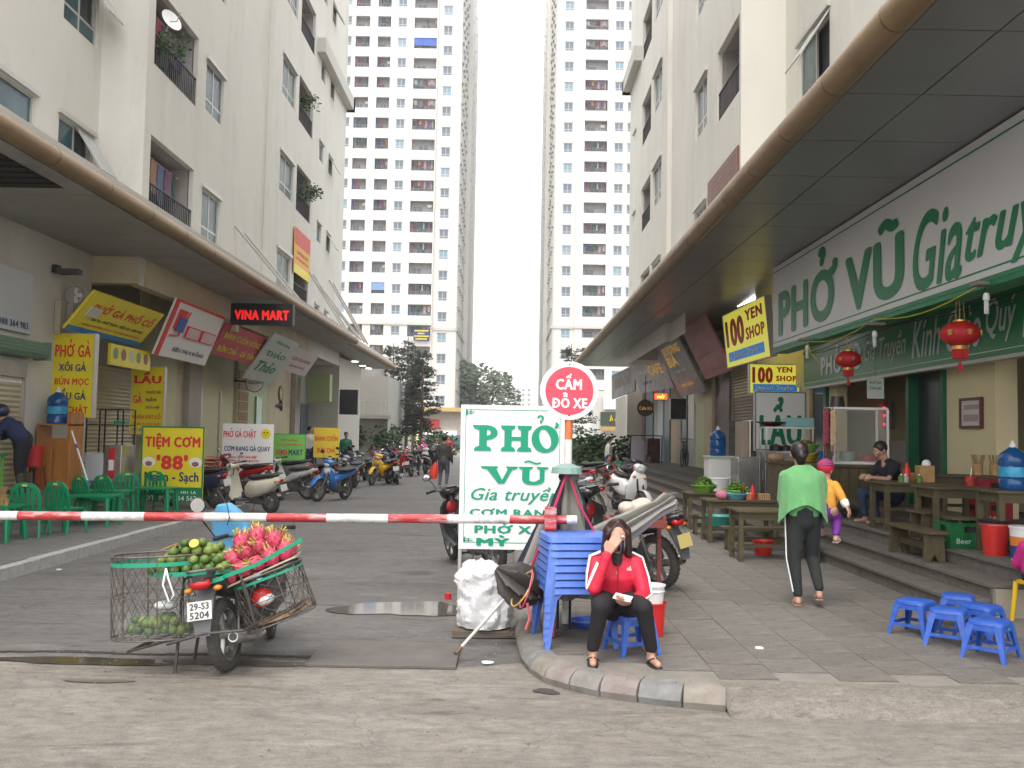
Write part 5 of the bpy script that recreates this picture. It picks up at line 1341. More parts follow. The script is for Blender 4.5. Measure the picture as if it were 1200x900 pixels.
pot('black pot on the lower shelf of the steel rack, left', 909, 16.95, TZR + .812, .12, .09, black); pot('black pot on the lower shelf of the steel rack, middle', 921, 16.95, TZR + .812, .11, .08, black); pot('white bowl on the lower shelf of the steel rack', 936, 16.9, TZR + .812, .09, .12, white_pl)
wok = tapered('wok', 'wide brown wok on top of the steel rack', 'wok', (X(903, 17), 17.0, TZR + 1.252), .1, .28, .09, mat('wok', (.12, .06, .04), .4, metal=.4))
tb = thing('plastic_box', 'translucent teal box on top of the steel rack', 'box', (X(934, 17), 17.0, TZR + 1.252)); s = MB(); s.box(-.27, .27, -.15, .15, 0, .17); s.build('box', mat('teal_box', (.25, .50, .52), .3), tb, bevel=.02)
oc = thing('olive_counter', 'olive panelled counter under the glass food cabinet', 'counter', (4.75, 14.3, .71))
s = MB(); s.box(-.08, 1.0, -.3, .3, 0, .62); s.build('body', wood_old, oc)
for k in range(7): s = MB(); s.box(-.07 + k * .15, .055 + k * .15, -.325, -.301, .04, .6); s.build('plank', wood_old, oc, bevel=.004)
s = MB(); s.box(-.12, 1.04, -.35, .34, .621, .66); s.build('top', wood_old, oc, bevel=.004)
s = MB(); s.box(-.03, .05, -.42, -.34, 0, 1.5); s.build('post', wood_old, oc)
gc = thing('glass_cabinet', 'glass food display cabinet in a white frame with bowls inside', 'display cabinet', (X(973, 14.3) , 14.15, 1.372)); s = MB(); w, h, d = .82, .84, .42
for x in (0, w):
 for y in (0, d): s.box(x - .015, x + .015, y - .015, y + .015, 0, h)
for z in (0.0, h): s.box(0.0151, w - .0151, -.0149, .0149, z - .0, z + .03); s.box(.0151, w - .0151, d - .0149, d + .0149, z, z + .03); s.box(-.0149, .0149, .0151, d - .0151, z, z + .03); s.box(w - .0149, w + .0149, .0151, d - .0151, z, z + .03)
s.build('frame', white_pl, gc); gl = mat('cabinet_glass', (.55, .62, .60), .05, alpha=.10)
s = MB(); s.box(.016, w - .016, -.003, .003, .031, h - .001); s.box(-.003, .003, .016, d - .016, .031, h - .001); s.box(w - .003, w + .003, .016, d - .016, .031, h - .001); s.build('glass', gl, gc)
s = MB(); s.box(.02, w - .02, .02, d - .02, .031, .045); s.build('shelf', steel, gc)
for k in range(5):
 s = MB(); s.lathe([(.06, 0), (.12, .05), (.125, .05), (.065, -.001)], (.27, .2, .05 + k * .022), 18, cap=False); s.build('bowl', mat('bowl_pale', (.5, .58, .52), .4), gc, smooth=40)
s = MB(); s.lathe([(.001, 0), (.12, 0), (.17, .09), (.16, .09), (.001, .06)], (.62, .2, .05), 20); s.build('bowl', mat('bowl_red', (.5, .03, .03), .4), gc, smooth=40)
pn = tapered('upturned_pan', 'dark upturned pan on top of the glass cabinet', 'pan', (X(982, 14.3), 14.35, 2.242), .12, .09, .17, mat('pan_dark', (.06, .055, .05), .4, metal=.5))
gs = thing('garlic_strings', 'two hanging strings of red onions and pale garlic on the olive post', 'garlic', (4.76, 13.84, 2.2))
rr = random.Random(4)
for k in range(2):
 for i in range(22):
  s = MB(); s.ell((0, 0, 0), (.032, .032, .034), 8, 6); s.build('garlic_bulb' if k else 'red_onion', mat('garlic', (.62, .45, .28), .6) if k else mat('onion', (.35, .06, .09), .5), gs, smooth=True, M=T(-.06 + k * .11 + (-.018 if i % 2 else .018), rr.uniform(-.02, .0) - .03, -.04 - i * .023))
 s = MB(); s.tube([(-.06 + k * .11, -.03, 0.05), (-.06 + k * .11, -.03, -.7)], .008, 6); s.build('string', mat('red_string', (.5, .03, .05), .7), gs)
bk = tapered('green_colander', 'green basin piled with herbs behind the walking woman', 'basin', (X(944, 15.5), 15.5, 1.52), .13, .24, .14, mat('lime_basin', (.20, .45, .10), .45)); lv = leaves(bk, .2, .1, 200, mat('herb_brown', (.28, .18, .06), .7, var=.4, scale=20), 9); lv.location.z = .11
yb2 = tapered('yellow_basin', 'yellow basin under the green one behind the walking woman', 'basin', (X(944, 15.5), 15.5, 1.37), .12, .22, .145, mat('yellow_basin', (.65, .48, .03), .45))
blb = tapered('blue_basin', 'small blue basin next to the yellow basin', 'basin', (X(966, 15.3), 15.2, 1.42), .1, .15, .13, blue_pl)
sct = thing('serving_counter', 'plain olive serving counter under the stacked basins', 'counter', (X(936, 15.5), 15.6, .71)); s = MB(); s.box(-.42, .56, -.3, .3, 0, .62); s.build('body', wood_old, sct); s = MB(); s.box(-.46, .6, -.34, .34, .621, .655); s.build('top', wood_old, sct, bevel=.004)
s = MB(); s.ell((0, 0, .06), (.14, .09, .075), 12, 8); o = s.build('cloth_bundle', mat('tan_cloth', (.35, .22, .12), .8, var=.3, scale=9), None, smooth=True); o.location = (X(908, 15.5), 15.45, 1.37); tag(o, 'tan bread bundle on the serving counter left of the basins', 'bundle')
tt = tapered('teal_tub', 'teal tub on the ground under the long plaza table', 'tub', (X(842, 14.9), 15.0, PZ + .2), .2, .27, .16, mat('teal', (.08, .42, .38), .4)); rb2 = tapered('red_pail', 'red pail with a white handle under the plaza tables', 'pail', (X(892, 13.0), 13.3 - .4, PZ + .001), .11, .14, .2, mat('tub_red', (.62, .03, .025)))
# lanterns, bulbs, framed picture, notice, control box
def lantern(label, px, py, d, R):
 o = thing('red_lantern', label, 'lantern', U(px, py, y=d), group='red silk lanterns under the big sign'); lm = mat('lantern_silk', (.50, .015, .02), .55); gd = mat('lantern_gold', (.65, .42, .10), .35, metal=.6)
 for k in range(16):      # each gore bulges a little between its ribs
  a0, a1 = 2 * PI * k / 16, 2 * PI * (k + 1) / 16; rg = []
  for t in range(9):
   ph = -PI * .42 + PI * .84 * t / 8; row = []
   for u in range(4):
    a = a0 + (a1 - a0) * u / 3; q = R * (1 + .035 * math.sin(PI * u / 3)) * math.cos(ph); row.append((q * math.cos(a), q * math.sin(a), R * .68 * math.sin(ph)))
   rg.append(row)
  s = MB(); s.rings(rg, cap=False, closed=False); s.build('gore', lm, o, smooth=True)
 s = MB(); s.lathe([(.001, R * .64), (R * .33, R * .64), (R * .33, R * .74), (.001, R * .74)], n=20); s.build('collar', gd, o); s = MB(); s.lathe([(.001, -R * .85), (R * .42, -R * .85), (R * .38, -R * .66), (.001, -R * .66)], n=20); s.build('collar', gd, o)
 s = MB()
 for k in range(34): a = 2 * PI * k / 34; s.box(-.006, .006, -.004, .004, -R * 1.35, -R * .86, T(R * .38 * math.cos(a), R * .38 * math.sin(a), 0))
 for k in range(7): a = 2 * PI * k / 7; s.box(-.007, .007, -.004, .004, -R * 2.05, -R * 1.6, T(R * .07 * math.cos(a), R * .07 * math.sin(a), 0))
 s.tube([(0, 0, -R * .9), (0, 0, -R * 1.6)], .008, 6); s.build('tassel', lm, o)
 s = MB()
 for a in (0, 2.1, 4.2): s.tube([(R * .25 * math.cos(a), R * .25 * math.sin(a), R * .72), (R * .2 * math.cos(a), R * .2 * math.sin(a), R * 1.75)], .004, 5)
 s.build('cord', gd, o)
 for k, a in enumerate((-1.57, -2.5, -.65)):
  s = MB(); c, w_ = Vector((math.cos(a), math.sin(a), 0)), R * .15; t = Vector((-c.y, c.x, 0)); b0 = c * R * 1.05
  for (u0, v0, u1, v1) in ((-1, .6, 1, .6), (-.8, 0, .9, 0), (0, 1, 0, -1), (-.7, -.8, .7, -.5)): s.bar(b0 + t * u0 * w_ + Vector((0, 0, v0 * w_)), b0 + t * u1 * w_ + Vector((0, 0, v1 * w_)), R * .05)
  s.build('gold_emblem', gd, o)
lantern('red lantern hanging by the left end of the green fascia', 994, 421, 14.6, .2); lantern('bigger looking red lantern in front of the word Chào', 1125, 391, 10.9, .22)
for k, (px_, py_, d, lab) in enumerate(((946, 412, 16.0, 'white spiral bulb left of the first lantern'), (1025, 397, 13.1, 'white tube bulb between the two lanterns'), (1156, 355, 10.1, 'white tube bulb right of the second lantern'))):
 o = thing('hanging_bulb', lab, 'bulb', U(px_, py_, y=d), group='unlit energy saving bulbs'); s = MB();
 for a in (0, 1.57, 3.14, 4.71): s.tube([(.016 * math.cos(a), .016 * math.sin(a), -.12), (.016 * math.cos(a), .016 * math.sin(a), .03)], .011, 6)
 s.build('tubes', white_pl, o, smooth=True); s = MB(); s.lathe([(.001, .03), (.035, .03), (.038, .07), (.025, .11), (.001, .11)], n=14); s.build('base', white_pl, o, smooth=40)
 s = MB(); s.tube([(0, 0, .11), (0, 0, .19)], .006, 5); s.build('wire', ink, o); s = MB(); s.box(-.14, .12, -.09, .09, .19, .225); s.build('socket_plate', mat('socket_grey', (.25, .22, .2), .6), o)
cab = thing('yellow_cable', 'thin yellow cable looping between the hanging bulbs', 'cable'); pts = []
pl = [U(946, 400, y=16.0), U(1025, 374, y=13.1), U(1150, 333, y=10.1)]
s = MB()
for a, c in zip(pl, pl[1:]):
 s.tube([a.lerp(c, t / 8) - Vector((0, 0, .12 * math.sin(PI * t / 8))) for t in range(9)], .006, 5)
s.tube([pl[0], pl[0] + Vector((.02, -.1, -.2)), pl[0] + Vector((.05, -.5, -.42))], .006, 5); s.build('cable', yellow_sign, cab)
ya = yr_(1128); yb_ = yr_(1152); o = thing('framed_picture', 'framed certificate on the cream wall', 'picture', (XS - .03, (ya + yb_) / 2, U(1140, 484, x=XS - .03).z)); hw = (ya - yb_) / 2; s = MB(); fm = mat('frame_maroon', (.12, .03, .025), .4)
for a in (-1, 1): s.box(-.015, .025, a * hw - .025, a * hw + .025, -.22, .22); s.box(-.015, .025, -hw + .026, hw - .026, a * .2 - .02, a * .2 + .02)
s.build('frame', fm, o); s = MB(); s.box(0, .02, -hw + .02, hw - .02, -.19, .19); s.mi(1).box(-.002, -.0005, -hw + .08, hw - .08, -.12, -.02); s.box(-.002, -.0005, -hw + .06, hw - .1, .05, .12); s.build('print', [mat('paper', (.6, .57, .54), .6), mat('print_grey', (.4, .3, .3), .6)], o)
o = thing('paper_notice', 'handwritten white notice hanging in the kitchen opening', 'notice', U(1026, 455, y=15.2)); s = MB(); s.box(-.14, .14, 0, .006, -.17, .17); s.build('paper', mat('notice_paper', (.62, .68, .66), .6), o)
inst('lettering', text_mesh('PHỞ BÒ', .2, .06, .01, .2, 0, green_dk), o, T(0, -.003, .1)); inst('lettering', text_mesh('Chín gầu', .2, .07, .005, .35, 0, green_dk), o, T(0, -.003, 0)); s = MB(); s.bar((0, 0, .17), (0, 0, .45), .004); s.build('string', ink, o)
o = thing('control_box', 'grey control box with red lights on the kitchen wall', 'control box', U(1041, 487, x=8.36)); s = MB(); s.box(-.1, 0, -.33, .33, -.3, .3); s.build('case', mat('box_grey', (.3, .29, .27), .5), o, bevel=.02)
s = MB()
for y_ in (-.05, .15):
 for z_ in (-.2, 0, .17): s.ell((-.105, y_, z_), .022, 8, 5)
s.build('indicator', mat('led_dot', (1, .02, .03), .4, emit=3), o)
# ---- blue stools
def stool_mesh():
 s = MB(); h = .285; rt, rb = .125, .165
 s.loft([((0, 0, h - .03), (rt + .004, 0, 0), (0, rt + .004, 0)), ((0, 0, h - .008), (rt, 0, 0), (0, rt, 0)), ((0, 0, h), (rt - .015, 0, 0), (0, rt - .015, 0))], 28, 6)
 return s
def make_stool(label):
 o = thing('plastic_stool', label, 'stool', (0, 0, 0), group='blue plastic stools'); stool_mesh().build('seat', blue_pl, o, smooth=35)
 h = .285; rt, rb = .122, .162
 for sx in (-1, 1):
  for sy in (-1, 1):
   s = MB(); q0, q1 = .034, .027
   # L section leg, outer faces flared
   for (ax, ay) in ((1, 0), (0, 1)):
    t = .008
    top = [(sx * rt, sy * rt), (sx * (rt - (q0 * 1.6 if ax else t)), sy * rt), (sx * (rt - (q0 * 1.6 if ax else t)), sy * (rt - (q0 * 1.6 if ay else t))), (sx * rt, sy * (rt - (q0 * 1.6 if ay else t)))]
    bot = [(sx * rb, sy * rb), (sx * (rb - (q1 if ax else t)), sy * rb), (sx * (rb - (q1 if ax else t)), sy * (rb - (q1 if ay else t))), (sx * rb, sy * (rb - (q1 if ay else t)))]
    e = 0 if ax else .0006
    s.rings([[(x + e * sx, y + e * sy, 0) for x, y in bot], [(x + e * sx, y + e * sy, h - .03) for x, y in top]])
   s.build('leg', blue_pl, o)
 z = .075; r = rb - (rb - rt) * z / h - .004
 for a in range(4): s = MB(); s.box(-r + .008, r - .008, r - .007, r, z, z + .026, RZ(a * PI / 2)); s.build('stretcher', blue_pl, o)
 for a in range(4): s = MB(); s.box(-rt + .01, rt - .01, rt - .004, rt + .001, h - .075, h - .031, RZ(a * PI / 2)); s.build('apron', blue_pl, o)
 s = MB(); s.box(-.02, .02, -rt - .0095, -rt - .006, h - .06, h - .045); s.build('sticker', mat('sticker_teal', (.02, .35, .4), .4), o)
 return o
st0 = make_stool('blue stool standing apart, left of the group of four')
st0.location = (3.40, 7.8, PZ); st0.rotation_euler.z = R_(40)
for k, (x, y, a, lab) in enumerate(((3.60, 6.98, 42, 'blue stool nearest the camera at the lower right'), (3.50, 7.42, 55, 'blue stool just behind the nearest one, second of the group'), (3.86, 7.62, 35, 'blue stool between the nearest one and the rear one'), (3.90, 8.1, 60, 'rearmost blue stool of the group, against the lowest step'), (.93, 6.98, 20, 'blue stool under the seated woman in red'))):
 o = copy_tree(st0); o.location = (x, y, PZ); o.rotation_euler.z = R_(a); o['label'] = lab
# ---- green plastic chairs and tables (left)
def arc_pts(w, z0, z1, y0, y1, n=12): return [(w * math.cos(PI - PI * k / n), y0 + (y1 - y0) * math.sin(PI * k / n), z0 + (z1 - z0) * math.sin(PI * k / n)) for k in range(n + 1)]
def make_chair(label, m=green_pl, g='green plastic chairs on the left pavement', name='plastic_chair'):
 o = thing(name, label, 'chair', (0, 0, 0), group=g)
 s = MB(); s.loft([((0, 0, .36), (.20, 0, 0), (0, .20, 0)), ((0, 0, .385), (.21, 0, 0), (0, .205, 0)), ((0, 0, .39), (.19, 0, 0), (0, .19, 0))], 24, 4); s.build('seat', m, o, smooth=35)
 for sx in (-1, 1):
  s = MB(); s.tube([(sx * .18, -.17, .37), (sx * .21, -.2, 0)], [.026, .02], 8); s.build('leg', m, o, smooth=40)
  s = MB(); s.tube([(sx * .18, .16, .37), (sx * .21, .22, 0)], [.026, .02], 8); s.build('leg', m, o, smooth=40)
 s = MB(); p = [(-.21, .18, .37), (-.215, .2, .55), (-.19, .225, .68), (-.12, .235, .76), (0, .24, .785), (.12, .235, .76), (.19, .225, .68), (.215, .2, .55), (.21, .18, .37)]
 s.rings([[(x * 1.02, y - .012, z + .012), (x * 1.02, y + .012, z + .012), (x * .80, y + .012, z - (.04 if z > .6 else 0)), (x * .80, y - .012, z - (.04 if z > .6 else 0))] for x, y, z in p])
 s.build('back_frame', m, o, smooth=40)
 s = MB()
 for x in (-.1, -.035, .035, .1): s.rings([[(x - .022, .178, .37), (x + .022, .178, .37), (x + .022, .192, .37), (x - .022, .192, .37)], [(x * 1.15 - .024, .222, .72), (x * 1.15 + .024, .222, .72), (x * 1.15 + .024, .236, .72), (x * 1.15 - .024, .236, .72)]])
 s.build('back_slats', m, o)
 s = MB(); s.box(-.035, .035, .25, .256, .735, .765); s.build('label_tag', mat('tag_yellow', (.6, .6, .15), .5), o)
 return o
ch0 = make_chair('green plastic chair nearest the camera at the left edge'); ch0.location = (-6.92, 13.5, PZ - .01 + .012); ch0.rotation_euler.z = R_(185)
for x, y, a, lab in ((-6.62, 13.95, 165, 'green chair second from the left edge, backrest toward the camera'), (-6.95, 15.5, 150, 'green chair behind the second one, left of its twin'), (-6.78, 15.9, 160, 'green chair just right of its twin in the second row'), (-7.05, 17.2, 200, 'green chair by the far green table, back to camera'), (-6.72, 17.9, 175, 'green chair in front of the yellow 88 board')):
 o = copy_tree(ch0); o.location = (x, y, .132); o.rotation_euler.z = R_(a); o['label'] = lab
def make_gtable(label):
 o = thing('plastic_table', label, 'table', group='green plastic tables on the left pavement'); s = MB(); s.loft([((0, 0, .47), (.37, 0, 0), (0, .28, 0)), ((0, 0, .5), (.375, 0, 0), (0, .285, 0)), ((0, 0, .503), (.36, 0, 0), (0, .27, 0))], 28, 8); s.build('tabletop', green_pl, o, smooth=35)
 for sx in (-1, 1):
  for sy in (-1, 1): s = MB(); s.tube([(sx * .31, sy * .22, .47), (sx * .34, sy * .25, 0)], [.04, .03], 8); s.build('leg', green_pl, o, smooth=40)
 return o
gt = make_gtable('green plastic table at the left edge with chopsticks on it'); gt.location = (-7.14, 12.9, .132)
for x, y, lab in ((-6.75, 15.15, 'green plastic table in the second row of chairs'), (-7.0, 16.3, 'green plastic table behind the second row'), (-6.6, 17.35, 'green plastic table just left of the yellow 88 board')):
 o = copy_tree(gt); o.location = (x, y, .132); o['label'] = lab
o = tapered('chopstick_pot', 'pot of chopsticks on the left green table', 'chopsticks', (-6.98, 12.85, .636), .05, .06, .14, wood_lt); s = MB(); rr = random.Random(3)
for i in range(20): a = rr.uniform(0, 6.28); s.bar((0, 0, .03), (.06 * math.cos(a), .06 * math.sin(a), .25), .006)
s.build('chopsticks', mat('chopstick', (.40, .26, .13)), o)
o = tapered('red_tray', 'red tray on the left green table', 'tray', (-7.2, 12.8, .636), .12, .14, .06, redb)
o = tapered('paper_cup', 'small tan cup beside the chopsticks on the left table', 'cup', (-6.88, 12.75, .636), .03, .035, .09, wood_lt)
# ---- left terrace furniture
wood_or = mat('orange_wood', (.42, .17, .045), .4, var=.3, scale=2.5, stretch=(8, 8, .8))
oc = thing('wooden_cabinet', 'orange brown wooden cabinet carrying a blue water bottle', 'cabinet', (-8.02, 16.6, TZL))
s = MB(); s.box(-.33, .27, -.25, .25, 0, .9); s.build('body', wood_or, oc, bevel=.008); s = MB(); s.box(-.33, .27, -.24, .25, 1.13, 1.156); s.box(-.33, -.3, -.24, .25, .9, 1.13); s.box(.21, .27, -.24, .25, .9, 1.36) ; s.build('rack', wood_or, oc)
for a in (-.31, -.01): s = MB(); s.box(a, a + .27, -.268, -.2505, .05, .72); s.build('door', wood_or, oc, bevel=.006)
cart = thing('food_cart', 'steel noodle cart with an empty glass case by the roller shutter', 'food cart', (-7.72, 17.9, TZL)); s = MB(); s.box(-.32, .02, -.3, .3, .1, .62); s.build('white_box', mat('freezer_white', (.55, .58, .6), .4), cart, bevel=.01)
s = MB(); s.box(.04, .36, -.3, .3, .08, .78); s.build('steel_body', steel, cart, bevel=.01); s = MB(); s.box(.12, .24, -.315, -.301, .15, .72); s.build('red_panel', red, cart); s = MB(); s.box(.13, .23, -.32, -.316, .3, .5); s.build('price_list', dim_white, cart)
s = MB()
for x in (-.33, .02, .36):
 for y in (-.28, .28): s.box(x - .012, x + .012, y - .012, y + .012, .62 if x < .3 else .78, 1.46)
for z in (1.15, 1.45):
 for y in (-.28, .28): s.box(-.318, .348, y - .01, y + .01, z, z + .018)
s.build('frame', dark_metal, cart); s = MB(); s.box(-.317, .347, -.27, .27, 1.169, 1.175); s.build('shelf', steel, cart)
s = MB(); s.box(.1, .32, -.1, .1, 1.18, 1.24); s.build('tray', green_pl, cart)
o = thing('red_stool', 'dark red stool under the red bucket beside the wooden cabinet', 'stool', (-8.17, 15.95, TZL)); s = MB(); s.box(-.15, .15, -.15, .15, .40, .43);
for sx in (-1, 1):
 for sy in (-1, 1): s.bar((sx * .12, sy * .12, .40), (sx * .16, sy * .16, 0), .03)
s.build('body', mat('maroon_plastic', (.25, .03, .02), .5), o)
tapered('red_bucket', 'red bucket on a stool next to the wooden cabinet', 'bucket', (-8.17, 15.95, TZL + .431), .12, .15, .34, red)
o = thing('mop', 'mop with a white and violet handle leaning on the wooden cabinet', 'mop', (0, 0, 0)); a, c = U(84, 505, y=16.1), U(105, 571, y=15.4); c.z = TZL + .02 if False else c.z
s = MB(); s.tube([a, a.lerp(c, .9)], .014, 8); s.build('handle', white_pl, o); s = MB(); s.tube([a.lerp(c, .25), a.lerp(c, .32)], .017, 8); s.tube([a.lerp(c, .9), c], .03, 8); s.build('grip', mat('violet', (.08, .06, .3), .5), o)
gtb = thing('prep_table', 'tall green metal table where the man in navy works', 'table', (-8.15, 14.6, TZL)); s = MB(); s.box(-.6, .1, -.3, .3, .62, .65); s.build('tabletop', green_pl, gtb)
for x in (-.5, .05):
 for y in (-.25, .25): s = MB(); s.bar((x, y, 0), (x, y, .62), .04); s.build('leg', mat('apple_green', (.15, .4, .08), .5), gtb)
s = MB(); s.box(0, .1, -.1, .3, 0, .28); o = s.build('carton', mat('dark_carton', (.12, .05, .04), .7), None); o.location = (-8.4, 14.6, TZL + .651); tag(o, 'dark brown carton on the tall green table', 'carton')
o = tapered('white_basin', 'white basin on the tall green table', 'basin', (-8.18, 14.5, TZL + .651), .1, .14, .12, white_pl)
cr_ = thing('red_chair_stack', 'pile of stacked red plastic chairs behind the navy scooter', 'chair stack', (U(243, 550, y=21.5).x, 21.5, PZ))
for k in range(8): s = MB(); s.loft([((0, 0, .25 + k * .09), (.24, 0, 0), (0, .2, 0)), ((0, 0, .28 + k * .09), (.25, 0, 0), (0, .22, 0))], 20, 5); s.rings([arc_pts(.24, .28 + k * .09, .62 + k * .05, .2, .26), arc_pts(.22, .28 + k * .09, .60 + k * .05, .18, .24)], closed=False, cap=False); s.build('chair', mat('chair_red', (.5, .02, .04), .4), cr_, smooth=35)
o = thing('wall_clock', 'round wooden clock on the left shop wall', 'clock', (XL + .03, yl(327), U(327, 461, x=XL).z)); s = MB(); s.torus((0, 0, 0), (1, 0, 0), .26, .04, 24, 8); s.build('rim', brick_m, o, smooth=True); s = MB(); s.lathe([(.001, 0), (.24, 0), (.24, .02), (.001, .02)], n=24, axis=(1, 0, 0)); s.build('face', shop_cream, o)
o = thing('wall_ornament', 'dark bird shaped ornament below the clock', 'ornament', (XL + .03, yl(326), U(326, 475, x=XL).z)); s = MB()
for a, b_ in (((0, 0, 0), (0, .5, .1)), ((0, 0, 0), (0, -.6, -.05)), ((0, .1, 0), (0, .35, .35)), ((0, .1, 0), (0, .4, -.2))): s.tube([a, b_], [.1, .02], 6)
s.build('body', dark_metal, o)
# ---- barrier, posts and boards in the middle
bar = thing('barrier', 'long worn red and white barrier pole across the street', 'barrier', (0, 0, 0)); BY = 7.42
bw = mat('barrier_white', (.74, .73, .70), .45, dirt=(.22, .12, .1), damt=.7, dscale=9, var=.06); brd = mat('barrier_red', (.46, .035, .04), .5, dirt=(.55, .48, .48), damt=1, dscale=5, var=.3, scale=12, stretch=(.6, 3, 3))
cuts = [-300, -200, -126, -52, 22, 97, 170, 240, 313, 383, 455, 524, 597, 640, 664, 676]
zz = lambda px: U(px, 604.0 + px * .0078 + (0), y=BY)
for k, (a, c) in enumerate(zip(cuts, cuts[1:])):
 P0, P1 = zz(a), zz(c); s = MB(); s.tube([P0, P1], .035, 20); m = brd if k % 2 == 0 else bw
 if a == 640: m = brd
 if a == 597: m = brd
 if a == 664: m = bw
 s.build('pole_segment', m, bar, smooth=40)
pv = zz(645); s = MB(); s.box(pv.x - .045, pv.x + .045, BY - .05, BY + .05, .14, pv.z + .1); s.build('post', mat('post_red', (.33, .03, .025), .5, var=.2, scale=6), bar, bevel=.004)
s = MB(); s.box(pv.x - .05, pv.x + .045, BY - .075, BY - .051, pv.z - .07, pv.z + .10); s.build('bracket', brd, bar, bevel=.004)
s = MB(); q = zz(262); s.tube([q + Vector((-.05, -.03, .22)), q + Vector((.04, -.045, .1)), q + Vector((.06, -.045, 0)), q + Vector((.04, -.03, -.06))], .004, 5); s.build('tie_wire', black, bar)
sp = thing('stop_sign', 'round red and white CẤM ĐỖ XE sign on a red and white post', 'road sign', (X(666, 7.95), 7.95, 0)); sp.scale = (1.045,) * 3
cz = U(666.5, 458, y=7.91).z / 1.045
for k, (z0, z1, m) in enumerate(((PZ, .5, bw), (.5, .9, brd), (.9, 1.3, bw), (1.3, 1.62, bw), (1.62, cz - .18, mat('post_orange', (.65, .16, .05), .5, dirt=(.6, .55, .5), damt=.7, dscale=8)), (cz - .18, cz + .1, bw))):
 s = MB(); s.tube([(0, 0, z0), (0, 0, z1)], .032, 16); s.build('post_segment', m, sp, smooth=40)
sw = mat('sign_face_white', (.85, .84, .84), .35); srd = mat('sign_face_red', (.72, .06, .10), .35)
s = MB(); s.lathe([(.001, -.04), (.236, -.04), (.24, -.036), (.24, -.028), (.001, -.028)], (0, 0, cz), 48, axis=(0, 1, 0)); s.build('disc', sw, sp, smooth=30)
s = MB(); s.lathe([(.001, -.044), (.197, -.044), (.197, -.0405), (.001, -.0405)], (0, 0, cz), 48, axis=(0, 1, 0)); s.build('red_disc', srd, sp, smooth=30)
inst('lettering', text_mesh('CẤM', .215, .135, .045, 0, 0, sw), sp, T(-.005, -.047, cz + .075)); inst('lettering', text_mesh('ĐỖ XE', .29, .13, .045, 0, 0, sw), sp, T(.003, -.047, cz - .078))
s = MB(); s.ell((0, -.047, cz + .215), .007, 6, 5); s.ell((0, -.047, cz - .2), .007, 6, 5); s.build('bolt', dark_metal, sp)
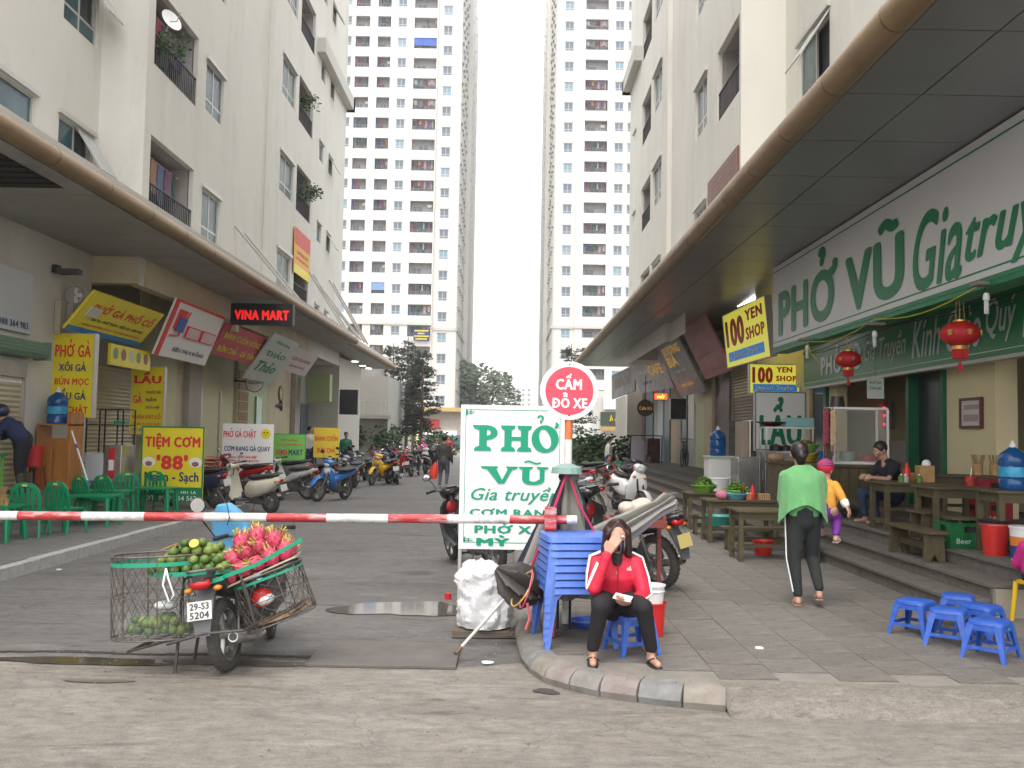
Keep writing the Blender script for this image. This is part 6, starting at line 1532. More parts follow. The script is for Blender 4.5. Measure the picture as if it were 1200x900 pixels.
# the white PHỞ VŨ board
BD = 9.4; M, w, h = FR(537, 474, 660, 643, BD)
gb = mat('board_green', (.0, .31, .17), .4); gb2 = mat('board_white', (.86, .86, .85), .4)
o = sign('street_board', 'white board reading PHỞ VŨ Gia truyền in green behind the barrier', 'sign board', M, w, h, gb2,
   [('Gia truyền', .53, .375, .84, .125, gb, dict(bold=.012, shear=.3)), ('CƠM RANG', .52, .256, .84, .058, gb, dict(bold=.03)), ('PHỞ XÀO', .55, .15, .8, .08, gb, dict(bold=.04)), ('MỲ', .33, .062, .32, .075, gb, dict(bold=.05))], th=.04)
def slab_letters():
 """heavy slab capitals drawn from flat pieces; unit: board width/height"""
 s = MB(); k = [0]
 def lay(): k[0] += 1; return -.008 - .0002 * k[0]
 def R(x0, x1, z0, z1):
  y = lay(); s.add([(x0, y, z0), (x1, y, z0), (x1, y, z1), (x0, y, z1)], [(0, 1, 2, 3)])
 def P(pts): y = lay(); s.add([(a, y, c) for a, c in pts], [tuple(range(len(pts)))])
 def ring(cx, cz, rx, rz, ix, iz, a0=0, a1=360, n=28, tilt=0):
  y = lay(); vs = []; fs = []
  for i in range(n + 1):
   a = R_(a0 + (a1 - a0) * i / n); vs.append((cx + rx * math.cos(a), y, cz + rz * math.sin(a))); vs.append((cx + ix * math.cos(a + tilt) , y, cz + iz * math.sin(a)))
  for i in range(n): fs.append((2 * i, 2 * i + 2, 2 * i + 3, 2 * i + 1))
  s.add(vs, fs)
 def serif(x0, x1, z, up):
  e = .035 * h * up; P([(x0, z), (x1, z), (x1 - .012 * w, z + e * .7), (x1 - .05 * w, z + e), (x0 + .05 * w, z + e), (x0 + .012 * w, z + e * .7)])
 L = lambda a: a * w
 z0, z1 = .68 * h, .86 * h            # first line PHO
 # P
 R(L(.17), L(.25), z0, z1); serif(L(.115), L(.30), z0, 1); P([(L(.10), z1), (L(.26), z1), (L(.26), z1 - .02 * h), (L(.17), z1 - .035 * h), (L(.12), z1 - .025 * h)])
 ring(L(.245), z0 + .128 * h, L(.115), .052 * h, L(.045), .022 * h, -90, 90); R(L(.2), L(.25), z0 + .15 * h, z1 - .0001); R(L(.2), L(.25), z0 + .076 * h, z0 + .106 * h)
 # H
 for a in (.43, .60): R(L(a), L(a + .075), z0, z1); serif(L(a - .04), L(a + .115), z0, 1); serif(L(a - .04), L(a + .115), z1, -1)
 R(L(.49), L(.61), z0 + .075 * h, z0 + .102 * h)
 # O with horn and hook
 ring(L(.85), (z0 + z1) / 2, L(.14), .096 * h, L(.062), .068 * h, tilt=.35, n=40)
 ring(L(.955), z1 + .006 * h, L(.035), .022 * h, L(.008), .004 * h, -110, 90); ring(L(.80), z1 + .055 * h, L(.035), .022 * h, L(.016), .009 * h, -60, 190); R(L(.795), L(.815), z1 + .018 * h, z1 + .042 * h)
 # V U with tilde
 z0, z1 = .455 * h, .575 * h
 P([(L(.235), z1), (L(.34), z1), (L(.435), z0), (L(.375), z0)]); P([(L(.485), z1), (L(.535), z1), (L(.435), z0), (L(.395), z0)])
 serif(L(.19), L(.375), z1, -.6); serif(L(.45), L(.58), z1, -.6)
 R(L(.62), L(.695), z0 + .03 * h, z1); R(L(.80), L(.85), z0 + .03 * h, z1); ring(L(.735), z0 + .032 * h, L(.115), .038 * h, L(.045), .014 * h, 180, 360); serif(L(.58), L(.735), z1, -.6); serif(L(.765), L(.895), z1, -.6)
 y = lay(); pts = [(L(.64 + .17 * i / 10), z1 + .03 * h + .008 * h * math.sin(i / 10 * 2 * PI)) for i in range(11)]; vs = []
 for a, c in pts: vs += [(a, y, c - .007 * h), (a, y, c + .007 * h)]
 s.add(vs, [(2 * i, 2 * i + 2, 2 * i + 3, 2 * i + 1) for i in range(10)])
 return s
sl = slab_letters()
xs = [v[0] for v in sl.v]; sl.v = [(x * .93 + .02 * w, y, z) for x, y, z in sl.v]
sl.build('lettering', gb, o, fix=False)
s = MB(); t = .006
for a in (.045,): s.box(w * a, w * (1 - a) , -.004, -.001, h * .045, h * .045 + t); s.box(w * a, w * (1 - a), -.004, -.001, h * .965, h * .965 + t); s.box(w * a, w * a + t, -.004, -.001, h * .05, h * .965); s.box(w * (1 - a) - t, w * (1 - a), -.004, -.001, h * .05, h * .965)
for cx, cz, sx, sz in ((.045, .965, 1, -1), (.045, .045, 1, 1)):
 for (a, b_, c, d_) in ((0, .06, .012, .018), (0, .012, 0, .04), (.03, .036, .0, .03), (.01, .05, .026, .030)): s.box(min(w * cx + sx * a * w * 1.5, w * cx + sx * b_ * w * 1.5), max(w * cx + sx * a * w * 1.5, w * cx + sx * b_ * w * 1.5), -.005, -.0042, min(h * cz + sz * c * h, h * cz + sz * d_ * h), max(h * cz + sz * c * h, h * cz + sz * d_ * h))
s.build('corner_ornament', gb, o)
s = MB(); gz = -M.translation.z
s.bar((.015, .02, 0), (.015, .02, gz), .03); s.bar((w - .3, .02, 0), (w - .3, .02, gz + .02), .03); s.bar((.015, .03, .2), (.015, .45, gz), .025); s.build('stand', alu, o)
# stacked blue tables
def ctable(k):
 o = thing('plastic_table', 'light blue plastic table', 'table', (0, 0, 0), group='light blue tables in one nested stack'); z = .45
 s = MB(); s.loft([((0, 0, z - .046), (.264, 0, 0), (0, .264, 0)), ((0, 0, z - .006), (.255, 0, 0), (0, .255, 0)), ((0, 0, z), (.245, 0, 0), (0, .245, 0))], 36, 9); s.build('tabletop', blue_lt, o, smooth=35)
 for sx in (-1, 1):
  for sy in (-1, 1):
   s = MB(); a, b_ = .235, .285; t = .012
   for e, (ax, ay) in enumerate(((1, 0), (0, 1))):
    top = [(a, a), (a - (.10 if ax else t), a), (a - (.10 if ax else t), a - (.10 if ay else t)), (a, a - (.10 if ay else t))]; mid = [(a + .01, a + .01), (a + .01 - (.06 if ax else t), a + .01), (a + .01 - (.06 if ax else t), a + .01 - (.06 if ay else t)), (a + .01, a + .01 - (.06 if ay else t))]; bot = [(b_, b_), (b_ - (.04 if ax else t), b_), (b_ - (.04 if ax else t), b_ - (.04 if ay else t)), (b_, b_ - (.04 if ay else t))]
    s.rings([[(sx * x + .0007 * e * sx, sy * y + .0007 * e * sy, zz_) for x, y in q] for q, zz_ in ((bot, 0), (mid, z - .09), (top, z - .047))])
   s.build('leg', blue_lt, o)
 return o
tb0 = ctable(0)
names = ['topmost light blue table of the tall stack by the woman', 'second light blue table from the top of the stack', 'third light blue table from the top of the stack', 'fourth light blue table from the top of the stack', 'fifth light blue table from the top of the stack', 'sixth light blue table from the top of the stack', 'seventh light blue table from the top of the stack', 'lowest light blue table of the tall stack by the woman']
SX, SY = .52, 7.3
for k in range(8):
 o = tb0 if k == 0 else copy_tree(tb0); o.location = (SX + random.uniform(-.004, .004), SY + random.uniform(-.004, .004), PZ + (7 - k) * .055); o.rotation_euler.z = R_(8 + random.uniform(-.6, .6)); o['label'] = names[k]
 if k in (0, 1, 3): s = MB(); s.box(.15, .23, -.268, -.264, .42, .436); s.build('sticker', dim_white, o)
# umbrellas
grey_cloth = mat('grey_canvas', (.27, .255, .245), .8, var=.25, scale=5); olive_cloth = mat('olive_canvas', (.16, .16, .13), .8, var=.25, scale=5); navy_cloth = mat('navy_canvas', (.012, .014, .03), .75); redtrim = mat('crimson_trim', (.45, .02, .08), .6); purple_cloth = mat('violet_canvas', (.22, .20, .25), .8, var=.2, scale=5)
def folded(name, label, a, b_, prof, m, folds=9, amp=.3, trim=None, pole=None):
 a, b_ = Vector(a), Vector(b_); d = (b_ - a); u, v = frame(d); o = thing(name, label, 'umbrella', a); n = folds * 8; s = MB(); rg = []
 for t, r in prof:
  row = []
  for j in range(n):
   th = 2 * PI * j / n; q = r * (1 - amp * (.5 + .5 * math.cos(folds * th + 2.4 * t)) * min(1, r / .06)); row.append(d * t + (u * math.cos(th) + v * math.sin(th)) * q)
  rg.append(row)
 s.rings(rg); mm = m if isinstance(m, list) else [m]
 ob = s.build('cloth', mm, o, smooth=50)
 if len(mm) > 1:
  for p in ob.data.polygons:
   j = p.index % n
   if p.index < n * (len(rg) - 1): p.material_index = (j // 8) % len(mm)
 if pole: s = MB(); s.tube([d * pole[0], d * pole[1]], .016, 8); s.build('pole', alu if pole[0] >= -.5 else dark_metal, o, smooth=40)
 return o
a = U(597, 690, y=6.85); b_ = U(790, 583, y=8.0)
folded('folded_umbrella', 'long grey folded umbrella lying aslant over the blue tables', U(600, 697, y=7.75), U(790, 585, y=8.3), [(0, .07), (.08, .13), (.2, .165), (.35, .175), (.5, .16), (.65, .135), (.8, .105), (.9, .08), (.95, .095), (.97, .10), (1.0, .05)], [grey_cloth, purple_cloth, grey_cloth, olive_cloth], 9, .5)
o = folded('folded_umbrella', 'dark olive umbrella standing upright behind the blue tables', (X(665, 7.7), 7.7, .42), U(666, 552, y=7.7), [(0, .30), (.3, .28), (.5, .22), (.75, .15), (.92, .07), (.95, .09), (1.0, .075)], [olive_cloth, olive_cloth, navy_cloth], 7, .4)
s = MB(); s.tube([(-.06, 0, -.28), (-.06, 0, .1)], .012, 6); s.tube([(.04, 0, -.28), (.04, 0, .1)], .012, 6); s.build('pole', dark_metal, o)
s = MB(); s.tube([U(664, 555, y=7.6) - o.location, U(640, 622, y=7.46) - o.location, U(608, 700, y=7.5) - o.location], .012, 6); s.tube([U(668, 560, y=7.6) - o.location, U(678, 590, y=7.55) - o.location, U(698, 626, y=7.5) - o.location], .010, 6); s.build('trim', redtrim, o)
s = MB(); s.lathe([(.001, 0), (.1, -.005), (.13, -.02), (.12, .03), (.05, .06), (.001, .06)], U(664, 552, y=7.66) - o.location, 14); s.build('top_cap', mat('teal_cap', (.22, .33, .30), .6), o)
folded('folded_umbrella', 'navy umbrella with crimson edge leaning between board and tables', U(612, 705, y=7.95), U(655, 575, y=8.15), [(0, .13), (.3, .15), (.6, .11), (.9, .05), (1, .02)], [navy_cloth, navy_cloth, grey_cloth], 6, .35)
blk = mat('dark_tarp', (.06, .052, .048), .6, var=.3, scale=6)
o = folded('umbrella_bundle', 'bunched dark tarpaulin tied with red and yellow cord over the bag', U(590, 672, y=7.45), U(628, 700, y=7.5), [(-.2, .04), (0, .10), (.15, .16), (.5, .19), (.8, .17), (1, .08), (1.15, .03)], blk, 7, .55)
s = MB(); q = U(612, 690, y=7.3) - o.location
s.torus(q, (1, .25, -.6), .15, .007, 26, 5); s.build('cord', mat('cord_yellow', (.6, .4, .1), .6), o); s = MB(); s.torus(q + Vector((.03, 0, 0)), (1, .1, -.3), .15, .007, 26, 5); s.tube([q + Vector((.04, -.05, -.1)), q + Vector((.06, -.06, -.22)), q + Vector((.03, -.06, -.3))], .012, 6); s.build('cord', mat('cord_pink', (.6, .12, .15), .6), o)
pl_ = thing('umbrella_pole', 'bare grey metal pole slanting over the white sack to the boards', 'pole'); a, b_ = U(534, 747, y=7.05), U(590, 703, y=7.4); a.z = .075
s = MB(); s.tube([a, b_], .014, 10); s.build('pole', alu, pl_, smooth=40); s = MB(); s.tube([a, a.lerp(b_, .12)], .016, 10); s.build('rusty_tip', rust, pl_, smooth=40)
# white sack
sk = thing('white_sack', 'crumpled white woven sack standing on the boards', 'sack', U(567, 742, z=.06) + Vector((0, .2, 0))); rr = random.Random(12); s = MB(); rg = []
prof = [(0, .10), (.01, .155), (.08, .175), (.2, .17), (.3, .155), (.4, .16), (.46, .15), (.5, .13), (.54, .09), (.555, .05)]
for z, r in prof:
 row = []
 for j in range(48):
  a = 2 * PI * j / 48; q = r * (1 + .07 * math.sin(3 * a + z * 8) + .05 * math.sin(7 * a - z * 21) + .035 * math.sin(13 * a + z * 40)); row.append((q * math.cos(a) - .05 * z, q * .8 * math.sin(a), z + .02 * math.sin(5 * a) * (z > .3)))
 rg.append(row)
from mathutils import noise as NZ
rg2 = []
for i in range(len(rg) - 1):
 for t in range(5):
  row = []
  for a_, c_ in zip(rg[i], rg[i + 1]):
   p = Vector(a_).lerp(Vector(c_), t / 5); q = Vector((p.x, p.y, 0)); n1 = NZ.ridged_multi_fractal(p * 6 + Vector((3, 1, 7)), .9, 2.1, 3, 1, 2) - 1.2 + .7 * abs(NZ.noise(p * 19)) + .4 * abs(NZ.noise(p * 43))
   row.append(tuple(p + q * (.16 * n1) + Vector((0, 0, .012 * n1))))
  rg2.append(row)
rg = rg2 + [rg[-1]]
s.rings(rg); sk.scale = (1.28, 1.1, 1.02); o = s.build('sack', mat('woven_white', (.70, .70, .71), .55, var=.08, scale=8, bump=.5, bscale=34), sk, smooth=22)
bs = thing('red_cap_bottle', 'small bottle with a red cap beside the white sack', 'bottle', U(525, 702, z=.002)); s = MB(); s.lathe([(.001, 0), (.035, 0), (.035, .06), (.001, .06)], n=12); s.build('cap', redb, bs);
for k, (px_, py_, lab) in enumerate(((571, 777, 'flat white scrap of paper on the ground near the kerb'), (69, 668, 'white paper scrap on the asphalt near the left kerb'), (784, 674, 'crumpled white tissue on the plaza by the motorbike'), (889, 760, 'tiny white scrap on the plaza slabs'))):
 z = PZ + .004 if px_ > 620 else .014; o = thing('paper_scrap', lab, 'litter', U(px_, py_, z=z)); rr = random.Random(k); s = MB(); q = [(.05 * math.cos(a * .9) * rr.uniform(.5, 1.1), .035 * math.sin(a * .9) * rr.uniform(.6, 1.1)) for a in range(7)]; s.prism(q, 0, .012); s.build('paper', white_pl, o)
# red bucket, white pail, blue item under the woman
tapered('red_bucket', 'red bucket standing on the plaza right of the seated woman', 'bucket', (X(765, 7.55), 7.55, PZ + .001), .095, .115, .27, redb)
o = tapered('white_pail', 'white pail standing inside the red bucket', 'pail', (X(765, 7.55), 7.55, PZ + .16), .085, .105, .25, white_pl); s = MB(); s.torus((0, 0, .2), (0, 0, 1), .104, .006, 24, 6); s.build('rim', white_pl, o)
tapered('blue_basin', 'dark blue round basin lying behind the seated woman', 'basin', (X(692, 7.9), 7.9, PZ + .001), .13, .15, .05, blue_pl)
# red trailer with a sack
tr_ = thing('hand_cart', 'rusty red flat cart frame behind the seated woman', 'cart', (X(744, 9.3), 9.3, PZ)); zc_ = .72; rdm = mat('cart_red', (.22, .045, .04), .6, var=.3, scale=8); s = MB()
s.box(-.28, .28, -.3, -.25, zc_, zc_ + .07); s.box(-.28, .28, .25, .3, zc_, zc_ + .07); s.box(-.28, -.23, -.249, .249, zc_, zc_ + .07); s.box(.23, .28, -.249, .249, zc_, zc_ + .07); s.box(-.229, .229, -.249, .249, zc_ + .01, zc_ + .03); s.box(.24, .27, -.29, -.26, zc_ + .071, zc_ + .36)
for x in (-.25, .25): s.bar((x, 0, zc_), (x, 0, .01), .04)
s.build('frame', rdm, tr_)
sk2 = thing('cloth_sack', 'lumpy off white cloth sack on the red cart frame', 'sack', (X(748, 9.3), 9.3, PZ + zc_ + .035)); s = MB(); rr = random.Random(5)
for k in range(9): s.ell((rr.uniform(-.16, .14), rr.uniform(-.1, .1), rr.uniform(.05, .15)), (rr.uniform(.08, .13), .1, rr.uniform(.06, .1)), 12, 8)
o = s.build('sack', mat('old_cloth', (.58, .50, .42), .85, var=.25, scale=10, bump=.8, bscale=30), sk2, smooth=True); r = o.modifiers.new('r', 'REMESH'); r.mode = 'VOXEL'; r.voxel_size = .018; r.use_smooth_shade = True
# plastic bags on plaza
for px_, py_, q, lab in ((790, 577, .16, 'clear plastic bag of rubbish on the plaza near the tables'), (762, 580, .07, 'small white plastic bag left of the rubbish bag')):
 p = U(px_, py_ + 8, z=PZ); o = thing('plastic_bag', lab, 'plastic bag', p); rr = random.Random(px_); s = MB(); rg = []
 for k in range(7):
  row = []
  for j in range(20): a = 2 * PI * j / 20; r = q * math.sin(PI * (k + .4) / 7.2) * (1 + .18 * math.sin(5 * a + k) + .1 * rr.uniform(-1, 1)); row.append((r * 1.3 * math.cos(a), r * math.sin(a), q * 1.1 * k / 6))
  rg.append(row)
 s.rings(rg); s.build('bag', mat('bag_plastic', (.45, .52, .58), .3, var=.4, scale=12), o, smooth=True)
# ================================================================== MOTORBIKES
bk_black = mat('bike_black', (.02, .02, .022), .3, spec=.6); bk_grey = mat('bike_grey', (.10, .10, .105), .4); seat_m = mat('seat_vinyl', (.022, .02, .02), .55)
rim_m = mat('rim_alloy', (.38, .37, .35), .35, metal=.8); eng_m = mat('engine_grey', (.17, .165, .16), .5, metal=.6, var=.3, scale=20); lamp_m = mat('headlight_glass', (.6, .62, .62), .08, spec=.9); tail_m = mat('tail_red', (.45, .01, .015), .25); ind_m = mat('indicator_orange', (.6, .2, .02), .3)
plate_w = mat('number_plate', (.58, .57, .54), .5, dirt=(.35, .3, .24), damt=.5, dscale=20); mir_m = mat('mirror_glass', (.75, .77, .78), .05, metal=1)
def paint(n, c): return mat('paint_' + n, c, .28, spec=.6, coat=.4, var=.06, scale=4)
_wh = {}
def wheel(root, x, R, wid, M0=None, style=0):
 key = (R, wid, style)
 if key not in _wh:
  a = MB(); k = 34
  prof = [(-wid * .5, R - wid * .95), (-wid * .52, R - wid * .45), (-wid * .3, R - wid * .08), (0, R), (wid * .3, R - wid * .08), (wid * .52, R - wid * .45), (wid * .5, R - wid * .95)]
  rg = []
  for i in range(k):
   t = 2 * PI * i / k; rg.append([(r * math.cos(t), y, r * math.sin(t)) for y, r in prof])
  rg.append(rg[0]); a.rings(rg, cap=False, closed=False)
  # tread blocks
  for i in range(k * 2):
   t = 2 * PI * i / (k * 2); M = RY(-t); y = wid * .2 * (1 if i % 2 else -1); a.box(R - .006, R + .001, y - wid * .14, y + wid * .14, -.006, .006, M)
  b = MB(); r0 = R - wid * .9
  rg = []
  for i in range(k):
   t = 2 * PI * i / k; rg.append([(r * math.cos(t), y, r * math.sin(t)) for y, r in ((-wid * .42, r0 + .004), (-wid * .42, r0 - .018), (wid * .42, r0 - .018), (wid * .42, r0 + .004))])
  rg.append(rg[0]); b.rings(rg, cap=False, closed=False)
  if style == 0:
   for i in range(5): t = 2 * PI * i / 5 + .3; b.bar((.03 * math.cos(t), 0, .03 * math.sin(t)), ((r0 - .015) * math.cos(t + .15), 0, (r0 - .015) * math.sin(t + .15)), .035, .03, up=(0, 1, 0))
  else:
   for i in range(36): t = 2 * PI * i / 36; b.bar((.03 * math.cos(t + .6 * (-1) ** i), .025 * (-1) ** i, .03 * math.sin(t + .6 * (-1) ** i)), ((r0 - .015) * math.cos(t), 0, (r0 - .015) * math.sin(t)), .004)
  b.lathe([(.001, -.06), (.045, -.06), (.05, -.02), (.05, .02), (.045, .06), (.001, .06)], axis=(0, 1, 0), n=14)
  c = MB(); c.lathe([(.06, .055), (.095, .055), (.095, .062), (.06, .062)], axis=(0, 1, 0), n=20, cap=False)
  _wh[key] = (a.mesh('tyre', rubber, 40), b.mesh('rim', rim_m, 30), c.mesh('brake_disc', steel))
 w = bpy.data.objects.new('wheel', None); COL.objects.link(w); w.parent = root; w.location = (x, 0, R)
 for me in _wh[key]: inst(me.name.split('.')[0], me, w)
 return w
def blade(s, pts, half, t=.012):
 """curved plate: pts (x,z) path, half widths"""
 rg = []
 for (x, z), hw in zip(pts, half):
  rg.append([(x, hw * math.sin(a), z - .22 * hw * (1 - math.cos(a))) for a in [R_(-90 + 180 * k / 8) for k in range(9)]])
 rg2 = [[(p[0] - .6 * t, p[1] * .94, p[2] - t) for p in r] for r in rg]
 n = len(s.v); s.rings(rg, cap=False, closed=False); s.rings(rg2, cap=False, closed=False)
 return s
def make_bike(name, label, body, accent=None, kind='underbone', x=0, y=0, z=0, heading=90, lean=-9, plate=None, group='parked motorbikes', turn=8, pl_m=None, mirrors=True, rack=False, sm=None):
 """local x forward, y left, z up; heading in degrees, 90 = away from the camera"""
 o = thing(name, label, 'motorbike' if kind == 'underbone' else 'scooter', (x, y, z), 0, group)
 o.rotation_euler = (Matrix.Rotation(R_(heading), 3, 'Z') @ Matrix.Rotation(R_(lean), 3, 'X')).to_euler()
 sc = kind == 'scooter'; R = .29 if not sc else .235; WB = 1.22; accent = accent or bk_black; sm = sm or seat_m
 wheel(o, 0, R, .085 if not sc else .10); fw = bpy.data.objects.new('front_fork', None); COL.objects.link(fw); fw.parent = o; fw.location = (WB - .27, 0, 0)
 # steering assembly turned about the steering head
 fw.rotation_euler = (0, 0, R_(turn)); f = fw
 fork_top = (.02, 0, .86); ax = (.27, 0, R)
 w2 = wheel(o, WB, R, .075 if not sc else .09)
 w2.location = Vector((WB - .27, 0, 0)) + Matrix.Rotation(R_(turn), 3, 'Z') @ Vector((.27, 0, R)); w2.rotation_euler = (0, 0, R_(turn))
 s = MB()
 for sy in (-1, 1): s.tube([(.27, sy * .075, R), (.14, sy * .075, .60), (.06, sy * .06, .78)], [.02, .02, .024], 8)
 s.tube([(.06, -.07, .78), (.06, .07, .78)], .02, 8); s.tube([(.06, 0, .72), (.0, 0, .98)], .025, 8); s.build('fork', bk_grey if not sc else bk_black, f, smooth=40)
 s = MB(); r = R + .045; pts = [(.27 + r * math.cos(R_(a)), R + r * math.sin(R_(a))) for a in range(20, 150, 13)]; blade(s, pts, [.035] + [.062] * (len(pts) - 2) + [.04]); s.build('front_fender', body, f, fix=False, smooth=True)
 s = MB(); s.tube([(-.02, 0, .96), (-.0, .12, 1.0), (-.06, .27, 1.02), (-.10, .34, 1.01)], .012, 8); s.tube([(-.02, 0, .96), (-.0, -.12, 1.0), (-.06, -.27, 1.02), (-.10, -.34, 1.01)], .012, 8); s.build('handlebar', bk_grey, f, smooth=40)
 for sy in (-1, 1):
  s = MB(); s.tube([(-.045, sy * .235, 1.02), (-.11, sy * .355, 1.01)], .019, 8); s.build('grip', bk_black, f, smooth=40)
  s = MB(); s.tube([(-.02, sy * .2, 1.0), (.02, sy * .28, .99), (.0, sy * .35, .985)], .007, 5); s.build('brake_lever', rim_m, f)
  if mirrors:
   s = MB(); s.tube([(-.02, sy * .19, 1.01), (-.0, sy * .24, 1.12), (-.02, sy * .29, 1.17)], .006, 6); s.build('mirror_stem', bk_black, f)
   s = MB(); M = T(-.03, sy * .31, 1.2) @ RZ(0); s.ell((0, 0, 0), (.018, .065, .045), 14, 8, None); s.mi(1).ell((-.012, 0, 0), (.010, .058, .039), 14, 8); s.build('mirror', [bk_black, mir_m], f, smooth=True, M=M)
 s = MB(); s.loft([((.13, 0, .93), (0, .05, 0), (.02, 0, .05)), ((.10, 0, .94), (0, .12, 0), (.03, 0, .085)), ((.03, 0, .97), (0, .15, 0), (0, 0, .075)), ((-.06, 0, .985), (0, .11, 0), (0, 0, .05)), ((-.09, 0, .985), (0, .06, 0), (0, 0, .03))], 18, 2.4); s.build('handlebar_cowl', body if not sc else body, f, smooth=40)
 s = MB(); s.ell((.115, 0, .925), (.035, .085, .052), 16, 8); s.build('headlight', lamp_m, f, smooth=True)
 s = MB(); s.box(-.08, .0, -.07, .07, 1.03, 1.045); s.build('dashboard', bk_black, f)
 # front shield
 x0 = WB - .27
 s = MB()
 if not sc:
  for sy in (-1, 1):
   s.rings([[(x0 + .02, sy * .03, .88), (x0 + .07, sy * .10, .84), (x0 + .03, sy * .17, .78), (x0 - .02, sy * .15, .80)], [(x0 + .06, sy * .04, .70), (x0 + .10, sy * .13, .66), (x0 - .02, sy * .23, .58), (x0 - .05, sy * .20, .60)],
      [(x0 - .02, sy * .05, .52), (x0 + .02, sy * .13, .47), (x0 - .08, sy * .24, .42), (x0 - .12, sy * .20, .44)], [(x0 - .20, sy * .06, .33), (x0 - .19, sy * .11, .30), (x0 - .24, sy * .17, .29), (x0 - .26, sy * .13, .31)]])
  s.build('leg_shield', body, o, smooth=50)
  s = MB(); s.ell((x0 + .055, 0, .77), (.055, .10, .10), 14, 8); s.build('front_cowl', accent if accent is not bk_black else body, o, smooth=True)
 else:
  s.loft([((x0 + .03, 0, .90), (0, .09, 0), (.03, 0, .01)), ((x0 + .07, 0, .80), (0, .17, 0), (.045, 0, .01)), ((x0 + .08, 0, .62), (0, .22, 0), (.05, 0, 0)), ((x0 + .04, 0, .42), (0, .22, 0), (.05, 0, 0)), ((x0 - .03, 0, .27), (0, .18, 0), (.05, 0, 0))], 20, 2.6); s.build('leg_shield', body, o, smooth=40)
  s = MB(); s.box(x0 - .40, x0 + .01, -.15, .15, .25, .30); s.build('footboard', accent, o, bevel=.01)
  for sy in (-1, 1): s = MB(); s.ell((x0 + .12, sy * .12, .76), (.02, .045, .022), 10, 6); s.build('indicator', ind_m, o, smooth=True)
 # seat, tail and side panels
 st = .74 if sc else .755; s = MB()
 s.loft([((.52, 0, st + .0), (0, .07, 0), (0, 0, .025)), ((.46, 0, st + .015), (0, .115, 0), (0, 0, .045)), ((.30, 0, st + .005), (0, .135, 0), (0, 0, .045)), ((.12, 0, st + .03), (0, .14, 0), (0, 0, .045)), ((-.12, 0, st + .055), (0, .12, 0), (0, 0, .04)), ((-.24, 0, st + .06), (0, .07, 0), (0, 0, .025))], 18, 2.8); s.build('seat', sm, o, smooth=40)
 s = MB()
 if sc: s.loft([((.60, 0, .45), (0, .10, 0), (0, 0, .14)), ((.45, 0, .50), (0, .17, 0), (0, 0, .21)), ((.2, 0, .54), (0, .205, 0), (0, 0, .18)), ((-.05, 0, .60), (0, .19, 0), (0, 0, .16)), ((-.25, 0, .68), (0, .13, 0), (0, 0, .10)), ((-.36, 0, .72), (0, .07, 0), (0, 0, .05))], 20, 2.6)
 else: s.loft([((.80, 0, .46), (0, .035, 0), (0, 0, .05)), ((.62, 0, .50), (0, .06, 0), (0, 0, .08)), ((.42, 0, .60), (0, .105, 0), (0, 0, .11)), ((.2, 0, .65), (0, .125, 0), (0, 0, .10)), ((-.05, 0, .70), (0, .12, 0), (0, 0, .085)), ((-.25, 0, .755), (0, .09, 0), (0, 0, .055)), ((-.38, 0, .79), (0, .05, 0), (0, 0, .03))], 18, 2.3)
 s.build('body', body, o, smooth=40)
 s = MB(); s.ell((-.33 if sc else -.34, 0, .70 if sc else .745), (.05, .085, .045), 14, 8); s.build('tail_light', tail_m, o, smooth=True)
 for sy in (-1, 1): s = MB(); s.ell((-.30, sy * .115, .70), (.035, .035, .022), 10, 6); s.build('indicator', ind_m, o, smooth=True)
 # rear fender and plate
 s = MB(); s.rings([[(-.22, -.07, .70), (-.22, .07, .70), (-.24, .07, .715), (-.24, -.07, .715)], [(-.36, -.075, .48), (-.36, .075, .48), (-.385, .075, .485), (-.385, -.075, .485)], [(-.39, -.055, .36), (-.39, .055, .36), (-.405, .055, .36), (-.405, -.055, .36)]]); s.build('rear_fender', bk_grey, o)
 Mp = T(-.405, 0, .555) @ RY(R_(12)); s = MB(); s.box(-.006, 0, -.095, .095, -.07, .07); s.build('number_plate', pl_m or plate_w, o, M=Mp)
 if plate:
  for t, zz_ in zip(plate, (.033, -.033)): inst('lettering', text_mesh(t, .15, .052, .02, 0, 0, ink), o, Mp @ basis((-.0075, 0, zz_), (0, -1, 0), (0, 0, 1)))
 # engine, swing arm, exhaust, shocks, pedals, stand
 s = MB(); s.tube([(.36, 0, .30), (.60, 0, .34)], [.10, .075], 14); s.box(.28, .50, -.10, .10, .20, .36); s.tube([(.60, 0, .34), (.74, 0, .37)], .055, 10)
 for k in range(5): s.box(.61 + k * .025, .618 + k * .025, -.075, .075, .28, .43)
 s.build('engine', eng_m, o, smooth=40)
 s = MB()
 for sy in (-1, 1): s.bar((0, sy * .08, R), (.38, sy * .08, .33), .025, .04)
 s.build('swing_arm', bk_grey, o)
 s = MB(); s.box(.0, .34, .09, .105, R - .045, R + .055); s.build('chain_cover', bk_grey, o, bevel=.008)
 for sy in (-1, 1):
  s = MB(); s.tube([(.02, sy * .11, R + .02), (.12, sy * .11, .62)], .012, 8)
  for k in range(10): a = Vector((.02, sy * .11, R + .02)).lerp(Vector((.12, sy * .11, .62)), .35 + k * .06); s.torus(a, (.1, 0, .33), .024, .006, 12, 5)
  s.build('shock_absorber', eng_m, o, smooth=40)
 s = MB(); s.tube([(.66, -.04, .27), (.55, -.12, .17), (.35, -.14, .17), (.22, -.145, .20)], .016, 8); s.tube([(.22, -.145, .20), (.16, -.148, .215), (-.18, -.155, .29), (-.22, -.156, .298)], [.025, .045, .052, .04], 16); s.build('exhaust', steel if not sc else eng_m, o, smooth=40)
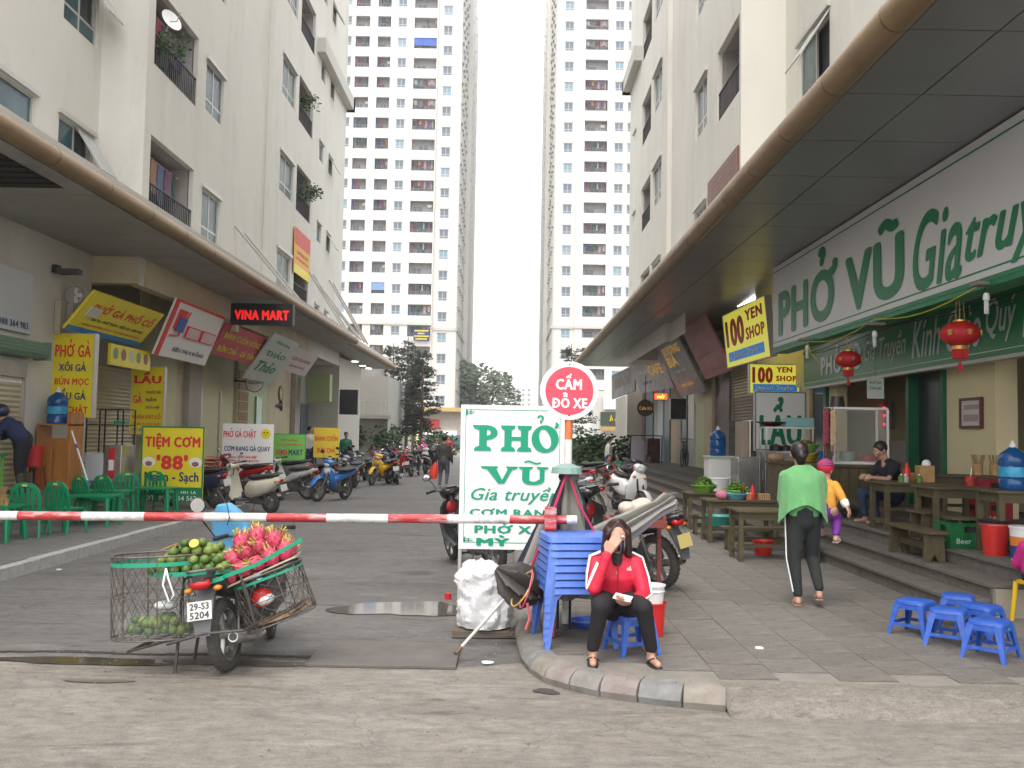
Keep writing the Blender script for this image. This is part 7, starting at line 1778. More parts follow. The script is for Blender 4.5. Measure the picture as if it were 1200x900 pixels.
 s = MB(); s.lathe([(.001, 0), (.03, 0), (.03, .004), (.001, .004)], (-.2265, -.1565, .2995), 12, axis=(-1, 0, .2)); s.build('exhaust_mouth', bk_black, o)
 s = MB(); s.tube([(.42, -.19, .24), (.42, .19, .24)], .012, 8)
 for sy in (-1, 1): s.tube([(.42, sy * .19, .24), (.42, sy * .28, .25)], .018, 8)
 s.build('footrest', bk_black, o, smooth=40)
 s = MB(); s.tube([(.36, .08, .22), (.30, .24, .02)], .012, 8); s.box(.26, .34, .21, .27, -.002 + .04 * abs(lean) / 9 * .0, .02); s.build('side_stand', bk_black, o)
 s = MB(); s.tube([(-.05, .12, .82), (-.28, .12, .84), (-.36, .06, .85), (-.36, -.06, .85), (-.28, -.12, .84), (-.05, -.12, .82)], .012, 8); s.build('grab_rail', eng_m, o, smooth=40)
 return o
wht = paint('white', (.68, .68, .67)); crm_p = paint('cream', (.66, .62, .50)); nvy = paint('navy', (.02, .03, .09)); blu = paint('blue', (.03, .16, .48)); yel = paint('yellow', (.75, .42, .01)); rdp = paint('red', (.40, .015, .02)); blk_p = paint('black', (.018, .018, .02)); gry = paint('grey', (.20, .20, .21)); sky_p = paint('sky_blue', (.10, .36, .62))
# left row, parked along the kerb
mk = make_bike
mk('scooter', 'navy scooter beside the yellow 88 board', nvy, bk_grey, 'scooter', -5.95, 18.9, PZ, 150, turn=20)
mk('scooter', 'cream scooter in front of the PHỞ GÀ CHẶT board', crm_p, bk_grey, 'scooter', -5.0, 19.6, 0, 152, turn=15)
mk('motorbike', 'white and black motorbike in front of the lime green board', wht, blk_p, 'underbone', -5.1, 23.6, 0, 150, turn=15)
mk('motorbike', 'blue motorbike with its front wheel toward the camera', blu, wht, 'underbone', -4.25, 24.0, 0, -112, turn=-6)
mk('motorbike', 'black motorbike behind the blue one on the kerb side', blk_p, gry, 'underbone', -5.1, 26.2, 0, 155)
mk('motorbike', 'grey motorbike between the blue and the yellow one', gry, blk_p, 'underbone', -4.85, 29.0, 0, -105, turn=10)
mk('motorbike', 'dark motorbike just left of the grey one', blk_p, rdp, 'underbone', -5.5, 29.6, 0, -100)
mk('motorbike', 'yellow motorbike facing the camera in the left row', yel, yel, 'underbone', -4.1, 31.6, 0, -112, turn=8)
mk('motorbike', 'black motorbike seen from behind with a white number plate', blk_p, rdp, 'underbone', -3.75, 31.2, 0, 100, plate=('29-K1', '234.18'), pl_m=white_pl)
mk('motorbike', 'dark motorbike behind the yellow one', nvy, blk_p, 'underbone', -4.5, 34.5, 0, -100)
mk('motorbike', 'black motorbike parked beyond the number plate one', blk_p, gry, 'underbone', -3.9, 37.0, 0, 80)
mk('scooter', 'black scooter with pale seat further up the left row', blk_p, gry, 'scooter', -3.6, 40.0, 0, 75)
mk('scooter', 'white scooter ridden toward the camera far up the street', wht, bk_grey, 'scooter', -4.0, 46.0, 0, -95, 0)
mk('scooter', 'dark scooter ridden toward the camera behind the white one', blk_p, bk_grey, 'scooter', -3.6, 52.0, 0, -92, 0)
for k, (nm, lab, c1, c2, kd, x, y, hd) in enumerate((('motorbike', 'red motorbike squeezed behind the cream scooter', rdp, blk_p, 'underbone', -5.75, 21.6, 155), ('scooter', 'grey scooter between the white black bike and the kerb', gry, blk_p, 'scooter', -5.6, 25.0, 160), ('motorbike', 'black motorbike two places behind the yellow one', blk_p, gry, 'underbone', -5.2, 33.4, -100), ('motorbike', 'silver motorbike parked deep in the left row', wht, gry, 'underbone', -4.9, 36.8, -110), ('scooter', 'red scooter at the far end of the left row', rdp, blk_p, 'scooter', -4.6, 41.5, -95), ('motorbike', 'dark motorbike last in the left row', nvy, blk_p, 'underbone', -4.9, 44.5, 150))): mk(nm, lab, c1, c2, kd, x, y, PZ if x < -5.5 else 0, hd)
# behind the white board
mk('motorbike', 'dark motorbike half hidden behind the white PHỞ VŨ board', blk_p, rdp, 'underbone', -.15, 11.7, 0, 122, turn=-12)
# right side cluster on the plaza
gr2 = 'motorbikes parked on the right plaza'
for k, (nm, lab, c1, c2, kd, x, y, hd, tn) in enumerate((
 ('scooter', 'white scooter facing the camera right of the post', wht, bk_grey, 'scooter', 2.35, 20.6, -75, 15),
 ('motorbike', 'black motorbike just behind the olive umbrella', blk_p, gry, 'underbone', 1.25, 15.6, 160, 0),
 ('motorbike', 'white and black motorbike left of the white scooter', wht, blk_p, 'underbone', 1.3, 18.4, 165, 10),
 ('motorbike', 'grey motorbike second in the plaza row', gry, blk_p, 'underbone', 1.1, 17.0, 150, 0),
 ('motorbike', 'black motorbike beyond the white scooter', blk_p, rdp, 'underbone', 2.9, 24.5, -80, 10),
 ('motorbike', 'red and white motorbike in the middle of the plaza row', rdp, wht, 'underbone', 1.8, 22.5, 150, 0),
 ('scooter', 'pale scooter at the left of the plaza row', wht, blk_p, 'scooter', 1.1, 20.2, 155, 0),
 ('motorbike', 'dark blue motorbike at the far end of the plaza row', nvy, blk_p, 'underbone', 1.6, 26.5, 150, 0),
 ('motorbike', 'black motorbike farthest in the plaza row', blk_p, gry, 'underbone', 2.7, 28.5, 160, 0))):
 mk(nm, lab, c1, c2, kd, x, y, PZ, hd, turn=tn, group=gr2)
mk('motorbike', 'black motorbike with a yellow plate behind the seated woman', blk_p, rdp, 'underbone', 1.62, 9.9, PZ, 128, pl_m=mat('plate_yellow', (.55, .45, .16), .5), group=gr2, turn=0)
# ------------------------------------------------------------------ the fruit seller's motorbike
fb = mk('motorbike', 'fruit seller motorbike with plate 29-S3 5204 and wire baskets', mat('faded_black_paint', (.03, .028, .03), .4, dirt=(.12, .10, .08), damt=.5, dscale=8), rdp, 'underbone', -1.98, 6.72, 0.006, 86, -9, plate=('29-S3', '5204'), group='motorbikes seen from behind', turn=14, mirrors=False)
fb.scale = (.92, .9, .89)
FB = Matrix.Translation((-1.98, 6.72, .006)) @ Matrix.Rotation(R_(86), 4, 'Z') @ Matrix.Rotation(R_(-9), 4, 'X') @ Matrix.Diagonal((.92, .9, .89, 1))
# sky blue front fairing, mirror
s = MB(); s.loft([((.98, .27, 1.30), (0, .07, 0), (.03, 0, .01)), ((1.02, .27, 1.2), (0, .15, 0), (.07, 0, .01)), ((1.08, .26, .99), (0, .20, 0), (.07, 0, 0)), ((1.10, .26, .85), (0, .23, 0), (.08, 0, 0)), ((1.05, .22, .70), (0, .19, 0), (.07, 0, 0)), ((.98, .08, .58), (0, .10, 0), (.04, 0, 0))], 24, 2.2); s.build('front_fairing', sky_p, fb, smooth=40)
s = MB(); s.tube([(.80, .30, 1.0), (.78, .40, 1.18), (.76, .42, 1.28)], .008, 6); s.build('mirror_stem', bk_black, fb); s = MB(); s.lathe([(.001, -.012), (.068, -.012), (.072, 0), (.05, .02), (.001, .03)], (.76, .42, 1.33), 20, axis=(1, 0, 0)); s.mi(1).lathe([(.001, -.0135), (.064, -.0135), (.064, -.0125), (.001, -.0125)], (.76, .42, 1.33), 20, axis=(1, 0, 0)); s.build('mirror', [bk_black, mir_m], fb, smooth=30)
# luggage frame under the tail
cf = thing('carrying_frame', 'welded steel carrying frame across the fruit motorbike', 'frame', mat=FB); fm_ = mat('frame_steel', (.09, .08, .075), .55, metal=.5, var=.4, scale=12)
for sy, L in ((1, .74), (-1, .60)):
 for x in (-.12, .34): s = MB(); s.tube([(x, sy * .10, .80), (x, sy * .22, .78), (x, sy * .27, .60), (x, sy * .30, .33), (x, sy * L, .27 if sy > 0 else .44)], .011, 8); s.build('rail', fm_, cf, smooth=40)
 s = MB(); s.tube([(-.12, sy * L, .27 if sy > 0 else .44), (.34, sy * L, .27 if sy > 0 else .44)], .011, 8); s.tube([(-.12, sy * .6, .30 if sy > 0 else .40), (.34, sy * .6, .30 if sy > 0 else .40)], .009, 8); s.build('rail', fm_, cf, smooth=40)
s = MB(); s.tube([(-.36, .3, .33), (-.40, 0, .38), (-.36, -.3, .36)], .012, 8); s.tube([(-.36, .3, .33), (-.12, .32, .32)], .012, 8); s.tube([(-.36, -.3, .36), (-.12, -.32, .36)], .012, 8); s.build('rear_loop', fm_, cf, smooth=40)
s = MB(); s.tube([(-.1, .33, .32), (-.14, .38, .03)], .014, 8); s.build('prop_leg', fm_, cf, smooth=40); s = MB(); s.tube([(.3, .33, .32), (.28, .40, .05)], .014, 8); s.build('prop_leg', fm_, cf, smooth=40)
wire_m = mat('basket_wire', (.15, .13, .115), .6, metal=.5, var=.4, scale=20); gr_strap = mat('green_strap', (.01, .28, .16), .5)
def wire_basket(label, M, rx, ry, h, p=2.3, nd=30, m=wire_m):
 o = thing('wire_basket', label, 'basket', mat=M)
 def pt(a, z, k=1.0):
  ct, st = math.cos(a), math.sin(a); return Vector((rx * k * math.copysign(abs(ct) ** (2 / p), ct), ry * k * math.copysign(abs(st) ** (2 / p), st), z))
 s = MB()
 for z, t in ((0, .006), (h, .008), (h * .5, .003)): s.tube([pt(2 * PI * i / 40, z) for i in range(41)], t, 6, cap=False)
 for i in range(9): a = 2 * PI * i / 9; s.tube([pt(a, 0), pt(a, h)], .005, 6)
 s.build('hoops', m, o, smooth=40)
 s = MB()
 for i in range(nd):
  for d in (-1, 1): s.tube([pt(2 * PI * (i / nd + d * t / 6 * .16), h * t / 6) for t in range(7)], .0022, 4, cap=False)
 for i in range(12): a = PI * (i + .5) / 12; q = pt(a, 0); s.tube([q, Vector((q.x, -q.y, 0))], .003, 4);
 for i in range(10): a = -PI / 2 + PI * (i + .5) / 10; q = pt(a, 0); s.tube([q, Vector((-q.x, q.y, 0))], .003, 4)
 o2 = s.build('wire_mesh', m, o); o2['kind'] = 'stuff'
 s = MB(); rg = [[(pt(2 * PI * i / 40, z, 1.012)) for i in range(41)] for z in (h * .88, h * .93)]; s.rings(rg, cap=False, closed=False); s.build('green_band', gr_strap, o)
 return o
LBc = Vector((U(190, 700, y=6.72).x, 6.72, .27)); LB = Matrix.Translation(LBc + Vector((0, 0, -.02))) @ RY(R_(-3)) @ RX(R_(-2))
wire_basket('left wire basket of the fruit motorbike, nearly empty above its limes', LB, .33, .26, .57)
RBc = Vector((U(330, 724, y=6.85).x, 6.9, .35)); RB = Matrix.Translation(RBc) @ RY(R_(-21)) @ RZ(R_(8))
wire_basket('right wire basket of the fruit motorbike, tilted outward', RB, .25, .24, .36, 3.2, 24)
s = MB(); s.lathe([(.001, 0), (.23, 0), (.23, .012), (.001, .012)], n=24); o = s.build('cardboard', mat('cardboard', (.36, .22, .11), .8, var=.2, scale=8), None, M=RB @ T(0, 0, .02)); o.scale = (1, .9, 1); tag(o, 'torn brown cardboard lining the tilted wire basket', 'cardboard')
# board and trays over the baskets
s = MB(); s.box(-.29, .25, -.22, .24, 0, .012); wbd = s.build('board', mat('raw_board', (.48, .40, .30), .7, var=.3, scale=6), None, M=RB @ T(0, 0, .375) @ RY(R_(-4))); tag(wbd, 'raw wooden board under the dragon fruits', 'board')
TBm = FB @ T(.12, .12, .845)
trm = thing('fruit_tray', 'flat net tray with green straps carrying the heap of limes', 'tray', mat=Matrix.Translation((U(230, 668, y=6.75).x, 6.78, .70)) @ RY(R_(-3)))
s = MB(); s.loft([((0, 0, 0), (.28, 0, 0), (0, .27, 0)), ((0, 0, .012), (.29, 0, 0), (0, .28, 0))], 24, 4); s.build('base', mat('tray_dark', (.05, .06, .045), .7), trm)
s = MB(); rg = [[(.29 * math.copysign(abs(math.cos(a)) ** .5, math.cos(a)), .28 * math.copysign(abs(math.sin(a)) ** .5, math.sin(a)), z) for a in [2 * PI * i / 36 for i in range(37)]] for z in (.0, .03)]; s.rings(rg, cap=False, closed=False); s.build('green_band', gr_strap, trm)
s = MB(); s.tube([(-.12, -.29, .06), (-.10, -.31, .0), (-.06, -.31, -.12), (-.1, -.30, -.17), (-.14, -.3, -.05), (-.12, -.29, .06)], .007, 6); s.build('white_rope', white_pl, trm, smooth=True)
# fruit
lime_m = [mat('citrus_%s' % n, c, .42, var=.25, scale=14, bump=.3, bscale=150) for n, c in (('green', (.095, .17, .025)), ('deep', (.06, .125, .02)), ('pale', (.17, .23, .04)))]
lmesh = []
for m in lime_m:
 s = MB(); s.ell((0, 0, 0), (.036, .036, .033), 14, 10); s.ell((0, 0, .033), (.005, .005, .003), 6, 4); lmesh.append(s.mesh('green_citrus', m, True))
rr = random.Random(21); nl = 0
lord = ['first', 'second', 'third', 'fourth', 'fifth', 'sixth', 'seventh']
def put_lime(M, p, lab, grp):
 o = inst('green_citrus', rr.choice(lmesh)); o.matrix_world = M @ T(*p) @ RZ(rr.uniform(0, 6)) @ RX(rr.uniform(-1, 1)); sc = rr.uniform(.92, 1.08); o.scale = (sc, sc, sc)
 tag(o, lab, 'citrus fruit', grp)
Mt = trm.matrix_world if False else Matrix.Translation((U(230, 668, y=6.75).x, 6.78, .70)) @ RY(R_(-3))
for lay, (n, z, half) in enumerate(((7, .045, .235), (6, .10, .19), (4, .155, .13), (2, .205, .06))):
 for i in range(n):
  for j in range(n - 1 if lay < 3 else 1):
   x = -half + 2 * half * i / max(1, n - 1); y = -half + 2 * half * j / max(1, n - 2)
   if lay == 0 and 1 < i < 5 and 1 < j < 5: continue
   if lay == 1 and i in (2, 3) and j in (2,): continue
   put_lime(Mt, (x + .0 + rr.uniform(-.008, .008), y + rr.uniform(-.008, .008), z + rr.uniform(-.004, .004)), ('%s topmost green citrus crowning the heap' % ('left', 'right')[i] if lay == 3 else '%s green citrus from the left, %s row from the front, %s layer of the heap' % (lord[i], lord[j], ('bottom', 'middle', 'upper')[lay])), 'limes heaped on the tray')
for i in range(30):
 a = rr.uniform(0, 6.28); r = .25 * math.sqrt(rr.random()); put_lime(LB, (r * math.cos(a), r * .7 * math.sin(a), .045 + (.06 if i % 2 else 0) + rr.uniform(-.005, .01)), 'green citrus fruit bagged at the bottom of the left wire basket', 'limes in the left basket')
o = thing('cut_orange', 'halved orange fruit laid on top of the green heap', 'orange', mat=Mt @ T(.03, -.14, .20) @ RX(R_(52))); s = MB(); s.ell((0, 0, -.012), (.036, .036, .03), 16, 8); s.build('peel', lime_m[0], o, smooth=True); s = MB(); s.lathe([(.001, .021), (.034, .021), (.034, .0235), (.001, .0235)], n=20); s.build('flesh', mat('orange_flesh', (.9, .42, .02), .4), o)
bg = thing('clear_bag', 'clear plastic bag around the limes in the left wire basket', 'bag', mat=LB @ T(0, 0, .02)); s = MB(); rg = []
for k in range(6): rg.append([((.30 - .02 * k * (k > 3)) * math.cos(2 * PI * j / 36) * (1 + .04 * math.sin(7 * j)), .22 * math.sin(2 * PI * j / 36) * (1 + .05 * math.sin(5 * j + k)), .002 + k * .03) for j in range(36)])
s.rings(rg, cap=False); s.build('film', mat('clear_film', (.7, .75, .72), .15, alpha=.07), bg, smooth=True, fix=False)
s = MB(); s.ell((0, 0, 0), (.09, .06, .035), 12, 6); o = s.build('white_bundle', white_pl, None, smooth=True, M=LB @ T(.02, .05, .20)); tag(o, 'small white bundle resting on the bagged limes', 'bundle')
for k in range(2): s = MB(); s.bar((-.26 + .0, .05, .575 - .0), (-.13, .0, .62 + k * .05), .025, .008); o = s.build('wood_stick', wood_lt, None, M=LB @ T(.25, 0, .02 - .06 * k)); tag(o, ('upper orange wooden stick poking out by the limes', 'lower pale wooden stick poking out by the limes')[k], 'stick')
dr_m = mat('dragon_skin', (.50, .025, .10), .5, var=.3, scale=12, var2=(.42, .09, .11)); dr_t = mat('dragon_scale', (.55, .45, .12), .55, var=.4, scale=20)
def dragon_mesh(seed):
 r2 = random.Random(seed); s = MB(); s.ell((0, 0, 0), (.058, .058, .072), 14, 10)
 for i in range(30):
  t = (i + .5) / 30; ph = math.acos(1 - 1.8 * t); a = i * 2.4; p = Vector((.058 * math.sin(ph) * math.cos(a), .058 * math.sin(ph) * math.sin(a), .072 * math.cos(ph))); n = p.normalized(); up = Vector((0, 0, 1)); tt = (up - n * up.dot(n)).normalized(); sd = n.cross(tt)
  tip = p + n * .03 + tt * .035 * r2.uniform(.7, 1.3); s.mi(0).add([p - sd * .014 - tt * .008, p + sd * .014 - tt * .008, p + sd * .006 + n * .012 + tt * .015, p - sd * .006 + n * .012 + tt * .015], [(0, 1, 2, 3)]); s.mi(1).add([p + sd * .006 + n * .012 + tt * .015, p - sd * .006 + n * .012 + tt * .015, tip], [(0, 1, 2)])
 for i in range(6): a = i * 1.05; s.mi(1).bar((.01 * math.cos(a), .01 * math.sin(a), .068), (.03 * math.cos(a), .03 * math.sin(a), .115), .009, .003)
 return s.mesh('dragon_fruit', [dr_m, dr_t], 40)
dms = [dragon_mesh(i) for i in range(4)]
Md = RB @ T(0, 0, .39) @ RY(R_(-4))
sp_ = []
for lay, (nx_, ny_, z) in enumerate(((5, 4, .06), (4, 3, .155), (2, 2, .24))):
 for i in range(nx_):
  for j in range(ny_):
   if lay == 0 and 0 < i < 4 and 0 < j < 3: continue
   x = (i - (nx_ - 1) / 2) * .108 - .02; y = (j - (ny_ - 1) / 2) * .108
   o = inst('dragon_fruit', rr.choice(dms)); o.matrix_world = Md @ T(x + rr.uniform(-.01, .01), y + rr.uniform(-.01, .01), z) @ RZ(rr.uniform(0, 6)) @ RX(rr.uniform(-1.3, 1.3)); tag(o, 'dragon fruit %s from the left, %s row from the front, %s layer' % (lord[i], lord[j], ('bottom', 'middle', 'top')[lay]), 'dragon fruit', 'dragon fruits over the right basket')
st = thing('green_straps', 'green flat strap stretched from the lime tray over the dragon fruits', 'strap'); s = MB(); a, b_, c = U(262, 676, y=6.5), U(300, 662, y=6.45), U(354, 632, y=6.55); s.bar(a, b_, .008, .028); s.bar(b_, c, .008, .028); a2, c2 = U(240, 684, y=6.46), U(262, 677, y=6.46); s.bar(a2, c2, .01, .03); s.build('strap', gr_strap, st)
rp = thing('red_packet', 'crumpled red and white plastic packet inside the tilted basket', 'packet', mat=RB @ T(-.08, -.1, .2)); s = MB(); s.ell((0, 0, 0), (.08, .06, .07), 10, 7); s.mi(1).ell((.02, -.02, -.02), (.07, .05, .04), 10, 7); s.build('packet', [redb, white_pl], rp, smooth=True)
# ================================================================== PEOPLE
def cap(s, a, b, ra, rb, n=12):
 a, b = Vector(a), Vector(b); d = b - a; L = d.length
 if L < 1e-5: s.ell(a, ra, n, 8); return
 pr = [(max(.0005, ra * math.cos(t)), -ra * math.sin(t)) for t in (1.5, 1.1, .7, .35)] + [(ra, 0), (rb, L)] + [(max(.0005, rb * math.cos(t)), L + rb * math.sin(t)) for t in (.35, .7, 1.1, 1.5)]
 s.lathe(pr, a, n, axis=d)
def blob(name, parts, vox, m, parent, sm=3):
 s = MB()
 for p in parts:
  if p[0] == 'e': s.ell(p[1], p[2], 16, 10, p[3] if len(p) > 3 else None)
  elif p[0] == 'l': s.loft(p[1], 20, 2.2)
  else: cap(s, *p)
 o = s.build(name, m, None); r = o.modifiers.new('r', 'REMESH'); r.mode = 'VOXEL'; r.voxel_size = vox; r.use_smooth_shade = True
 k = o.modifiers.new('s', 'SMOOTH'); k.iterations = sm; k.factor = .5
 me = bpy.data.meshes.new_from_object(o.evaluated_get(bpy.context.evaluated_depsgraph_get())); bpy.data.objects.remove(o)
 me.name = name; o = inst(name, me, parent); return o
V_ = Vector
def hand(w, d, up, k=1.0, curl=.5):
 """palm, four unequal curled fingers and a thumb; d along the palm, up the back of the hand"""
 w, d = V_(w), V_(d).normalized(); up = V_(up); up = (up - d * up.dot(d)).normalized(); sd = d.cross(up); out = []
 pc = w + d * .045 * k
 for t in (-1, 0, 1): out.append((w + sd * t * .012 * k, w + d * .08 * k + sd * t * .026 * k, .016 * k, .014 * k))
 for i, (o_, L) in enumerate(((-.033, .056), (-.011, .07), (.011, .066), (.031, .052))):
  p = w + d * .085 * k + sd * o_ * k; a = 0
  for seg in (.45, .32, .23):
   a += curl * .8; q = p + (d * math.cos(a) - up * math.sin(a)) * L * seg * k * 1.2; out.append((p, q, .0092 * k, .0085 * k)); p = q
 p = w + d * .02 * k - sd * .026 * k; q = p + (d * .7 - sd * .6 - up * .25).normalized() * .036 * k; out += [(p, q, .012 * k, .0105 * k), (q, q + (d - up * .3 - sd * .1).normalized() * .032 * k, .0105 * k, .009 * k)]
 return out
BASE = dict(pel=(0, 0, .86), che=(0, -.01, 1.18), nec=(0, .0, 1.34), hea=(0, -.02, 1.48), shL=(.17, 0, 1.28), elL=(.23, .03, 1.02), haL=(.25, -.03, .78), shR=(-.17, 0, 1.28), elR=(-.23, .03, 1.02), haR=(-.25, -.03, .78),
   hiL=(.09, 0, .84), knL=(.11, -.02, .45), anL=(.12, .03, .08), hiR=(-.09, 0, .84), knR=(-.11, -.02, .45), anR=(-.12, .03, .08), toL=(0, -.15, -.055), toR=(0, -.15, -.055))
def person(label, loc, rz, J={}, top=None, legs=None, shoes=None, hair='short', sc=1.0, vox=.012, face=(0, -1, 0), hm=None, bulk=1.0, sleeve=1.0, hat=None, group=None, skin_m=None, fingers=True, hdir=None, hem=0):
 P = {k: V_(v) for k, v in {**BASE, **J}.items()}; o = thing('person', label, 'person', loc, rz, group); o.scale = (sc, sc, sc); sk_ = skin_m or skin; B = bulk
 f = V_(face).normalized(); h = P['hea']; sd = f.cross(V_((0, 0, 1))).normalized(); up = sd.cross(f)
 HM = Matrix((sd, -f, up)).transposed().to_4x4()
 b = [('e', h + up * .02, (.075, .092, .095), HM), (h + f * .02 - up * .04, h + f * .045 - up * .075, .055, .038), (P['nec'] - V_((0, 0, .04)), h - up * .04, .052, .05), (h + f * .085 + up * .015, h + f * .105 - up * .018, .011, .016)]
 for t in (-1, 1): b.append(('e', h + sd * .078 * t - f * .0, (.012, .02, .03), HM))
 b += [(P['pel'], P['che'], .12 * B, .115 * B), (P['che'], P['nec'] - V_((0, 0, .06)), .11 * B, .06), (P['shL'] - V_((0, 0, .03)), P['shR'] - V_((0, 0, .03)), .04, .04)]
 for q in 'LR':
  b += [(P['sh' + q], P['el' + q], .043, .034), (P['el' + q], P['ha' + q], .034, .024), (P['hi' + q], P['kn' + q], .075, .05), (P['kn' + q], P['an' + q], .05, .033)]
  an = P['an' + q]; to = an + P['to' + q]; hl = an + V_((0, 0, -.04)) - P['to' + q] * .25 * V_((1, 1, 0)).length * 0
  b += [(an + V_((0, .02, -.045)), to, .03, .024), (an, an + V_((0, .02, -.045)), .033, .03)]
  d = (P['ha' + q] - P['el' + q]).normalized(); hd, hu, cu = (hdir or {}).get(q, (d, V_((1 if q == 'L' else -1, 0, .3)), .45))
  if fingers: b += hand(P['ha' + q], hd, hu, 1, cu)
  else: b.append((P['ha' + q], P['ha' + q] + V_(hd) * .09, .028, .02))
 blob('body', b, vox * .62 if fingers else vox, sk_, o, 1 if fingers else 2)
 if top:
  dw = (P['shL'] - P['shR']).normalized(); sw = (P['shL'] - P['shR']).length / 2; wv = lambda k: tuple(dw * k)
  sec = lambda p, a, b_: (tuple(p), wv(a), tuple(dw.cross((P['che'] - P['pel']).normalized()) * b_)); sm_ = (P['shL'] + P['shR']) / 2
  c = [('l', [sec(P['pel'] + V_((0, 0, -hem * .3)), (.15 + hem) * B, (.12 + hem * .6) * B), sec(P['pel'] + V_((0, 0, .05)), .155 * B, .125 * B), sec(P['pel'].lerp(P['che'], .6), .15 * B, .12 * B), sec(P['che'], max(.15 * B, sw * .93), .125 * B), sec(P['che'].lerp(sm_, .75), sw * 1.08, .095 * B), sec(sm_ + V_((0, 0, .03)), sw * .95, .075), sec(sm_.lerp(P['nec'], .6) + V_((0, 0, .012)), .105, .07), sec(P['nec'] - V_((0, 0, .01)), .07, .064), sec(P['nec'] + V_((0, 0, .02)), .062, .06)])]
  for q in 'LR':
   S, E, Hn = P['sh' + q], P['el' + q], P['ha' + q]; c.append((S - V_((0, 0, .012)), S.lerp(E, min(1, sleeve * 2)), .062, .052))
   if sleeve > .5: c.append((E, E.lerp(Hn, (sleeve - .5) * 1.9), .051, .04))
  blob('jacket', c, vox, top, o)
 if legs:
  c = [(P['pel'] + V_((0, 0, .05)), P['pel'] - V_((0, 0, .03)), .135 * B, .13 * B)]
  for q in 'LR': c += [(P['pel'].lerp(P['hi' + q], .8), P['kn' + q], .098 * B, .068), (P['kn' + q], P['an' + q] + V_((0, 0, .03)), .066, .046)]
  blob('trousers', c, vox, legs, o)
 if shoes:
  for q in 'LR':
   an = P['an' + q]; to = an + P['to' + q]; s = MB(); a = an + V_((0, .03, -.072)); e = to + V_((0, 0, -.018)); dd = (e - a); w = V_((-dd.y, dd.x, 0)).normalized() * .04
   s.rings([[a - w * .8, a + w * .8, a + w * .8 - V_((0, 0, .014)), a - w * .8 - V_((0, 0, .014))], [a.lerp(e, .6) - w, a.lerp(e, .6) + w, a.lerp(e, .6) + w - V_((0, 0, .014)), a.lerp(e, .6) - w - V_((0, 0, .014))], [e + dd * .18 - w * .6, e + dd * .18 + w * .6, e + dd * .18 + w * .6 - V_((0, 0, .014)), e + dd * .18 - w * .6 - V_((0, 0, .014))]])
   m_ = a.lerp(e, .62) + V_((0, 0, .02)); s.tube([m_ + dd * .3, m_ + w * .3 + V_((0, 0, .025)), a.lerp(e, .3) + w * .95 + V_((0, 0, .015))], .007, 6); s.tube([m_ + dd * .3, m_ - w * .3 + V_((0, 0, .025)), a.lerp(e, .3) - w * .95 + V_((0, 0, .015))], .007, 6); s.build('sandal', shoes, o, smooth=40)
 hc = [('e', h + up * .035 - f * .022, (.09, .10, .10), HM)]
 if hair == 'bob':
  for i in range(17):
   a = R_(-118 + 236 * i / 16 + 180); p = h + up * .05 + (f * math.cos(a) + sd * math.sin(a)) * .075; q = h - up * (.12 + .012 * (i % 2)) + (f * math.cos(a) * .85 + sd * math.sin(a) * 1.0) * .095; hc.append((p, q, .03, .024))
  for t in (-1, 1): hc.append((h + up * .115 + f * .03, h + sd * .075 * t + up * .03 + f * .05, .024, .02))
 if hair == 'bun': hc += [('e', h - f * .10 - up * .02, (.05, .045, .05), HM), (h - f * .05, h - f * .06 - up * .07, .06, .045)]
 if hair: blob('hair', hc, vox * .7, hm or hair_m, o, 1)
 if hat: blob('hat', [('e', h + up * .045, (.10, .112, .10), HM)], vox, hat, o)
 if vox < .02:
  for t in (-1, 1): s = MB(); s.ell(h + f * .083 + sd * .032 * t + up * .022, .012, 10, 6); s.mi(1).ell(h + f * .091 + sd * .032 * t + up * .022, .0065, 8, 6); s.build('eye', [white_pl, ink], o, smooth=True)
  s = MB(); s.tube([h + f * .088 - sd * .022 - up * .048, h + f * .096 - up * .05, h + f * .088 + sd * .022 - up * .048], .005, 6); s.build('mouth', mat('lips', (.35, .1, .09), .5), o, smooth=True)
 return o, P, f, up, sd
jr = mat('tracksuit_red', (.62, .012, .045), .6, var=.12, scale=6, bump=.4, bscale=18); tb_ = mat('black_trousers', (.012, .010, .012), .85, var=.4, scale=12, bump=.3, bscale=30)
SW = (.80, 6.98, PZ)
o, P, f, up, sd = person('seated woman in red striped tracksuit top holding a phone, hand on her forehead', SW, 0,
 dict(pel=(0, .02, .38), che=(0, -.03, .58), nec=(.0, -.07, .74), hea=(.0, -.10, .855), shL=(.148, -.05, .67), elL=(.195, -.15, .45), haL=(.09, -.31, .41), shR=(-.148, -.05, .67), elR=(-.175, -.24, .50), haR=(-.085, -.235, .745),
   hiL=(.10, -.02, .36), knL=(.155, -.42, .40), anL=(.22, -.36, .08), hiR=(-.10, -.02, .36), knR=(-.145, -.42, .40), anR=(-.19, -.36, .08), toL=(.03, -.13, -.055), toR=(-.01, -.13, -.055)),
 jr, tb_, mat('sandal_dark', (.03, .025, .022), .6), 'bob', 1.0, .011, (.02, -1, -.16), mat('auburn_hair', (.035, .012, .010), .4, var=.5, scale=40), 1.04,
 hdir=dict(R=((.5, .02, .86), (-.3, -.95, .1), .35), L=((-.7, -.6, .1), (.1, -.3, -.9), .55)))
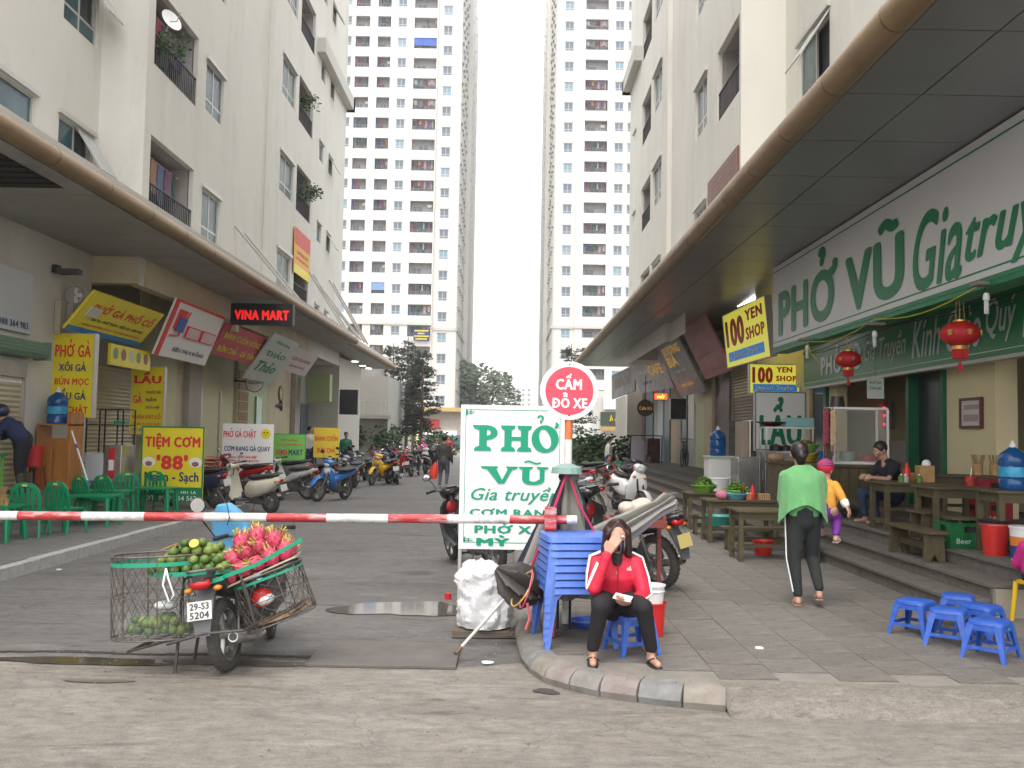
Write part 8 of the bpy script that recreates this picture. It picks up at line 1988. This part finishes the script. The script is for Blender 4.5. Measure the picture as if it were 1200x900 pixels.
for q, t in (('L', 1), ('R', -1)):
 for k in range(3):
  pts = [P['nec'].lerp(P['sh' + q], .45) + V_((0, 0, .035)), P['sh' + q].lerp(P['nec'], .2) + V_((t * .0, 0, .055)), P['sh' + q] + V_((t * .045, 0, .035)), P['sh' + q].lerp(P['el' + q], .5) + V_((t * .062, -.005, .01)), P['el' + q] + V_((t * .055, .0, .0))] + ([P['el' + q].lerp(P['ha' + q], .75) + V_((t * .045, 0, .0))])
  off = V_((0, (k - 1) * .024, 0)); s = MB(); s.tube([p + off for p in pts], .008, 6); s.build('stripe', white_pl, o, smooth=True)
s = MB(); s.tube([(0, -.150, .70), (0, -.185, .60), (0, -.175, .45)], .005, 5); s.build('zip', mat('zip_dark', (.25, .01, .02), .5), o)
s = MB()
for k in range(3): s.bar((.075 + k * .011, -.175, .622), (.067 + k * .011, -.179, .634 + .009 * k), .007, .006)
s.build('chest_logo', white_pl, o)
for k, q in enumerate('LR'): pass
h = P['hea']; s = MB(); M = Matrix((sd, -f, up)).transposed().to_4x4(); s.ell(h + f * .045 - up * .045, (.07, .065, .052), 18, 12, M); o2 = s.build('face_mask', mat('plaid_mask', (.012, .012, .025), .8), o, smooth=True)
s = MB()
for k in range(4): a = R_(-40 + 26 * k); s.tube([h + f * (.047 + .066 * math.cos(a) * math.cos(b_)) + sd * .071 * math.sin(a) - up * (.045 - .05 * math.sin(b_)) for b_ in (-1.2, -.6, 0, .6, 1.2)], .0022, 4)
s.build('mask_pattern', mat('plaid_line', (.3, .32, .38), .7), o); s = MB(); cap(s, P['nec'] + V_((0, -.03, -.01)), P['nec'] + V_((0, -.06, -.06)), .05, .035); s.build('scarf', mat('check_scarf', (.03, .028, .03), .8, var=.9, scale=60), o, smooth=True)
p = thing('phone', 'white phone in the left hand of the seated woman', 'phone', V_(SW) + P['haL'] + V_((-.07, -.06, .045)), R_(-25)); s = MB(); s.box(-.07, .06, -.034, .034, 0, .009); s.build('body', white_pl, p, bevel=.003); p.rotation_euler = (R_(25), R_(8), R_(-25))
# walking woman carrying a child
gj = mat('green_knit', (.13, .37, .14), .85, var=.12, scale=9, bump=.6, bscale=60, sheen=.3); dg = mat('charcoal_sweatpants', (.022, .025, .026), .9, var=.3, scale=10)
WW = (2.86, 9.05, PZ)
o, P, f, up, sd = person('woman in a green knitted cardigan walking away with a child on her arm', WW, R_(172),
 dict(pel=(0, .0, .86), che=(.01, .02, 1.14), nec=(.01, -.0, 1.32), hea=(.03, -.05, 1.45), shL=(.17, 0, 1.25), elL=(.19, -.05, 1.0), haL=(.10, -.2, .95), shR=(-.155, 0, 1.25), elR=(-.215, -.05, 1.0), haR=(-.24, -.24, .96), knL=(.09, .02, .45), anL=(.06, .06, .09), knR=(-.10, -.10, .46), anR=(-.13, .10, .16), toR=(0, -.13, -.08)),
 gj, dg, mat('tan_sandal', (.45, .24, .15), .6), 'bun', 1.0, .012, (.1, -1, -.1), None, 1.06, hem=.0)
from mathutils import noise as NZ
rg = []
for k in range(15):      # loose knitted back panel hanging from the shoulders to an uneven hem
 t = k / 14; row = []
 for j in range(64):
  a = 2 * PI * j / 64; z = 1.35 - .07 * t - t * (.43 + .07 * math.cos(2 * a) * t - .05 * math.sin(a) * t); w_ = .07 + .118 * min(1, t * 7) + .04 * t; d_ = .07 + .06 * min(1, t * 3) + .05 * t; fo = 1 + .035 * t * math.sin(9 * a) + .02 * t * math.sin(17 * a + 1)
  q = Vector((.01 + w_ * fo * math.cos(a), .015 + d_ * fo * math.sin(a), z)); row.append(q + q * (.012 * NZ.noise(q * 9)))
 rg.append(row)
s = MB(); s.rings(rg, cap=False); s.rings([[(p.x * .97, p.y * .95, p.z) for p in r] for r in rg[-3:]], cap=False); s.build('cardigan_back', gj, o, smooth=True); s = MB(); s.tube([(.175, .02, .86), (.165, .05, .45), (.108, .09, .14)], .007, 6); s.build('side_stripe', white_pl, o)
CH = V_(WW) + V_((.24, .04, .87)); org = mat('orange_coat', (.70, .33, .05), .8, var=.12, scale=8); prp = mat('purple_leggings', (.18, .03, .30), .8, var=.4, scale=14)
hatm = mat('knit_hat_red', (.50, .02, .05), .85, bump=.5, bscale=70)
o, P, f, up, sd = person('small child in an orange coat and striped knitted hat carried on the arm', CH, R_(140),
 dict(pel=(0, 0, .08), che=(0, 0, .28), nec=(0, 0, .40), hea=(.02, -.02, .52), shL=(.10, 0, .36), elL=(.14, -.1, .24), haL=(.08, -.18, .2), shR=(-.10, 0, .36), elR=(-.18, .02, .24), haR=(-.24, .03, .14), hiL=(.06, 0, .06), knL=(.10, -.17, .0), anL=(.12, -.12, -.18), hiR=(-.06, 0, .06), knR=(-.08, -.12, -.04), anR=(-.10, -.04, -.24), toL=(0, -.08, -.03), toR=(0, -.08, -.03)),
 org, prp, mat('tiny_sandal', (.4, .38, .36), .6), None, .82, .012, (-.2, -1, 0), None, .8, .95, hatm)
h = P['hea']; s = MB()
for k in range(4): s.torus(h + up * (.075 + .022 * k), up, .100 - .012 * k * (1 + .3 * k), .008, 22, 6)
s.build('hat_stripe', mat('hat_stripe', (.12, .06, .22), .85), o, smooth=True); s = MB(); cap(s, P['elR'].lerp(P['haR'], .75), P['haR'], .05, .045); s.build('cuff', white_pl, o, smooth=True)
# other people
nvj = mat('navy_jacket', (.022, .035, .10), .8, var=.2, scale=8); camo = mat('camo', (.07, .07, .045), .85, var=.6, scale=14)
o, P, f, up, sd = person('man in a navy jacket and helmet bending over the green table at the left edge', (-7.98, 15.2, TZL), R_(-80),
 dict(che=(0, -.16, 1.12), nec=(0, -.28, 1.24), hea=(0, -.38, 1.33), shL=(.17, -.23, 1.2), elL=(.2, -.33, .95), haL=(.12, -.52, .88), shR=(-.17, -.23, 1.2), elR=(-.2, -.33, .95), haR=(-.12, -.52, .88)), nvj, mat('dark_trousers', (.018, .018, .026), .85), None, 'short', .98, .018, (0, -.85, -.5), None, 1.2)
h = P['hea']; s = MB(); s.ell(h + V_((0, .02, .05)), (.12, .14, .12), 16, 10); s.build('helmet', mat('helmet_navy', (.03, .035, .07), .3), o, smooth=True); s = MB(); s.ell(h + f * .06 - up * .045, (.06, .05, .05), 12, 8); s.build('face_mask', black, o, smooth=True); blob('boots', [((.12, .03, .3), (.12, .03, .08), .07, .06), ((.12, .03, .05), (.12, -.12, .04), .055, .045), ((-.12, .03, .3), (-.12, .03, .08), .07, .06), ((-.12, .03, .05), (-.12, -.12, .04), .055, .045)], .018, camo, o)
o, P, f, up, sd = person('man in a black T-shirt seated at the step table looking at a phone', (X(1046, 13.0), 13.0, .57), R_(-75),
 dict(pel=(0, 0, .42), che=(0, -.06, .72), nec=(0, -.12, .90), hea=(0, -.2, 1.03), shL=(.18, -.08, .84), elL=(.22, -.24, .64), haL=(.08, -.42, .66), shR=(-.18, -.08, .84), elR=(-.22, -.24, .64), haR=(-.08, -.42, .66), hiL=(.1, 0, .4), knL=(.13, -.42, .44), anL=(.13, -.36, .1), hiR=(-.1, 0, .4), knR=(-.13, -.42, .44), anR=(-.13, -.36, .1)), mat('black_tshirt', (.014, .015, .022), .85), mat('jeans', (.03, .05, .11), .85, var=.3, scale=9), None, 'short', 1.0, .015, (0, -.8, -.6), None, 1.05, .35)
brj = mat('brown_jacket', (.05, .042, .035), .8, var=.2, scale=8)
o, *_ = person('man in a brown jacket walking away up the street', (X(521, 29.8), 29.8, 0), R_(180), dict(knL=(.1, -.08, .45), anR=(-.1, .1, .12), hea=(.0, -.02, 1.5)), brj, mat('grey_trousers', (.09, .09, .12), .8), black, 'short', 1.04, .022, (0, -1, 0), None, 1.25, fingers=False)
b_ = thing('red_bag', 'red plastic bag in the left hand of the walking man', 'bag', (X(509.5, 29.8), 29.75, .28)); s = MB(); s.loft([((0, 0, 0), (.10, 0, 0), (0, .06, 0)), ((0, 0, .2), (.15, 0, 0), (0, .08, 0)), ((.03, 0, .4), (.10, 0, 0), (0, .05, 0)), ((.06, 0, .55), (.02, 0, 0), (0, .02, 0))], 14); s.build('bag', mat('bag_red', (.75, .05, .02), .4), b_, smooth=40)
mg = mat('magenta_coat', (.55, .02, .22), .75, var=.15, scale=8, bump=.5, bscale=14)
ych = make_chair('small yellow plastic chair under the child in magenta', mat('yellow_plastic', (.75, .48, .01), .4), None, 'plastic_chair'); ych.location = (4.78, 8.35, PZ); ych.rotation_euler.z = R_(-70); ych.scale = (.85, .85, .95)
person('child in a magenta puffer coat on a yellow chair at the right edge', (4.78, 8.35, PZ), R_(150), dict(pel=(0, 0, .42), che=(0, -.03, .62), nec=(0, -.04, .74), hea=(0, -.07, .86), shL=(.13, -.03, .68), elL=(.2, -.1, .5), haL=(.1, -.25, .45), shR=(-.13, -.03, .68), elR=(-.2, -.1, .5), haR=(-.1, -.25, .45), hiL=(.08, 0, .4), knL=(.1, -.3, .4), anL=(.1, -.28, .12), hiR=(-.08, 0, .4), knR=(-.1, -.3, .4), anR=(-.1, -.28, .12)), mg, tb_, black, 'short', 1.0, .014, (0, -1, 0), None, 1.1)
sit = dict(pel=(0, 0, .3), che=(0, -.04, .58), nec=(0, -.06, .75), hea=(0, -.08, .88), shL=(.17, -.04, .7), elL=(.22, -.16, .5), haL=(.1, -.35, .48), shR=(-.17, -.04, .7), elR=(-.22, -.16, .5), haR=(-.1, -.35, .48), hiL=(.1, 0, .28), knL=(.14, -.4, .42), anL=(.14, -.36, .08), hiR=(-.1, 0, .28), knR=(-.14, -.4, .42), anR=(-.14, -.36, .08))
fa = {k: mat('far_cloth_' + k, c, .8) for k, c in dict(red=(.4, .04, .06), green=(.03, .18, .09), navy=(.03, .04, .09), white=(.6, .58, .55), pink=(.6, .08, .25), grey=(.15, .15, .15), blue=(.05, .12, .3)).items()}
def far(lab, px, d, rz, c1, c2, J=None, z=0, hat=None, py=None): return person(lab, (X(px, d), d, z), R_(rz), J or {}, fa[c1], fa[c2], None, 'short', 1.0, .035, (0, -1, 0), None, 1.1, fingers=False, hat=fa[hat] if hat else None, group='people far up the street')
far('rider in pink on the white scooter', 496, 46.4, 0, 'pink', 'navy', {**sit, **{k: tuple(V_(sit[k]) + V_((0, 0, .45))) for k in sit}}, hat='pink')
far('rider in black with a red helmet on the far scooter', 512, 52.4, 0, 'grey', 'navy', {k: tuple(V_(sit[k]) + V_((0, 0, .45))) for k in sit}, hat='red')
for a in (('standing man in green by the left pavement, far off', 406, 36.5, 20, 'green', 'navy', None, PZ), ('person in a navy coat seated under the left canopy', 412, 35, -120, 'navy', 'navy', sit, .2), ('person in white at the far yellow board', 364, 29.5, 60, 'white', 'navy', None, .3), ('seated person in red behind the yellow motorbike', 436, 44, 100, 'red', 'navy', sit, .12), ('seated person in pink and red beyond the grey motorbike', 447, 46, -60, 'red', 'grey', sit, .12), ('seated person in blue among the far motorbikes', 457, 45, 170, 'blue', 'navy', sit, .12), ('seated person in a red top near the far trees', 462, 52, 0, 'red', 'grey', sit, .12), ('standing person in red by the street bend', 526, 56, 0, 'red', 'navy', None, 0),
   ('woman in white standing beyond the plaza motorbikes', 713, 33, 90, 'white', 'blue', None, PZ), ('person in green crouching beyond the plaza motorbikes', 726, 33.5, -60, 'green', 'red', sit, PZ), ('child in red crouching beside the woman in white', 712, 31, 30, 'red', 'red', sit, PZ)): far(*a)
# ================================================================== TREES AND FAR BACKGROUND
def conifer(lab, px, d, h, w, seed, dens=1.0):
 r = random.Random(seed); o = thing('conifer_tree', lab, 'tree', (X(px, d), d, 0), 0, 'dark conifers at the end of the street'); s = MB(); s.tube([(0, 0, 0), (.06, 0, h * .5), (0, 0, h)], [.13, .09, .02], 8); lf = MB()
 n = int(26 * dens)
 for i in range(n):
  z = h * (.26 + .72 * i / n); L = w * (1.05 - .75 * (i / n)) * r.uniform(.6, 1.15)
  for k in range(r.choice((3, 4, 5))):
   a = r.uniform(0, 6.28); e = V_((math.cos(a) * L, math.sin(a) * L, z + L * r.uniform(-.25, .15))); m_ = V_((0, 0, z)).lerp(e, .5) + V_((0, 0, -.05 * L)); s.tube([(0, 0, z), m_, e], [.03, .02, .01], 4, cap=False)
   for t in range(int(20 * L) + 9):
    p = V_((0, 0, z)).lerp(e, r.uniform(.25, 1.05)) + V_((r.uniform(-.14, .14), r.uniform(-.14, .14), r.uniform(-.1, .13))); q = r.uniform(.12, .26); dr = V_((math.cos(a) + r.uniform(-.8, .8), math.sin(a) + r.uniform(-.8, .8), r.uniform(-.5, .4))).normalized(); u, v = frame(dr)
    lf.add([p - u * .03, p + dr * q + v * .02, p + u * .03, p + dr * q * .4 - v * .05], [(0, 1, 2, 3)])
 s.build('trunk', bark, o); c = lf.build('crown', leaf_b, o, fix=False); c['kind'] = 'stuff'; return o
conifer('tallest dark conifer, left of three before the left tower', 459, 60, 7.6, 1.7, 1); conifer('slim dark conifer with a bare lower trunk', 476, 62, 8.2, 1.1, 2, .9); conifer('dark conifer in the middle of the group', 484, 66, 8.0, 1.3, 5, .8)
conifer('broadest dark conifer on the right of the group', 493, 58, 7.1, 1.45, 3, 1.3); conifer('dark conifer rising behind the round sign', 668, 56, 7.3, 1.8, 4, .9)
def broad(lab, x, d, z0, W_, H_, seed, m, n=2600, q0=.35, grp=None, trunk=True):
 r = random.Random(seed); o = thing('broadleaf_tree' if trunk else 'shrub', lab, 'tree' if trunk else 'shrub', (x, d, 0), 0, grp); lf = MB(); cl = [(V_((r.uniform(-1, 1) * W_ * .38, r.uniform(-1, 1) * W_ * .3, z0 + H_ * (.3 + .55 * r.random()))), r.uniform(.16, .3) * W_) for _ in range(11)]
 if trunk:
  s = MB(); s.tube([(0, 0, 0), (0, 0, z0 + H_ * .4)], [.035 * W_, .02 * W_], 8)
  for c, _ in cl: s.tube([(0, 0, z0 * .8), c], [.02 * W_, .006 * W_], 5)
  s.build('trunk', bark, o)
 for i in range(n):
  c, R0 = r.choice(cl); dr = V_((r.gauss(0, 1), r.gauss(0, 1), r.gauss(0, 1))).normalized(); p = c + dr * R0 * r.uniform(.55, 1.05); u, v = frame(V_((r.gauss(0, 1), r.gauss(0, 1), r.gauss(0, 1)))); q = q0 * r.uniform(.5, 1.2); lf.add([p - u * q, p - v * q * .5, p + u * q, p + v * q * .5], [(0, 1, 2, 3)])
 c = lf.build('crown', m, o, fix=False); c['kind'] = 'stuff'; return o
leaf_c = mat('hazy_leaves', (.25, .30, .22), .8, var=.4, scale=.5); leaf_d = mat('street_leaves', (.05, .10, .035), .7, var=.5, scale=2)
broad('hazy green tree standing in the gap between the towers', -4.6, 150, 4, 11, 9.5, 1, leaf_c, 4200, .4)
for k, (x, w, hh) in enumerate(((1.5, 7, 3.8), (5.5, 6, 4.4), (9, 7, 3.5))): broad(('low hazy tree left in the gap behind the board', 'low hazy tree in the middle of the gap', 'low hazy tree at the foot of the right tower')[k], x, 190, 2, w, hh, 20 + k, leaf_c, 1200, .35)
for k, (px, d, w, hh) in enumerate(((432, 52, 2.6, 1.9), (447, 54, 2.4, 2.2), (500, 68, 3.2, 1.6), (690, 46, 3.0, 1.3), (706, 45, 2.8, 1.6), (722, 44, 2.2, 1.5), (676, 52, 2.6, 1.3), (520, 72, 2.6, 1.4))):
 broad(('bushy palm like shrub left of the conifers', 'taller shrub next to the palm like one', 'low shrub right of the conifers', 'dark shrub right of the round sign', 'dark shrub beside the farthest right shops', 'rightmost dark shrub before the far shops', 'dark shrub directly behind the sign post', 'low shrub at the foot of the left tower')[k], X(px, d), d, .1, w, hh, 40 + k, leaf_d, 900, .16, 'shrubs round the far garden beds', False)
s = MB(); s.box(-11, -5.0, 55, 74, .0, .16); tag(s.build('garden_bed', mat('grass_green', (.06, .12, .03), .9, var=.3, scale=2), None), kind='structure'); s = MB(); s.box(2.2, 12, 50, 62, .0, .3); tag(s.build('garden_bed', mat('grass_green', (.06, .12, .03))), kind='structure')
# stair building behind the left canopy, shop building behind the right one
sb = thing('stair_building', 'pale low building with a balcony rail behind the left canopy', 'building', (X(424, 52), 52, 0)); s = MB(); s.box(-8, 1.45, 0, 8, 0, 4.9); s.box(-1, 1.7, -.8, 0, 2.5, 2.7); s.box(-8, .2, .5, 8, 4.9, 6.1); s.box(-.9, .35, .1, 8, 6.1, 6.5); s.build('wall', mat('stair_wall', (.36, .345, .31), .85, var=.1, scale=.6), sb); s = MB(); s.bar((-1, -.75, 3.5), (1.65, -.75, 3.5), .05)
for k in range(12): s.bar((-.95 + k * .235, -.75, 2.7), (-.95 + k * .235, -.75, 3.5), .03)
s.build('railing', alu, sb)
fb_ = thing('far_shop_building', 'pale shop building with an arched yellow sign far on the right', 'building', (X(700, 70), 70, 0)); s = MB(); s.box(0, 9, 0, 6, 0, 5.2); s.build('wall', wall_white, fb_); s = MB(); s.box(.2, 8, -.2, -.01, 2.6, 3.6); s.build('dark_fascia', mat('fascia_dark', (.05, .07, .05), .6), fb_)
s = MB()
for x in (1.1, 1.5): s.tube([(x - .18, -.25, 2.9), (x - .1, -.25, 3.4), (x, -.25, 2.95)] if x < 1.2 else [(x - .2, -.25, 2.95), (x - .1, -.25, 3.4), (x, -.25, 2.9)], .05, 6)
s.build('yellow_arches', yellow_sign, fb_); s = MB(); s.box(.4, 1.6, -.3, -.21, 3.8, 4.8); s.build('sign_panel', dim_white, fb_); s = MB(); s.box(.2, 8, -.5, -.21, 2.2, 2.5); s.build('band', mat('ochre_trim', (.5, .33, .12)), fb_)
for k, (x, y, w, hh) in enumerate(((2, 600, 12, 34), (26, 640, 10, 44), (38, 660, 12, 38))):
 tw = thing('distant_tower', ('faint short tower block on the horizon, left of three', 'faint tall tower block on the horizon, middle of three', 'faint tower block on the horizon, right of three')[k], 'tower', (x, y, 0)); s = MB(); s.box(0, w, 0, 10, 0, hh); s.build('wall', wall_white, tw); s = MB()
 for i in range(10):
  for j in range(3): s.box(w * (.15 + .3 * j), w * (.25 + .3 * j), -.1, -.01, hh * (.05 + .094 * i), hh * (.09 + .094 * i))
 s.build('window_grid', glass_far, tw)['kind'] = 'stuff'
# laundry, dish and plants on the near balconies
def blaundry(lab, M, w, top, seed, lo, hi): o = thing('laundry_line', lab, 'laundry', mat=M); inst('laundry', laundry_mesh(w, top, seed, 1, lo, hi, y=.3), o)
blaundry('clothes drying on the lower left balcony', lmat(XB, 18.95) @ T(0, 0, 6.15), 2.3, 1.35, 3, .6, .9); blaundry('clothes drying on the upper left balcony', lmat(XB, 18.95) @ T(0, 0, 9.3), 2.3, 1.3, 8, .5, 1.0)
ds = thing('satellite_dish', 'white satellite dish on the upper left balcony rail', 'dish', (XB + .12, 19.2, 10.35)); s = MB(); s.lathe([(.001, 0), (.12, .015), (.23, .06), (.24, .068), (.12, .028), (.001, .012)], n=24, axis=(.8, -.5, .35)); s.build('dish', white_pl, ds, smooth=40); s = MB(); s.tube([(0, 0, 0), (.2, -.13, -.05), (.3, -.2, .12)], .012, 6); s.tube([(0, 0, 0), (-.1, 0, -.3)], .02, 6); s.build('arm', shop_grey, ds)
for k, (y, z) in enumerate(((32.6, 13.4), (33.2, 10.3), (32.4, 10.0), (19.1, 9.9))): pl2 = broad(('trailing plant on the topmost visible far balcony', 'bushy plant hanging from the far left balcony, upper part', 'bushy plant hanging from the far left balcony, lower part', 'small green plant on the upper left balcony rail')[k], XB + .12, y, 0, .9, .7 if k < 3 else .3, 60 + k, leaf_d, 260, .06, None, False); pl2.location.z = z - .3; pl2['category'] = 'plant'; pl2.name = 'balcony_plant'
ac = thing('air_conditioner', 'brownish air conditioner box on the upper left balcony', 'air conditioner', (XB - .6, 20.7, 10.1)); s = MB(); s.box(-.15, .15, -.4, .4, 0, .5); s.build('case', mat('ac_tan', (.35, .27, .2), .6), ac, bevel=.01)
# bicycle and clothes rack by the far right shops
bc = thing('bicycle', 'black bicycle leaning outside the far right shops', 'bicycle', (5.9, 31.8, TZR), R_(70))
for x in (0, 1.0): s = MB(); s.torus((x, 0, .33), (0, 1, 0), .31, .02, 24, 6); s.build('wheel', black, bc)
s = MB(); s.tube([(0, 0, .33), (.35, 0, .75), (.85, 0, .8), (1.0, 0, .33)], .018, 6); s.tube([(.35, 0, .85), (.45, 0, .3), (.85, 0, .75)], .018, 6); s.tube([(.85, -.25, .98), (.87, 0, 1.0), (.85, .25, .98)], .012, 6); s.tube([(.87, 0, 1.0), (.86, 0, .78)], .015, 6); s.box(.22, .46, -.07, .07, .86, .9); s.build('frame', black, bc)
rkk = thing('clothes_rack', 'clothes rack with a pale shirt outside the far right shops', 'clothes rack', (X(749, 37), 37, .3)); s = MB()
for x in (-.35, .9): s.bar((x, 0, 0), (x, 0, 1.5), .04)
s.bar((-.35, 0, 1.5), (.9, 0, 1.5), .04); s.build('frame', dark_metal, rkk); s = MB(); s.loft([((-.05, 0, .2), (.28, 0, 0), (0, .05, 0)), ((-.05, 0, 1.2), (.3, 0, 0), (0, .06, 0)), ((-.05, 0, 1.45), (.1, 0, 0), (0, .04, 0))], 12); s.build('shirt', mat('lavender', (.5, .47, .55), .8), rkk); s = MB()
for k in range(5): s.box(.3 + k * .11, .38 + k * .11, -.15, .15, .35, 1.4)
s.build('coats', mat('dark_coats', (.12, .06, .05), .8, var=.6, scale=4), rkk)
# grit and litter on the ground, overhead wires, haze
rr = random.Random(77); s = MB()
for i in range(900):
 x, y = rr.uniform(-7, 5), rr.uniform(4.6, 9) if i % 3 else rr.uniform(6.85, 7.3); z = .0125 if y < 7.3 else .004
 if x > -.1 and y > 5.75: z = PZ + .006
 if x > 4 and y > 8: continue
 q = rr.uniform(.003, .009); a = rr.uniform(0, 3); s.prism([(x + q * math.cos(a + t) * rr.uniform(.6, 1.1), y + q * math.sin(a + t)) for t in (0, 1.3, 2.6, 4, 5.2)], z, z + q * .6)
tag(s.build('grit', mat('grit', (.26, .24, .21), .9, var=.6, scale=40)), kind='stuff')
s = MB()
for k in range(4): s.tube([V_((5.75, 18.2 - t * 1.2, 3.42 + .04 * k - .06 * math.sin(t * 1.3 + k))) for t in range(10)], .008, 4)
o = s.build('cable_bundle', black); tag(o, 'sagging bundle of dark cables under the big restaurant sign', 'cables')
hz = MB(); hz.box(-120, 120, -12, 800, -1.2, 95); h_ = bpy.data.materials.new('haze'); h_.use_nodes = True; t = h_.node_tree; t.nodes.clear(); v = t.nodes.new('ShaderNodeVolumePrincipled'); v.inputs['Color'].default_value = (.93, .95, 1, 1); v.inputs['Density'].default_value = HAZE; v.inputs['Anisotropy'].default_value = .3; w_ = t.nodes.new('ShaderNodeOutputMaterial'); t.links.new(v.outputs[0], w_.inputs['Volume'])
if HAZE: tag(hz.build('haze', h_), kind='stuff')
